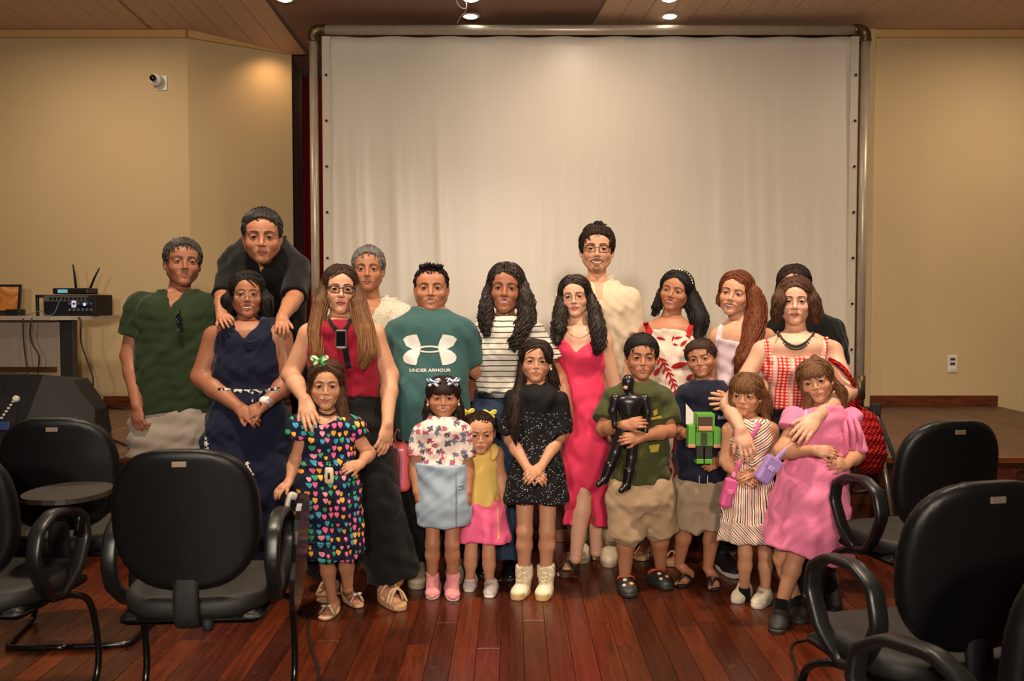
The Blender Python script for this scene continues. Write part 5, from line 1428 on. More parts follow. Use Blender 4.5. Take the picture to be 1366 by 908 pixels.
ring2 = [(cx + 17 * math.cos(a), 463.5 + 4.6 * math.sin(a)) for a in np.linspace(math.pi, 0, 14)] + [(cx + 12.5 * math.cos(a), 463.7 + 2.6 * math.sin(a)) for a in np.linspace(0, math.pi, 14)]
p.decal('logo', sh, [up_, dn_, mir(up_, cx), mir(dn_, cx), ring, ring2], UA, .0028)
p.decal('lettering', sh, [p.text_mesh('UNDER ARMOUR', 551, 604, 492.5, 4.2)], UA, .0028)
stand(p, 553, 600, (556, 786, .22), (607, 780, .22), r=(.095, .066, .045))
p.garment('trousers', C_BLK, [(576, 533, 618, .72), (600, 532, 620), (625, 532, 620)], (), (), legs=((0, 1.93, .022, .018), (1, 1.93, .022, .018)), seed=16)
for (x, y) in ((556, 786), (607, 780)): p.shoe(x, y, .28, plain('sneaker_greige', (168, 156, 138), .7, bump=(80, .3)), plain('sole_greige', (150, 134, 112), .6), 0, lace=plain('lace_greige', (176, 166, 150), .7))
p.hair(HB, inf=.003, low=-.010, hz=.102, hx=.072, top=.0, spike=.022, seed=8)
p.finish()

# ================================================================== 7 woman in striped tee
p = Person('woman with long black curls in a white tee with thin black stripes', 672, 257, 'brown')
p.head(673, 351, 416, -3, 0, 3, fw=1.0, smile=.75, open_=.0045, brow=(20, 14, 12), neck=.047, nb=(674, 434, .03), lips=(160, 82, 72), nose=1.1)
T = [(422, 654, 694, .8), (428, 645, 708), (436, 639, 718), (455, 638, 708, .7, -.015), (475, 637, 704, .72, -.02), (500, 639, 700), (524, 638, 698)]
p.torso(T + [(550, 634, 700), (580, 632, 702)], .012, .64)
p.arm([(642, 441, .02), (634, 490, .1), (630, 530, .12)], (.046, .04, .026))
p.arm([(717, 442, .0), (746, 505, .0), (758, 548, -.17)], (.046, .04, .026), tip=(749, 594, -.31), hn=(.75, -.8, .3), curl=.25, side=-1, hl=.17, spread=.2)
sh = p.garment('tee_shirt', pat('thin_stripe_cloth', p_hstripe((208, 200, 188), (22, 20, 24), .0285, .19)), T, [(0, .7, .014, .01), (1, .62, .015, .014)], [p.necktop(.003, .004)], dr=.66, seed=17)
stand(p, 652, 688, (645, 772, .18), (681, 777, .18), r=(.085, .06, .046))
p.garment('jeans', pat('denim', p_denim), [(521, 636, 700, .66), (545, 632, 702), (580, 630, 704)], (), (), legs=((0, 1.93, .02, .035), (1, 1.93, .02, .035)), seed=18)
p.garment('belt', plain('belt_leather', (18, 15, 14), .35), [(521, 635.5, 700.5, .68), (530, 634.5, 701.5, .68)], wr=None, res=.006)
for (x, y) in ((645, 772), (681, 777)): p.shoe(x, y, .25, plain('shoe_patent', (14, 13, 14), .15), SOLE_B)
p.hair(HBC, inf=.012, hx=.062, hz=.098, part=-.012, paths=[[('h', -.068, .015, .03, .032), (650, 400, -.02, .034), (648, 425, -.06, .036), (650, 445, -.09, .022)], [('h', .068, .015, .04, .036), (701, 395, -.03, .042), (702, 425, -.08, .050), (690, 452, -.13, .038), (686, 465, -.14, .02)]], locks=(64, .0062, .019, 95), strands=(30, .003), seed=9)
p.earrings((-1,), .005)
p.finish()

# ================================================================== 8 woman in pink dress
p = Person('young woman in a coral pink slit dress with round glasses and long dark curls', 778, 254, 'fair')
p.head(769, 366, 421, -4, 2, -4, fw=.98, hw=1.1, smile=.45, brow=(26, 18, 16), neck=.043, nb=(772, 440, .03), lips=(172, 72, 74), hairh=.016)
T = [(434, 754, 792, .8), (440, 742, 806), (449, 737, 813), (462, 744, 808, .62, -.01), (475, 745, 806, .74, -.02), (495, 750, 802, .66), (512, 754, 801, .66), (535, 750, 806, .66), (560, 748, 810, .66)]
p.torso(T, .010, .64)
p.arm([(741, 453, .02), (735, 510, .1), (745, 560, .1)], (.041, .035, .023))
p.arm([(809, 454, .0), (821, 520, .04), (805, 573, .0)], (.042, .036, .023), tip=(799, 606, -.01), hn=(.9, -.5, 0), curl=.4, side=-1, hl=.165)
PK = cloth('coral_pink_cloth', (216, 52, 88), .7)
dr_ = p.garment('dress', PK, [(452, 748, 800, .66), (462, 742, 806, .68, -.015), (475, 744, 806, .78, -.02), (495, 749, 803, .7), (512, 752, 803, .70), (540, 749, 808, .70), (580, 749, 811, .70), (640, 752, 811, .7), (698, 753, 812, .74)], (), [p.vneck(767, 471, 20, 452), lambda f: f.ell(p.q(781, 708, -.15), (.066, .22, .215), .006, 's')], folds=(7, .03, 530), seed=19)
for pix in ([(753, 437), (751, 447), (750, 458)], [(793, 437), (795, 447), (796, 458)]): p.ribbon('strap', pix, PK, .006, .0025, dr_)
f = Field().loft(p.secs([(511, 751.5, 803.5, .69), (515, 751.5, 803.5, .69)], .002), p.tyaw, n=2.3); p.field_part('waist_seam', f, PK, .006, dr_)
p.ribbon('necklace', [(758, 438), (762, 446), (773, 450), (783, 446), (787, 438)], M_EAR, .0014, .0014, None, .002, 18)
p.leg([p.q(770, 540), p.q(779, 650, -.03), p.q(768, 744, -.05)], (.075, .05, .031)); p.leg([p.q(790, 540), p.q(796, 645, .03), p.q(795, 735, .1)], (.075, .05, .031))
BRS = plain('brown_leather', (66, 38, 24), .45)
for (x, y, h, k_) in ((752, 771, -14, 0), (800, 748, 8, 1)):
    at = p.foot(x, y, .23, h, lift=.02, ankle=p.legs[k_][2])
    so = p.sandal(at, .23, BRS, plain('brown_sole', (76, 46, 30), .6), [([(-.2, .80, .1), (-.05, .78, .30), (.08, .78, .30), (.2, .80, .1)], .026, .005), ([(-.18, .5, .12), (-.05, .5, .42), (.06, .5, .42), (.18, .5, .12)], .024, .005), ([(-.14, .12, .42), (0, .0, .5), (.14, .12, .42)], .009, .004)], thick=.032)
p.hair(HBC, inf=.012, hx=.061, hz=.098, part=-.004, paths=[[('h', -.068, .015, .03, .030), (749, 410, -.02, .034), (746, 435, -.07, .036), (743, 455, -.09, .026)], [('h', .068, .015, .03, .030), (792, 410, -.02, .034), (797, 438, -.07, .040), (799, 460, -.10, .032), (796, 472, -.10, .014)]], locks=(54, .0062, .016, 75), seed=10)
p.glasses(FRM, .0235, .0195, 2.3, .0011)
p.finish()

# ================================================================== 9 tall man in cream polo
p = Person('tall young man with glasses and a goatee in a cream polo shirt', 798, 240, 'light')
p.head(796, 301, 363, 1, 0, 1, fw=.98, hw=1.06, smile=1.0, open_=.006, brow=(22, 16, 12), brow_t=1.2, beard=.72, neck=.05, nb=(797, 386, .03), lips=(160, 84, 74))
T = [(376, 776, 818, .8), (381, 766, 830), (390, 754, 842), (405, 750, 846), (430, 756, 840), (470, 760, 836), (520, 762, 834), (560, 762, 834)]
p.torso(T)
p.arm([(754, 398, .02), (747, 460, .06), (752, 520, .05)], (.047, .04, .028)); p.arm([(843, 398, .0), (840, 465, .02), (832, 520, -.05)], (.048, .041, .028), tip=(828, 565, -.08), hn=(.9, -.5, 0), curl=.5, side=-1, hl=.185)
sh = p.garment('polo_shirt', cloth('cream_pique', (206, 186, 160)), T, [(0, .7, .017, .012), (1, .62, .017, .014)], [p.necktop(.004, .008), p.vneck(797, 401, 5, 376)], seed=20)
for sx in (-1, 1):
    mb = MB().tube(curve_pts([p.q(797 + sx * 15, 368, .04), p.q(797 + sx * 16, 376, -.03), p.q(797 + sx * 11, 389, -.085)], 8), [1, 1, 1, 1, 1, 1, .95, .85, .6], 8, flat=(.024, .005, (sx * .8, -.4, .5)))
    p.part('collar', np.array(mb.v), mb.f, cloth('cream_pique', (206, 186, 160)), sh)
mb = MB().tube([p.q(797, 402, -.12), p.q(797.5, 416, -.13)], 1, 6, flat=(.010, .002, (1, 0, 0))); p.part('placket', np.array(mb.v), mb.f, cloth('cream_pique', (206, 186, 160)), sh)
stand(p, 780, 816, (776, 752, .19), (812, 757, .19))
p.garment('trousers', cloth('beige_trouser', (150, 136, 116)), [(550, 760, 836), (580, 760, 836)], (), (), legs=((0, 1.93, .018, .012), (1, 1.93, .018, .012)), seed=21)
for (x, y) in ((776, 752), (812, 757)): p.shoe(x, y, .28, plain('sneaker_beige', (178, 164, 140), .7), plain('sole_greige', (150, 134, 112), .6), 0, lace=LACE_W, hgt=.5)
p.hair(HDB, inf=.010, low=-.014, hz=.094, hx=.070, top=.012, seed=11)
p.glasses(FRT, .0235, .0165, 3.6, .0018)
p.finish()

# ================================================================== 10 woman in red and white leaf dress
p = Person('smiling woman with a beaded headband in a white dress with red leaf print', 896, 242, 'tan')
p.head(897, 360, 413, -14, 0, 11, fw=1.08, hw=1.14, smile=1.0, open_=.006, brow=(24, 16, 12), neck=.049, nb=(893, 432, .03), lips=(168, 66, 60))
T = [(424, 876, 912, .8), (430, 860, 926), (440, 855, 933), (455, 858, 930, .68), (480, 866, 926, .76, -.02), (510, 868, 924, .7), (530, 870, 922, .66), (560, 864, 928, .66)]
p.torso(T, .010, .66)
p.arm([(858, 443, .0), (850, 505, .04), (858, 560, 0)], (.047, .042, .027), tip=(862, 598, -.05), hn=(-1, -.3, 0), curl=.5, side=1); p.arm([(930, 444, .02), (938, 505, .08), (930, 560, .05)], (.046, .041, .026))
WR = cloth('leaf_dress_white', (226, 204, 186)); RED = cloth('leaf_print_red', (166, 26, 32))
dr_ = p.garment('dress', WR, [(440, 866, 918, .7), (448, 860, 928, .7), (465, 862, 928, .78, -.02), (485, 866, 926, .8, -.02), (510, 868, 924, .74), (535, 868, 924, .7)], (), [p.scoop(890, 434, 26, 10)], seed=22)
p.garment('skirt', pat('swirl_print', p_swirl), [(534, 867, 925, .7), (580, 858, 934, .7), (640, 850, 942, .66), (702, 846, 948, .62)], folds=(9, .03, 545), seed=23, parent=dr_)
for pix in ([(861, 430), (864, 437), (867, 447)], [(922, 432), (920, 440), (917, 449)]): p.ribbon('strap', pix, RED, .016, .003, dr_)
def leaf(x0, y0, x1, y1, w):
    dx, dy = x1 - x0, y1 - y0; n_ = math.hypot(dx, dy); ux, uy = -dy / n_, dx / n_
    L_ = [(x0 + dx * t + ux * w * math.sin(math.pi * t ** .8), y0 + dy * t + uy * w * math.sin(math.pi * t ** .8)) for t in np.linspace(0, 1, 9)]
    return L_ + [(x0 + dx * t - ux * w * math.sin(math.pi * t ** .8), y0 + dy * t - uy * w * math.sin(math.pi * t ** .8)) for t in np.linspace(.95, .05, 8)]
lv = [leaf(862, 443, 869, 439, 3), leaf(872, 449, 884, 452, 2), leaf(890, 488, 914, 482, 4.2), leaf(870, 500, 876, 488, 3), leaf(911, 505, 921, 497, 3.6), leaf(893, 450, 906, 448, 1.6), leaf(892, 457, 900, 459, 1.4), leaf(902, 460, 912, 452, 2.4), leaf(905, 466, 916, 462, 1.8), leaf(908, 472, 918, 470, 1.6), leaf(894, 446, 891, 455, 1.2)]
stem = [(875, 474), (882, 486), (890, 500), (896, 515), (899, 532)]
for k in range(len(stem) - 1):
    (x0, y0), (x1, y1) = stem[k], stem[k + 1]; lv.append([(x0 - 1, y0), (x0 + 1, y0), (x1 + 1, y1), (x1 - 1, y1)])
    for t in (.15, .6):
        x, y = x0 + (x1 - x0) * t, y0 + (y1 - y0) * t; lv.append(leaf(x, y, x + 10 - k, y + 5, 1.5)); lv.append(leaf(x, y, x - 3, y + 10, 1.5))
p.decal('leaf_print', dr_, lv, RED, .003)
p.leg([p.q(884, 560), p.q(884, 660), p.q(862, 730, .02)], (.08, .055, .034)); p.leg([p.q(908, 560), p.q(908, 660), p.q(900, 735, -.02)], (.08, .055, .034))
for (x, y, k_) in ((853, 748, 0), (896, 756, 1)):
    at = p.foot(x, y, .23, -12 + 10 * k_, lift=.01, ankle=p.legs[k_][2]); p.sandal(at, .23, SAND, SOLE_T, [([(-.19, .78, .1), (0, .74, .32), (.19, .78, .1)], .016, .004), ([(-.16, .3, .2), (0, .42, .46), (.16, .3, .2)], .010, .004)])
p.hair(HB, inf=.012, hx=.064, hz=.098, paths=[[('h', -.066, .02, .02, .028), (878, 405, .02, .028), (873, 420, .02, .014)], [('h', .068, .02, .03, .036), (924, 400, .0, .046), (932, 425, -.04, .056), (931, 448, -.06, .036)]], locks=(44, .007, .010, 48), seed=12)
mb = MB()
for k in range(15):
    a = -1.25 + 2.5 * k / 14; c = p.L(.0885 * math.sin(a), -.02 + .01 * math.cos(a), .036 + .094 * math.cos(a)); mb.lathe([(.001, -.005), (.0048, -.002), (.0048, .002), (.001, .005)], c, 8)
p.part('beaded_headband', np.array(mb.v), mb.f, plain('pearl_bead', (232, 222, 206), .3))
p.earrings((-1, 1), .006, plain('pearl_bead', (232, 222, 206), .3))
p.finish()

# ================================================================== 11 woman with auburn hair
p = Person('woman with long wavy auburn hair and a pale lilac strappy top', 985, 250, 'light')
p.head(977, 361, 419, -12, 0, 10, fw=1.05, hw=1.08, smile=.9, open_=.0055, brow=(44, 26, 18), neck=.047, nb=(990, 436, .03), lips=(172, 86, 78))
T = [(428, 968, 1010, .8), (434, 956, 1022), (444, 950, 1030), (462, 956, 1026), (485, 958, 1024, .72), (520, 960, 1020), (550, 958, 1024), (580, 956, 1026)]
p.torso(T)
p.arm([(954, 448, .02), (950, 510, .1), (955, 560, .1)], (.043, .038, .025)); p.arm([(1026, 448, .02), (1020, 520, -.05), (978, 537, -.33)], (.044, .038, .026), tip=(944, 534, -.46), hn=(-.3, -1, .2), curl=.3, side=1, hl=.17, spread=.3, thumb=.5)
LIL = cloth('lilac_cloth', (206, 182, 190))
tp_ = p.garment('top', LIL, [(452, 955, 1026, .68), (470, 957, 1024, .74), (500, 958, 1022), (548, 957, 1024)], (), [p.scoop(985, 446, 26, 16)], grow=.003, seed=24)
for pix in ([(964, 433), (960, 444), (957, 462)], [(1014, 434), (1016, 446), (1017, 462)]): p.ribbon('strap', pix, LIL, .016, .003, tp_)
stand(p, 975, 1008, (962, 752, .2), (978, 771, .2))
p.garment('trousers', C_BLK, [(545, 956, 1026), (575, 954, 1028)], (), (), legs=((0, 1.94, .02, .02), (1, 1.94, .02, .02)), seed=25)
for (x, y, h) in ((950, 748, -25), (982, 772, 20)): p.shoe(x, y, .26, plain('sneaker_black', (20, 20, 22), .6), SOLE_W, h, lace=plain('lace_black', (40, 40, 42), .7))
p.hair(HAU, inf=.012, hx=.063, hz=.099, part=-.02, paths=[[('h', -.064, .02, .02, .026), (962, 405, .03, .022)], [('h', .062, .0, .05, .036), (1005, 392, -.03, .050), (1010, 420, -.06, .058), (1003, 450, -.12, .055), (993, 480, -.17, .050), (988, 505, -.19, .03)]], locks=(60, .0075, .014, 55), seed=13)
p.finish()

# ================================================================== 12 woman hidden behind
p = Person('person in a black tee, face hidden behind the woman in red gingham', 1070, 234, 'light')
p.head(1060, 353, 412, -2, 4, 0, smile=.2, neck=.047, nb=(1066, 430, .03), brow=(24, 16, 12))
T = [(416, 1044, 1090, .8), (422, 1034, 1106), (432, 1026, 1117), (455, 1024, 1120), (490, 1030, 1114), (540, 1032, 1112), (580, 1030, 1114)]
p.torso(T)
p.arm([(1030, 442, 0), (1024, 500, .05), (1030, 560, .0)], (.046, .04, .026)); p.arm([(1113, 440, 0), (1119, 500, .05), (1112, 560, .0)], (.047, .04, .026))
p.garment('tee_shirt', C_BLK, T, [(0, .75, .017, .012), (1, .75, .017, .012)], [p.necktop(.004, .006)], seed=26)
stand(p, 1055, 1090, (1050, 746, .18), (1092, 746, .18))
p.garment('trousers', C_BLK, [(570, 1030, 1114), (595, 1030, 1112)], (), (), legs=((0, 1.94, .018, .012), (1, 1.94, .018, .012)), seed=27)
for x in (1050, 1092): p.shoe(x, 746, .25, plain('sneaker_black', (20, 20, 22), .6), SOLE_W)
p.hair(HDB, inf=.010, hx=.064, hz=.098, part=-.006, paths=[[('h', -.066, .02, .02, .026), (1040, 400, .02, .026)], [('h', .066, .02, .02, .026), (1083, 400, .02, .026)]], locks=(16, .008, .004, 10), seed=14)
p.finish()

# ================================================================== 13 woman in red gingham top
p = Person('woman with chin length brown hair in a cropped red gingham top, hugging two girls', 1066, 276, 'fair')
p.head(1062, 370, 432, 0, 0, 0, fw=1.0, smile=.5, brow=(52, 32, 22), neck=.046, nb=(1062, 452, .03), lips=(170, 84, 80))
T = [(444, 1040, 1086, .8), (450, 1020, 1106), (458, 1009, 1117), (472, 1012, 1114, .62), (490, 1020, 1104, .72, -.01), (515, 1028, 1098, .68), (540, 1031, 1096, .66), (565, 1024, 1102), (600, 1020, 1106)]
p.torso(T, .011, .64)
p.arm([(1011, 466, .0), (972, 540, -.02), (988, 572, -.22)], (.044, .039, .026), tip=(1002, 616, -.27), hn=(-.2, -1, .35), curl=.3, side=1, hl=.175, spread=.14)
p.arm([(1115, 466, -.02), (1131, 522, -.2), (1090, 556, -.46)], (.045, .041, .027), tip=(1062, 586, -.54), hn=(-.2, -1, .5), curl=.3, side=1, hl=.175, spread=.16)
GI = pat('red_gingham', p_gingham)
tp_ = p.garment('crop_top', GI, [(476, 1018, 1106, .70), (490, 1018, 1106, .76, -.012), (515, 1026, 1100, .72), (542, 1029, 1098, .70)], (), [p.scoop(1062, 470, 28, 13)], grow=.002, seed=28)
for pix in ([(1023, 452), (1024, 466), (1030, 484)], [(1102, 450), (1101, 464), (1096, 484)]): p.ribbon('strap', pix, GI, .012, .004, tp_)
NP = [p.surf(1037 + 49 * u, 443 + 19 * math.sin(math.pi * u) ** .8, .003) for u in np.linspace(0, 1, 19)]
nk_ = MB().tube(NP, 1, 8, flat=(.010, .003, (0, -.5, 1))); PW = plain('necklace_pewter', (84, 78, 66), .45, .5)
nk = p.part('necklace', np.array(nk_.v), nk_.f, PW)
for k in range(2, 17):
    mb = MB().lathe([(.001, -.008), (.006, -.003), (.006, .004), (.002, .006)], NP[k] + np.array([0, -.003, -.012]), 8); p.part('bead', np.array(mb.v), mb.f, PW, nk)
p.hair(HBR, inf=.015, hx=.064, hz=.094, part=-.018, paths=[[('h', -.055, .0, .055, .044), (1040, 400, -.02, .042), (1036, 416, -.02, .034), (1034, 427, -.02, .018)], [('h', .055, .0, .055, .044), (1083, 400, -.02, .042), (1087, 416, -.02, .036), (1089, 428, -.02, .020)]], locks=(30, .007, .008, 24), seed=15)
p.earrings((-1,), .007)
stand(p, 1045, 1085, (1070, 800, .2), (1110, 823, .2), hip=.80)
p.garment('trousers', C_BLK, [(546, 1026, 1100, .68), (570, 1022, 1104), (600, 1018, 1108)], (), (), legs=((0, 1.95, .022, .02), (1, 1.95, .022, .02)), seed=29)
for (x, y) in ((1074, 800), (1111, 823)): p.shoe(x, y, .25, plain('sneaker_black', (20, 20, 22), .6), SOLE_W, 0, lace=plain('lace_grey', (130, 126, 120), .7))
p.finish()
# ================================================================== children
KR = (.034, .029, .020)
# 14 girl in hearts dress
p = Person('girl in a navy dress printed with colourful hearts, green bow in her hair', 438, 292, 'kid')
p.k = .012; p.head(434, 478, 544, -2, 2, 1, fw=1.04, smile=.6, child=True, brow=(50, 32, 22), neck=.034, nb=(438, 562, .02), lips=(176, 98, 90), hairh=.018)
T = [(553, 420, 458, .8), (558, 408, 470), (566, 402, 474), (580, 408, 471), (600, 409, 471), (617, 409, 470), (640, 404, 474), (665, 402, 476)]
p.torso(T, .008, .68)
p.arm([(404, 568, 0), (395, 612, .03), (386, 642, -.04)], KR, tip=(367, 658, -.1), hn=(-.3, -.6, .8), curl=.35, side=-1, hl=.115)
p.arm([(472, 568, 0), (492, 605, .03), (482, 618, -.10)], KR, tip=(468, 622, -.14), hn=(.2, -1, .5), curl=.5, side=-1, hl=.115)
HE = pat('hearts_print', p_hearts)
def puff(f):
    for (x, y) in ((402, 566), (474, 568)):
        c = p.q(x, y, .0); f.ell(c, (.050, .055, .042), .012); 
        sx = -1 if x < 430 else 1
        f.cone(c, p.q(x + sx * 5, y + 14, .0), .042, .052, .01, flat=True)
dr_ = p.garment('dress', HE, [(557, 414, 466, .7), (564, 409, 470, .68), (575, 407, 472, .68), (600, 407, 472, .7), (617, 406, 473, .7), (635, 400, 477, .72), (680, 394, 481, .74), (718, 390, 483, .74), (738, 386, 484, .74)], (), [p.scoop(437, 553, 17, 12)], folds=(9, .05, 622), extra=puff, seed=31)
for (y0, a, b) in ((715, 389, 483), (617, 405, 474)):
    f = Field().loft(p.secs([(y0 - 2, a, b, .75), (y0 + 3, a - 1, b + 1, .75)], .004), p.tyaw, folds=(9, .05, p.q(0, 622)[2], 31) if y0 > 700 else None); p.field_part('seam_frill', f, HE, .006, dr_)
p.leg([p.q(430, 690), p.q(435, 745, -.02), p.q(443, 796, .0)], (.043, .033, .023)); p.leg([p.q(458, 690), p.q(462, 742), p.q(464, 785, .03)], (.043, .033, .023))
SIL = plain('silver_sandal', (198, 176, 156), .35, .3)
for (x, y, h, k_) in ((432, 828, -20, 0), (480, 811, 22, 1)):
    at = p.foot(x, y, .175, h, lift=.02, ankle=p.legs[k_][2])
    so = p.sandal(at, .175, SIL, plain('sandal_sole', (206, 172, 136), .6), [([(-.2, .76, .1), (-.06, .74, .30), (.08, .74, .30), (.2, .76, .1)], .013, .005), ([(-.16, .12, .45), (-.1, .3, .52), (.1, .3, .52), (.16, .12, .45)], .005, .003), ([(-.15, .12, .12), (-.16, .1, .46)], .006, .003)], thick=.016, heel=.02)
    mb = MB()
    for sx in (-1, 1): mb.lathe([(.002, -.006), (.014, -.003), (.014, .003), (.002, .006)], at(sx * .07, .8, .34), 10)
    p.part('bow', np.array(mb.v), mb.f, plain('glitter_silver', (216, 206, 200), .25, .5), so)
p.hair(HBR, inf=.012, hx=.062, hz=.092, part=.0, paths=[[('h', -.068, .02, .02, .024), (415, 535, .02, .020), (414, 555, .03, .012)], [('h', .068, .02, .02, .028), (455, 535, .0, .026), (462, 562, -.03, .024), (465, 582, -.05, .012)]], locks=(24, .006, .005, 16), seed=21)
def bow(p, px, py, dy, w, m, name='hair_bow', rz=0):
    c = p.q(px, py, dy); f = Field()
    for sx in (-1, 1):
        R = rotm(0, 0, sx * math.radians(-22))
        f.ell(c + np.array([sx * w * .55, 0, w * .14]), (w * .5, .011, w * .34), .004, R=R); f.ell(c + np.array([sx * w * .7, -.010, w * .16]), (w * .26, .006, w * .15), .003, 's', R=R)
        f.cone(c, c + np.array([sx * w * .5, 0, -w * .5]), .005, .009, .004)
    f.ell(c + np.array([0, -.004, 0]), (w * .2, .012, w * .22), .003); return p.field_part(name, f, m, .003)
bow(p, 426, 480, -.06, .042, pat('green_bow', lambda t, co, x, y, z: t.mix(t.math('GREATER_THAN', t.noise(co, 55, 1), .56), c4((36, 140, 78)), c4((226, 214, 180)))))
mb = MB().tube(curve_pts([p.q(425, 549, -.02), p.q(432, 553, -.05), p.q(441, 553, -.05), p.q(449, 548, -.02)], 10), .004, 6).tube(curve_pts([p.q(450, 552, -.05), p.q(449, 575, -.10), p.q(441, 600, -.115), p.q(438, 626, -.13)], 12), .0018, 5)
p.part('choker_cord', np.array(mb.v), mb.f, C_BLK)
mb = MB().box((-.019, -.008, -.036), (.019, .008, .036), .008); c = p.q(439, 634, -.14)
pd = p.part('pendant_case', np.array(mb.v) + c, mb.f, plain('pendant_beige', (206, 186, 158), .4)); mb = MB().box((-.005, -.0095, -.016), (.006, -.007, .014), .002); p.part('pendant_slot', np.array(mb.v) + c, mb.f, FRB, pd)
p.finish()

# 15 girl in printed tee and denim skirt
p = Person('smiling girl in a pale printed tee, light denim skirt and pink sock shoes', 591, 276, 'tan')
p.k = .012; p.head(591, 503, 556, 0, 0, 0, fw=1.08, hw=1.18, smile=.8, open_=.004, child=True, brow=(30, 20, 15), neck=.034, nb=(591, 569, .02), lips=(172, 94, 86), hairh=.006)
T = [(559, 574, 610, .8), (563, 564, 620), (572, 559, 624), (585, 564, 618), (605, 564, 617), (626, 562, 619), (650, 560, 621), (675, 560, 622)]
p.torso(T, .008, .68)
p.arm([(559, 577, 0), (553, 622, .02), (556, 655, -.03)], KR, tip=(562, 690, -.05), hn=(-1, -.5, 0), curl=.45, side=1, hl=.12)
p.arm([(619, 577, 0), (624, 622, .02), (624, 655, -.03)], KR, tip=(626, 688, -.05), hn=(1, -.5, 0), curl=.45, side=-1, hl=.12)
PR = pat('pale_print_cloth', p_blotch)
sh = p.garment('tee_shirt', PR, [(558, 578, 605, .85), (562, 565, 618)] + T[2:5] + [(624, 564, 617)], [(0, .60, .009, .008), (1, .64, .009, .006)], [p.necktop(.006, .008)], dr=.7, grow=.002, seed=33)
mb = MB()
for i_ in (0, 1):
    a, b, c, r = p.arms[i_]; e = a + (b - a) * (.60 if i_ == 0 else .64); R_ = r[0] + .013
    mb.tube([e + np.array([R_ * math.cos(t), R_ * math.sin(t), .0025 * math.sin(9 * t)]) for t in np.linspace(0, 2 * math.pi, 28, False)], .0035, 5, closed=True)
p.part('sleeve_frill', np.array(mb.v), mb.f, cloth('frill_pink', (214, 130, 140)), sh)
DN = cloth('light_denim', (150, 166, 182), weave=900)
sk = p.garment('denim_skirt', DN, [(619, 563, 618, .78), (645, 560, 621, .76), (675, 558, 623, .76), (697, 562, 622, .78)], grow=.013, seed=34)
p.decal('wrap_panel', sk, [[(609, 626), (610, 626), (611.5, 660), (611, 700), (609.5, 700), (609.7, 660)]], cloth('denim_seam', (108, 124, 142)), .0025)
mb = MB().tube([p.q(611, 648, -.125), p.q(616, 646, -.12), p.q(619, 651, -.11), p.q(612, 652, -.125)], .004, 6); p.part('skirt_buckle', np.array(mb.v), mb.f, DN, sk)
p.leg([p.q(578, 670), p.q(577, 725, -.02), p.q(577, 772, .02)], (.041, .034, .024)); p.leg([p.q(604, 670), p.q(603, 725, -.02), p.q(604, 772, .02)], (.041, .034, .024))
PKK = cloth('pink_knit', (214, 140, 146))
for (x, y, k_) in ((576, 800, 0), (605, 802, 1)):
    u, at = p.shoe(x, y, .165, PKK, SOLE_W, -4 + 8 * k_, W=.42, kind='sneaker', hgt=.42)
    a = p.legs[k_][2]; f = Field().cone(a + np.array([0, 0, -.035]), a + np.array([0, 0, .03]), .031, .030, .01, flat=True); p.field_part('sock', f, PKK, .005, wr=(.0015, 120, 2))
    g = Field().ell(at(0, .86, .09), (.027, .03, .016), .004); p.field_part('toe_cap', g, plain('toe_pink', (196, 110, 120), .35), .004, u)
def back_hair(f, L, R, q): f.ell(L(0, .05, -.07), (.075 * q, .04 * q, .1 * q), .02, R=R)
p.hair(HDB, inf=.010, hx=.061, hz=.094, bang=.022, paths=[[('h', -.07, .03, .0, .018), (570, 545, .05, .02), (566, 560, .06, .012)], [('h', .07, .03, .0, .018), (613, 545, .05, .02), (617, 566, .06, .014)]], extra=back_hair, locks=(14, .006, .004, 14), seed=22)
bb = pat('bow_blue_print', lambda t, co, x, y, z: t.mix(t.math('GREATER_THAN', t.noise(co, 90, 1), .5), c4((210, 220, 236)), c4((70, 86, 120))))
bow(p, 578, 509, -.045, .034, bb); bow(p, 604, 508, -.045, .034, bb)
p.earrings((-1, 1), .006, plain('pearl_bead', (232, 222, 206), .3))
p.finish()

# 16 toddler in yellow top and pink skirt
p = Person('toddler in a yellow top and hot pink skirt with two small pigtails', 641, 270, 'kid')
p.k = .012; p.head(640, 547, 601, 3, 9, 0, dy=-.07, fw=1.1, hw=1.14, smile=.0, child=True, brow=(60, 40, 30), brow_t=.8, neck=.030, nb=(643, 610, .03), lips=(180, 100, 90))
T = [(590, 634, 656, .8), (594, 626, 662), (602, 622, 666), (620, 625, 664), (645, 625, 664), (668, 622, 666), (690, 620, 668)]
p.torso(T, .008, .75)
p.arm([(625, 603, 0), (620, 640, 0), (622, 668, 0)], (.031, .027, .019)); p.arm([(664, 603, .0), (669, 638, .02), (671, 660, -.02)], (.031, .027, .019), tip=(675, 682, -.03), hn=(1, -.4, 0), curl=.5, side=-1, hl=.10)
p.garment('top', cloth('yellow_cloth', (222, 188, 104)), [(599, 631, 661, .9), (605, 625, 664), (620, 624, 665), (645, 624, 665), (670, 622, 667)], (), [p.scoop(644, 588, 9, 6)], dr=.78, grow=.002, seed=35)
mb = MB().tube(curve_pts([p.q(658, 592, -.02), p.q(660, 602, -.07), p.q(657, 613, -.09)], 8), [1, 1.2, 1.5, 1.6, 1.5, 1.3, 1.1, .9, .6], 8, flat=(.014, .006, (1, 0, 0))); p.part('ruffle', np.array(mb.v), mb.f, cloth('yellow_cloth', (222, 188, 104)))
sk = p.garment('skirt', cloth('hot_pink_cloth', (232, 100, 142), .8), [(666, 620, 668, .84), (680, 617, 671, .8), (705, 613, 676, .8), (719, 612, 678, .8)], folds=(8, .04, 670), seed=36)
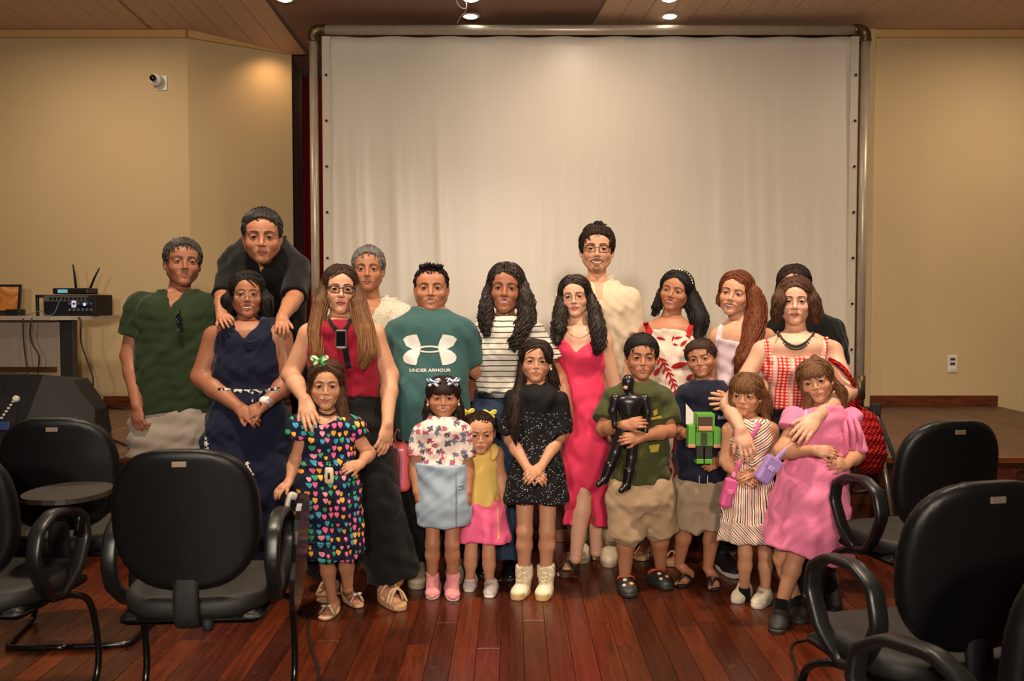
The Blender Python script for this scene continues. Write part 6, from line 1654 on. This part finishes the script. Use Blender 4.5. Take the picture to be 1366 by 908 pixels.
p.decal('side_trim', sk, [[(663, 672), (665, 672), (667, 712), (664, 714)]], plain('trim_gold', (216, 150, 110), .5), .003)
p.leg([p.q(630, 700), p.q(628, 740), p.q(627, 774, .03)], (.038, .031, .022)); p.leg([p.q(652, 700), p.q(652, 740), p.q(653, 778, .02)], (.038, .031, .022))
SN = plain('sneaker_silver', (196, 184, 184), .5)
for (x, y, h) in ((625, 790, -6), (652, 798, -8)): p.shoe(x, y, .15, SN, SOLE_W, h, W=.42, lace=plain('lace_cream', (206, 186, 150), .7))
for k_ in (0, 1):
    a = p.legs[k_][2]; f = Field().cone(a + np.array([0, 0, -.03]), a + np.array([0, 0, .012]), .027, .027, .01, flat=True); p.field_part('sock', f, cloth('sock_white', (222, 196, 190)), .005)
p.hair(HDB, inf=.003, hx=.066, hz=.098, low=-.03, part=.0, strands=(22, .0016), seed=23)
mb = MB(); f = Field()
for (x, y) in ((624, 556), (657, 565)): f.ell(p.q(x, y, .05), (.024, .024, .045 if x > 640 else .024), .01)
p.field_part('pigtails', f, HDB, .004, wr=(.002, 160, 5))
yb = plain('bow_yellow', (216, 186, 70), .6); bow(p, 624, 549, -.03, .034, yb); bow(p, 653, 551, -.04, .036, yb)
p.finish()

# 17 girl in black sparkling dress and cream boots
p = Person('girl in a black dress dotted with sparkles and cream lace-up boots', 714, 274, 'kid')
p.k = .012; p.head(714, 454, 508, 2, 0, 2, fw=1.0, hw=1.14, smile=.45, child=True, brow=(30, 20, 15), neck=.036, nb=(714, 524, .02), lips=(176, 100, 92), hairh=.006)
T = [(512, 700, 730, .8), (517, 688, 741), (525, 683, 748), (545, 688, 744), (570, 690, 742), (600, 690, 743), (640, 686, 748)]
p.torso(T, .008, .66)
p.arm([(684, 532, 0), (681, 585, .0), (704, 625, -.14)], (.037, .031, .021), tip=(722, 636, -.17), hn=(.2, -1, .4), curl=.5, side=1, hl=.13)
p.arm([(747, 532, 0), (746, 582, .0), (722, 622, -.14)], (.037, .031, .021), tip=(706, 634, -.18), hn=(-.1, -1, .4), curl=.5, side=-1, hl=.13)
p.garment('dress', pat('black_sparkle', p_glitter, .8), [(512, 702, 728, .85), (518, 688, 741)] + T[2:6] + [(630, 684, 752, .68), (655, 678, 757, .7), (667, 676, 760, .7)], [(0, .85, .016, .016), (1, .85, .016, .012)], [p.necktop(.010, .016)], dr=.68, grow=.004, seed=37)
p.leg([p.q(700, 650), p.q(700, 708, -.02), p.q(699, 765, .03)], (.048, .038, .027)); p.leg([p.q(731, 650), p.q(730, 708, -.02), p.q(728, 765, .03)], (.048, .038, .027))
BT = plain('boot_cream', (222, 208, 184), .45); BS = plain('boot_sole', (196, 162, 112), .6)
for (x, y, h, k_) in ((688, 801, -14, 0), (722, 802, -10, 1)):
    u, at = p.shoe(x, y, .19, BT, BS, h, W=.42, hgt=.3, kind='boot')
    a = p.legs[k_][2]; f = Field().cone(at(0, .25, .2), a + np.array([0, 0, .005]), .036, .041, .02).cone(a, a + np.array([0, 0, .045]), .041, .043, .01, flat=True)
    sh_ = p.field_part('boot_shaft', f, BT, .005, u, wr=(.0012, 90, 3)); mb = MB()
    for i in range(5):
        z = .045 + .033 * i; yy = max(.36, .58 - .07 * i); w = .018
        c0 = at(0, yy + .07, .345 + .08 * i) if i < 3 else a + np.array([0, -.052, -.035 + .035 * (i - 2)])
        mb.tube([c0 + np.array([-w, .006, 0]), c0 + np.array([w, .006, .016])], .003, 5).tube([c0 + np.array([w, .006, 0]), c0 + np.array([-w, .006, .016])], .003, 5)
    c0 = a + np.array([0, -.05, .03])
    for sx in (-1, 1): mb.tube(curve_pts([c0, c0 + np.array([sx * .022, -.008, .012]), c0 + np.array([sx * .034, -.008, -.008]), c0], 10), .0025, 5)
    p.part('laces', np.array(mb.v), mb.f, plain('lace_cream2', (206, 190, 160), .7), u)
p.hair(HDB, inf=.010, hx=.062, hz=.094, part=.02, paths=[[('h', -.064, .03, .0, .026), (695, 510, .0, .026), (688, 535, -.04, .032), (685, 565, -.07, .028), (688, 590, -.08, .010)], [('h', .066, .03, .0, .026), (738, 505, .05, .026), (741, 522, .06, .022)], [('h', .03, -.088, .085, .012), ('h', .052, -.085, .045, .011), ('h', .060, -.07, .0, .008)]], locks=(30, .006, .008, 22), seed=24)
p.earrings((-1, 1), .006, plain('pearl_bead', (232, 222, 206), .3))
p.finish()

# 18 boy in olive tee
p = Person('boy in an olive tee and beige shorts hugging a black toy figure', 852, 272, 'tan')
p.k = .012; p.head(856, 446, 505, 5, 0, 1, fw=1.04, hw=1.08, smile=.5, child=True, brow=(24, 16, 12), brow_t=1.25, neck=.038, nb=(852, 519, .02), lips=(170, 96, 86))
T = [(510, 836, 870, .8), (515, 820, 884), (523, 812, 890), (545, 816, 887), (575, 820, 886), (610, 822, 888), (641, 822, 889)]
p.torso(T + [(658, 824, 886)], .012, .68)
p.arm([(814, 530, 0), (805, 572, -.06), (832, 567, -.22)], (.040, .034, .023), tip=(852, 563, -.245), hn=(.1, -1, .35), curl=.55, side=1, hl=.13)
p.arm([(889, 530, 0), (893, 574, -.06), (855, 583, -.22)], (.040, .034, .023), tip=(833, 584, -.255), hn=(-.1, -1, .3), curl=.6, side=-1, hl=.13)
sh = p.garment('tee_shirt', cloth('olive_cloth', (62, 66, 34)), T, [(0, .72, .016, .014), (1, .7, .016, .014)], [p.necktop(.007, .010)], dr=.72, grow=.010, seed=38)
for pg in ([(866, 545), (872, 541), (873, 548), (868, 551)], [(863, 553), (878, 551), (878, 554), (864, 556)], [(862, 590), (876, 588), (874, 598), (864, 599)]): p.decal('shirt_print', sh, [pg], pat('tee_print', lambda t, co, x, y, z: t.mix(t.noise(co, 40, 2), c4((196, 150, 60)), c4((120, 140, 60)))), .003)
stand(p, 835, 876, (838, 797, .13), (888, 788, .16), hip=.52, knee=.32, ay=.07, r=(.058, .045, .029))
p.garment('shorts', C_KHA, [(640, 825, 885, .68), (655, 820, 889, .72), (668, 814, 892, .74), (680, 824, 882, .66)], (), (), k=.05, legs=((0, 1.03, .032, .010), (1, 1.03, .026, .010)), seed=39)
CL = plain('clog_charcoal', (38, 42, 38), .5); CR = plain('clog_red', (196, 70, 50), .5); CW = plain('clog_charm', (210, 200, 186), .5)
for (x, y, h, k_) in ((840, 798, 8, 0), (892, 788, 25, 1)):
    u, at = p.shoe(x, y, .21, CL, plain('clog_sole', (28, 30, 28), .6), h, W=.44, kind='clog')
    for (xx, yy, zz, rr, m) in ((-.06, .62, .315, .012, CW), (.07, .74, .265, .012, plain('charm_orange', (220, 150, 90), .5)), (-.1, .78, .24, .010, CW)): p.field_part('charm', Field().ell(at(xx, yy, zz), (rr, rr, rr * .7), .002), m, .003, u)
    mb = MB().tube(curve_pts([at(-.2, .3, .25), at(-.13, .4, .35), at(.13, .4, .35), at(.2, .3, .25)], 10), 1, 6, flat=(.010, .004, tuple(at(0, 1, 0) - at(0, 0, 0)))); p.part('heel_strap', np.array(mb.v), mb.f, CR, u)
p.hair(HB, inf=.009, low=-.010, hz=.088, hx=.070, top=.004, seed=25)
p.finish()
boy1 = p
# plain black toy figure held by the boy
c = p.q(842, 575, -.2); ty = empty('toy_figure', p.q(830, 652, -.2), 'plain black plastic action figure hugged by the boy in olive', 'toy')
TM = plain('toy_black', (24, 24, 27), .32); ty_o = V3(ty.location)
def toy(name, f, res=.004, m=TM, parent=None):
    v, q = f.mesh(res); me = mesh_np(name, v - ty_o, q); smooth(me); return obj(name, me, m, parent or ty)
K = lambda x, y, d=-.2: p.q(x, y, d)
f = Field().ell(K(838, 509), (.030, .032, .036), .01).ell(K(837, 516), (.024, .028, .026), .01).cone(K(839, 516), K(840, 526), .018, .022, .01); hd_ = toy('head', f, .0035)
toy('jaw', Field().ell(K(834.5, 517, -.226), (.012, .009, .010), .003), .003, plain('toy_skin', (190, 140, 110), .5), hd_)
f = Field().ell(K(841, 535), (.072, .045, .040), .02).ell(K(840, 548), (.052, .038, .045), .03).ell(K(838, 568), (.044, .034, .035), .02); toy('torso', f)
toy('belt', Field().loft([(K(0, 566)[2], K(838, 0)[0], p.Y - .2, .047, .037), (K(0, 562)[2], K(838, 0)[0], p.Y - .2, .047, .037)]), .004, plain('toy_belt', (120, 96, 40), .4))
for pts in (((821, 532), (817, 548), (820, 563)), ((860, 532), (864, 550), (861, 572))):
    a, b, c_ = [K(*q_) for q_ in pts]; toy('arm', Field().cone(a, b, .026, .020, .01).cone(b, c_, .020, .015, .01).ell(c_ + np.array([0, 0, -.014]), (.015, .017, .018), .008))
for pts in (((832, 572), (820, 605), (806, 640)), ((846, 572), (842, 612), (836, 648))):
    a, b, c_ = [K(*q_) for q_ in pts]; lg = toy('leg', Field().cone(a, b, .036, .024, .015).cone(b, c_, .026, .018, .01)); toy('boot', Field().cone(b + (c_ - b) * .45, c_, .028, .021, .008).cone(c_, c_ + np.array([-.03, -.035, -.015]), .020, .014, .01), .004, plain('toy_boot', (14, 14, 16), .3), lg)

# 19 boy in navy tee
p = Person('boy in a navy tee, drawstring shorts and black flip-flops holding a green blocky toy', 938, 264, 'tan')
p.k = .012; p.head(940, 452, 502, -8, 0, -9, fw=1.1, hw=1.18, smile=.7, child=True, brow=(34, 22, 16), neck=.036, nb=(942, 517, .02), lips=(176, 98, 90))
T = [(509, 928, 958, .8), (514, 916, 968), (522, 908, 974), (545, 908, 972), (580, 907, 970), (610, 906, 968), (636, 906, 967)]
p.torso(T + [(652, 909, 965)], .012, .68)
p.arm([(911, 530, 0), (905, 578, -.02), (913, 578, -.16)], (.036, .031, .021), tip=(926, 577, -.235), hn=(-.7, -.8, .1), curl=.6, side=1, hl=.12)
p.arm([(971, 530, 0), (974, 590, -.02), (960, 615, -.13)], (.036, .031, .021), tip=(940, 624, -.19), hn=(.2, -1, .3), curl=.7, side=1, hl=.12)
sh = p.garment('tee_shirt', cloth('navy_tee', (18, 22, 40)), T, [(0, .7, .015, .013), (1, .75, .015, .013)], [p.necktop(.007, .010)], dr=.72, grow=.010, seed=40)
for i in range(4): p.decal('letter_print', sh, [[(952 + 3.2 * i, 551 + (i % 2)), (954.4 + 3.2 * i, 551 + (i % 2)), (954.4 + 3.2 * i, 555.5), (952 + 3.2 * i, 555.5)]], plain('print_pale', (180, 178, 172), .7), .003)
stand(p, 921, 954, (913, 782, .16), (953, 788, .16), hip=.50, knee=.30, ay=.07, r=(.053, .039, .026))
so_ = p.garment('shorts', cloth('stone_cloth', (156, 136, 114)), [(634, 911, 963, .68), (650, 907, 967, .72), (664, 904, 970, .74), (674, 914, 960, .66)], (), (), k=.05, legs=((0, 1.0, .028, .010), (1, 1.0, .028, .010)), seed=41)
mb = MB()
for x in (933, 944): mb.tube(curve_pts([p.q(x, 634, -.13), p.q(x - .5, 641, -.135), p.q(x + .5, 648, -.13)], 6), .0022, 5)
p.part('drawstring', np.array(mb.v), mb.f, LACE_W, so_)
for (x, y, h, k_) in ((907, 783, -16, 0), (953, 788, 2, 1)):
    at = p.foot(x, y, .19, h, ankle=p.legs[k_][2]); p.sandal(at, .19, SOLE_B, SOLE_B, [([(-.07, .88, .12), (-.1, .7, .26), (-.19, .5, .1)], .007, .005), ([(-.07, .88, .12), (.06, .72, .26), (.19, .5, .1)], .007, .005)], thick=.014, W=.44, name='flip_flop')
p.hair(m_hair('hair_boy_brown', (30, 18, 12), (74, 48, 32)), inf=.010, low=-.006, hz=.086, hx=.070, top=.006, seed=26)
p.finish()
# generic blocky green toy
b0 = p.q(938.5, 617, -.23); bt = empty('block_toy', b0, 'green and black blocky plastic toy held by the boy in navy', 'toy')
GR = plain('toy_green', (84, 152, 44), .5); GD = plain('toy_dark_green', (52, 66, 34), .5); BK = plain('toy_charcoal', (24, 24, 26), .5); BN = plain('toy_brown', (66, 40, 26), .5); PE = plain('toy_peach', (196, 140, 110), .5)
u = 1 / p.sc
def blk(name, x0, x1, y0, y1, d0, d1, m, par): return MB().box(((x0 - 938.5) * u, d0, (617 - y1) * u), ((x1 - 938.5) * u, d1, (617 - y0) * u), .002).build(name, m, par)
h_ = blk('head', 927.5, 950, 553, 575.5, -.045, .045, GR, bt); fc = blk('face_panel', 928.5, 947, 556.5, 574.5, -.049, -.043, BN, h_); blk('cheek_panel', 929, 946.5, 568.5, 574, -.052, -.047, PE, h_)
bd = blk('body', 927, 948.5, 576, 594.5, -.03, .03, GR, bt); blk('chest_panel', 933, 941, 577, 595, -.034, -.027, GD, bd)
for (x0, x1) in ((917.5, 926.5), (949.5, 959)):
    a_ = blk('arm', x0, x1, 568 if x0 < 930 else 571, 594, -.03, .03, GR, bt); blk('fist', x0, x1, 592, 596.5, -.031, .031, PE, a_)
for (x0, x1) in ((928, 937), (938.5, 948)):
    l_ = blk('leg', x0, x1, 595, 612, -.028, .028, BK, bt); blk('shoe', x0, x1, 611, 617, -.032, .03, GR, l_)
me = MB().add([p.q(915, 566, -.17) - b0, p.q(927, 566, -.17) - b0, p.q(930, 556, -.17) - b0, p.q(915, 538, -.17) - b0] + [p.q(915, 566, -.168) - b0, p.q(927, 566, -.168) - b0, p.q(930, 556, -.168) - b0, p.q(915, 538, -.168) - b0], [[0, 1, 2, 3], [7, 6, 5, 4], [0, 1, 5, 4], [1, 2, 6, 5], [2, 3, 7, 6], [3, 0, 4, 7]])
pc = me.build('paper_sheet', plain('paper', (214, 206, 196), .7), None, False, b0); tag(pc, 'folded white paper corner held behind the green blocky toy', 'paper')

# 20 girl in striped dress
p = Person('girl with a brown fringe in a navy, white and coral striped dress', 1000, 282, 'kid')
p.k = .012; p.head(996, 499, 552, -12, 4, 2, fw=1.0, hw=1.14, smile=-.1, child=True, brow=(70, 46, 32), brow_t=.8, neck=.033, nb=(1000, 566, .02), lips=(186, 112, 104), hairh=.006)
T = [(557, 986, 1016, .8), (561, 976, 1027), (568, 970, 1032), (585, 976, 1027), (605, 980, 1023), (620, 980, 1023), (645, 976, 1026), (670, 975, 1027)]
p.torso(T, .008, .70)
p.arm([(971, 572, 0), (968, 615, .0), (983, 633, -.11)], KR, tip=(1003, 641, -.15), hn=(.1, -1, .4), curl=.5, side=1, hl=.115)
p.arm([(1031, 572, 0), (1033, 615, .0), (1010, 629, -.11)], KR, tip=(990, 634, -.16), hn=(-.1, -1, .4), curl=.5, side=-1, hl=.115)
b_ = p.garment('dress_bodice', pat('chevron_stripes', p_multistripe('v')), [(558, 979, 1024, .78), (566, 975, 1028, .72), (585, 975, 1028, .72), (605, 979, 1024, .74), (620, 980, 1023, .74)], (), [p.scoop(1000, 555, 9, 6)], grow=.003, seed=42)
p.garment('dress_skirt', pat('vertical_stripes', p_multistripe(0.0, .034)), [(617, 980, 1023, .76), (640, 975, 1028, .78), (680, 968, 1030, .8), (712, 963, 1030, .8)], folds=(9, .07, 622), seed=43, parent=b_)
f = p.garment('dress_frill', pat('diagonal_stripes', p_multistripe(.9, .036)), [(694, 964, 1030, .82), (708, 962, 1031, .82), (719, 961, 1032, .82)], folds=(9, .06, 640), seed=43, parent=b_)
p.leg([p.q(992, 690), p.q(994, 738), p.q(993, 786, .03)], (.039, .032, .022)); p.leg([p.q(1017, 690), p.q(1021, 738), p.q(1021, 790, .02)], (.039, .032, .022))
WV = plain('white_leather', (222, 210, 186), .5)
for (x, y, h, k_) in ((981, 805, -18, 0), (1008, 812, -18, 1)):
    p.shoe(x, y, .175, WV, SOLE_W, h, W=.42, kind='velcro')
    a = p.legs[k_][2]; f = Field().cone(a + np.array([0, 0, -.05]), a + np.array([0, 0, .012]), .029, .028, .01, flat=True); p.field_part('sock', f, C_BLK, .005)
p.hair(HKB, inf=.013, hx=.063, hz=.094, bang=.016, paths=[[('h', -.066, .01, .02, .026), (980, 540, .0, .024), (981, 560, -.02, .016)], [('h', .07, .02, .02, .036), (1020, 535, .02, .036), (1022, 558, .02, .026)]], extra=back_hair, locks=(22, .006, .004, 12), seed=27)
p.finish()
def bag_box(name, pts_c, size, rot, m, label, strap, sm, flap=None):
    r = empty(name, pts_c, label, 'bag'); M = Matrix.Rotation(rot, 4, 'Y')
    f = Field().box((0, 0, 0), size, .014); v, q = f.mesh(.004); v = (np.array(M.to_3x3()) @ v.T).T; me = mesh_np('bag_body', v, q); smooth(me); b = obj('bag_body', me, m, r)
    fl = MB().box((-size[0] * .98, -size[1] - .006, size[2] * .1), (size[0] * .98, -size[1] + .004, size[2] * .95), .004, M).build('flap', m, b); MB().box((-.014, -size[1] - .011, -.0), (.014, -size[1] - .004, .022), .003, M).build('clasp', sm, b)
    mb = MB()
    for s_ in strap:
        dd = V3(s_[-1]) - V3(s_[0]); mb.tube(curve_pts([V3(q_) - V3(pts_c) for q_ in s_], 18), 1, 6, flat=(.011, .0025, (float(dd[2]), 0, float(-dd[0]))))
    mb.build('strap', sm, r, True); return r
PKB = plain('bag_pink', (206, 84, 140), .45); PKB2 = plain('bag_pink_strap', (216, 104, 156), .5)
bag_box('crossbody_bag', p.q(971, 657, -.16), (.026, .03, .068), math.radians(14), PKB, 'small hot pink crossbody bag on the girl in stripes', [[p.surf(x, y, .004) for x, y in ((1013, 563), (1009, 572), (1003, 584), (996, 598), (988, 614))] + [p.q(978, 636, -.16)]], PKB2)

# 21 girl in pink dress
p = Person('girl in a pink muslin dress with ruffled sleeves, head tilted, black sneakers', 1085, 300, 'kid')
p.k = .012; p.head(1097, 479, 535, -4, 2, -14, fw=1.04, hw=1.14, smile=.5, child=True, brow=(76, 50, 34), brow_t=.85, neck=.035, nb=(1096, 551, .02), lips=(190, 108, 102), hairh=.006)
T = [(541, 1080, 1114, .8), (546, 1066, 1126), (553, 1059, 1132), (570, 1062, 1127), (590, 1062, 1126), (604, 1060, 1126), (630, 1050, 1126), (655, 1042, 1126)]
p.torso(T, .008, .70)
p.arm([(1061, 558, 0), (1042, 602, -.05), (1086, 600, -.19)], (.037, .032, .021), tip=(1114, 602, -.22), hn=(.1, -1, .5), curl=.55, side=1, hl=.12)
p.arm([(1131, 560, 0), (1143, 606, -.03), (1130, 619, -.15)], (.037, .032, .021), tip=(1110, 616, -.20), hn=(.1, -1, .4), curl=.8, side=-1, hl=.12)
PM = cloth('pink_muslin', (222, 122, 158), .85, 300, .5)
def ruf(f):
    for (x, y, sx) in ((1058, 556, -1), (1136, 560, 1)):
        c = p.q(x, y); f.ell(c, (.042, .05, .040), .015); f.cone(c, p.q(x + sx * 4, y + (14 if sx < 0 else 40), -.02), .044, .052 if sx < 0 else .046, .012, flat=True)
dr_ = p.garment('dress', PM, [(543, 1076, 1116, .85), (550, 1062, 1128, .72), (575, 1060, 1128, .74), (604, 1057, 1126, .76), (625, 1046, 1126, .76), (660, 1032, 1130, .76), (700, 1022, 1132, .76), (722, 1017, 1133, .76), (740, 1016, 1134, .76)], (), [p.necktop(.007, .012), lambda f: f.custom(lambda X, Y, Z: (Z - p.q(0, 716)[2]) - (X - p.q(1016, 0)[0]) * -.30, [(p.q(1040, 745), .2)], .006, 's')], folds=(11, .045, 608), extra=ruf, seed=44)
mb = MB()
for (x0, y0, x1, y1) in ((1124, 552, 1128, 608), (1132, 552, 1138, 604), (1140, 556, 1147, 598)): mb.tube(curve_pts([p.q(x0, y0, -.05), p.q((x0 + x1) / 2 + 2, (y0 + y1) / 2, -.085), p.q(x1, y1, -.06)], 10), [.5, .8, 1, 1.1, 1.2, 1.2, 1.2, 1.2, 1.1, 1, .8], 8, flat=(.014, .006, (.5, -1, 0)))
p.part('ruffle', np.array(mb.v), mb.f, PM, dr_)
f = Field().loft(p.secs([(602, 1056, 1127, .77), (607, 1055, 1127, .77)], .003), p.tyaw); p.field_part('waist_seam', f, PM, .006, dr_)
p.leg([p.q(1050, 690), p.q(1043, 745, .05), p.q(1062, 800, .06)], (.047, .037, .026)); p.leg([p.q(1070, 690), p.q(1063, 738, -.02), p.q(1042, 805, -.02)], (.047, .039, .026))
SB = plain('sneaker_charcoal', (40, 38, 38), .6, bump=(90, .4))
for (x, y, h, k_) in ((1066, 833, 2, 0), (1035, 846, -6, 1)):
    p.shoe(x, y, .2, SB, plain('sole_dark', (56, 50, 46), .6), h, W=.40, kind='velcro')
    a = p.legs[k_][2]; f = Field().cone(a + np.array([0, 0, -.05]), a + np.array([0, 0, .03]), .034, .032, .01, flat=True); p.field_part('sock', f, C_BLK, .005)
p.hair(HKB, inf=.012, hx=.062, hz=.092, bang=.026, part=None, paths=[[('h', -.068, .01, .02, .026), (1078, 525, .0, .024), (1077, 548, -.02, .018), (1074, 560, -.03, .008)], [('h', .068, .02, .0, .022), (1122, 520, .02, .022), (1126, 545, .02, .012)], [('h', .02, .0, .115, .016), ('h', .02, .01, .135, .014)]], locks=(24, .006, .005, 14), seed=28)
p.finish()
LB = plain('bag_lilac', (158, 124, 190), .45); LB2 = plain('bag_lilac_strap', (176, 148, 200), .5)
bag_box('shoulder_bag', p.q(1024, 626, -.10), (.034, .032, .062), math.radians(32), LB, 'lilac crossbody bag hanging beside the pink muslin dress', [[p.surf(x, y, .004) for x, y in ((1077, 542), (1076, 552), (1073, 564), (1068, 576))], [p.q(1058, 592, -.10), p.q(1046, 602, -.11), p.q(1034, 614, -.10)]], LB2)

# ================================================================== carried bags
# red crochet bag on the arm of the woman in gingham
rb = empty('crochet_bag', P(1152, 612, 4.5), 'red crochet shoulder bag behind the girl in pink muslin', 'bag'); r0 = V3(rb.location)
def m_crochet():
    t = NT('red_crochet'); co = t.coord(); x, y, z = t.xyz(co)
    w = t.math('MULTIPLY', t.math('SINE', t.math('MULTIPLY', t.math('ADD', x, t.math('MULTIPLY', z, .5)), 260)), t.math('SINE', t.math('MULTIPLY', z, 300)))
    t.base(t.mix(t.math('MULTIPLY_ADD', w, .5, .5), c4((96, 8, 10)), c4((196, 30, 28))), .8, 0, .2); t.bump(w, 1.0, .006); return t.m
RC = m_crochet(); B = lambda x, y, d=0: P(x, y, 4.5 + d) - r0
f = Field().ell(B(1152, 585), (.085, .07, .135), .03).ell(B(1160, 605), (.075, .07, .10), .03).cone(B(1136, 540), B(1148, 575), .03, .07, .04)
R_ = rotm(0, 0, math.radians(-18)); v, q = f.mesh(.006, wr=(.003, 170, 9)); me = mesh_np('bag_body', v, q); smooth(me); obj('bag_body', me, RC, rb)
mb = MB()
for d in (-.02, .02): mb.tube(curve_pts([B(1107, 479, d - .06), B(1121, 487, d - .15), B(1134, 503, d - .2), B(1142, 524, d - .15), B(1146, 550, d - .03)], 18), .011, 7)
mb.build('shoulder_strap', RC, rb, True)
f = Field(); pts = [B(1120, 560 + 34, -.05), B(1140, 600, -.07), B(1160, 618, -.06), B(1168, 626, -.05)]
mb = MB().tube(curve_pts(pts, 14), .007, 7); mb.build('edge_cord', RC, rb, True)
# small clear-front pink backpack held by the man in teal
kb = empty('kids_backpack', P(531, 655, 4.66), 'small coral pink backpack with a clear front, held beside the black trousers', 'bag'); k0 = V3(kb.location); B = lambda x, y, d=0: P(x, y, 4.66 + d) - k0
CP = plain('backpack_coral', (226, 104, 110), .3); f = Field().box(B(534, 622, .0), (.056, .06, .125), .04, .01); v, q = f.mesh(.005); me = mesh_np('pack_body', v, q); smooth(me); b = obj('pack_body', me, CP, kb)
mb = MB(); pl_ = [B(519.5, 648, -.062), B(519, 618, -.064), B(522, 603, -.064), B(527, 597, -.063), B(533, 603, -.063), B(535, 620, -.064), B(534, 648, -.062)]
mb.add(pl_ + [q_ + np.array([0, .004, 0]) for q_ in pl_], [list(range(7))[::-1], list(range(7, 14))]).build('clear_window', plain('window_plum', (120, 64, 66), .15), b)
MB().tube(curve_pts(pl_, 24), .004, 6).build('piping', plain('piping_lilac', (150, 120, 160), .4), b, True)
mb = MB().tube(curve_pts([B(530, 596, 0), B(527, 582, 0), B(531, 572, 0), B(537, 582, 0), B(540, 598, 0)], 16), 1, 6, flat=(.016, .003, (0, 1, 0))); mb.build('handle', CP, b, True)
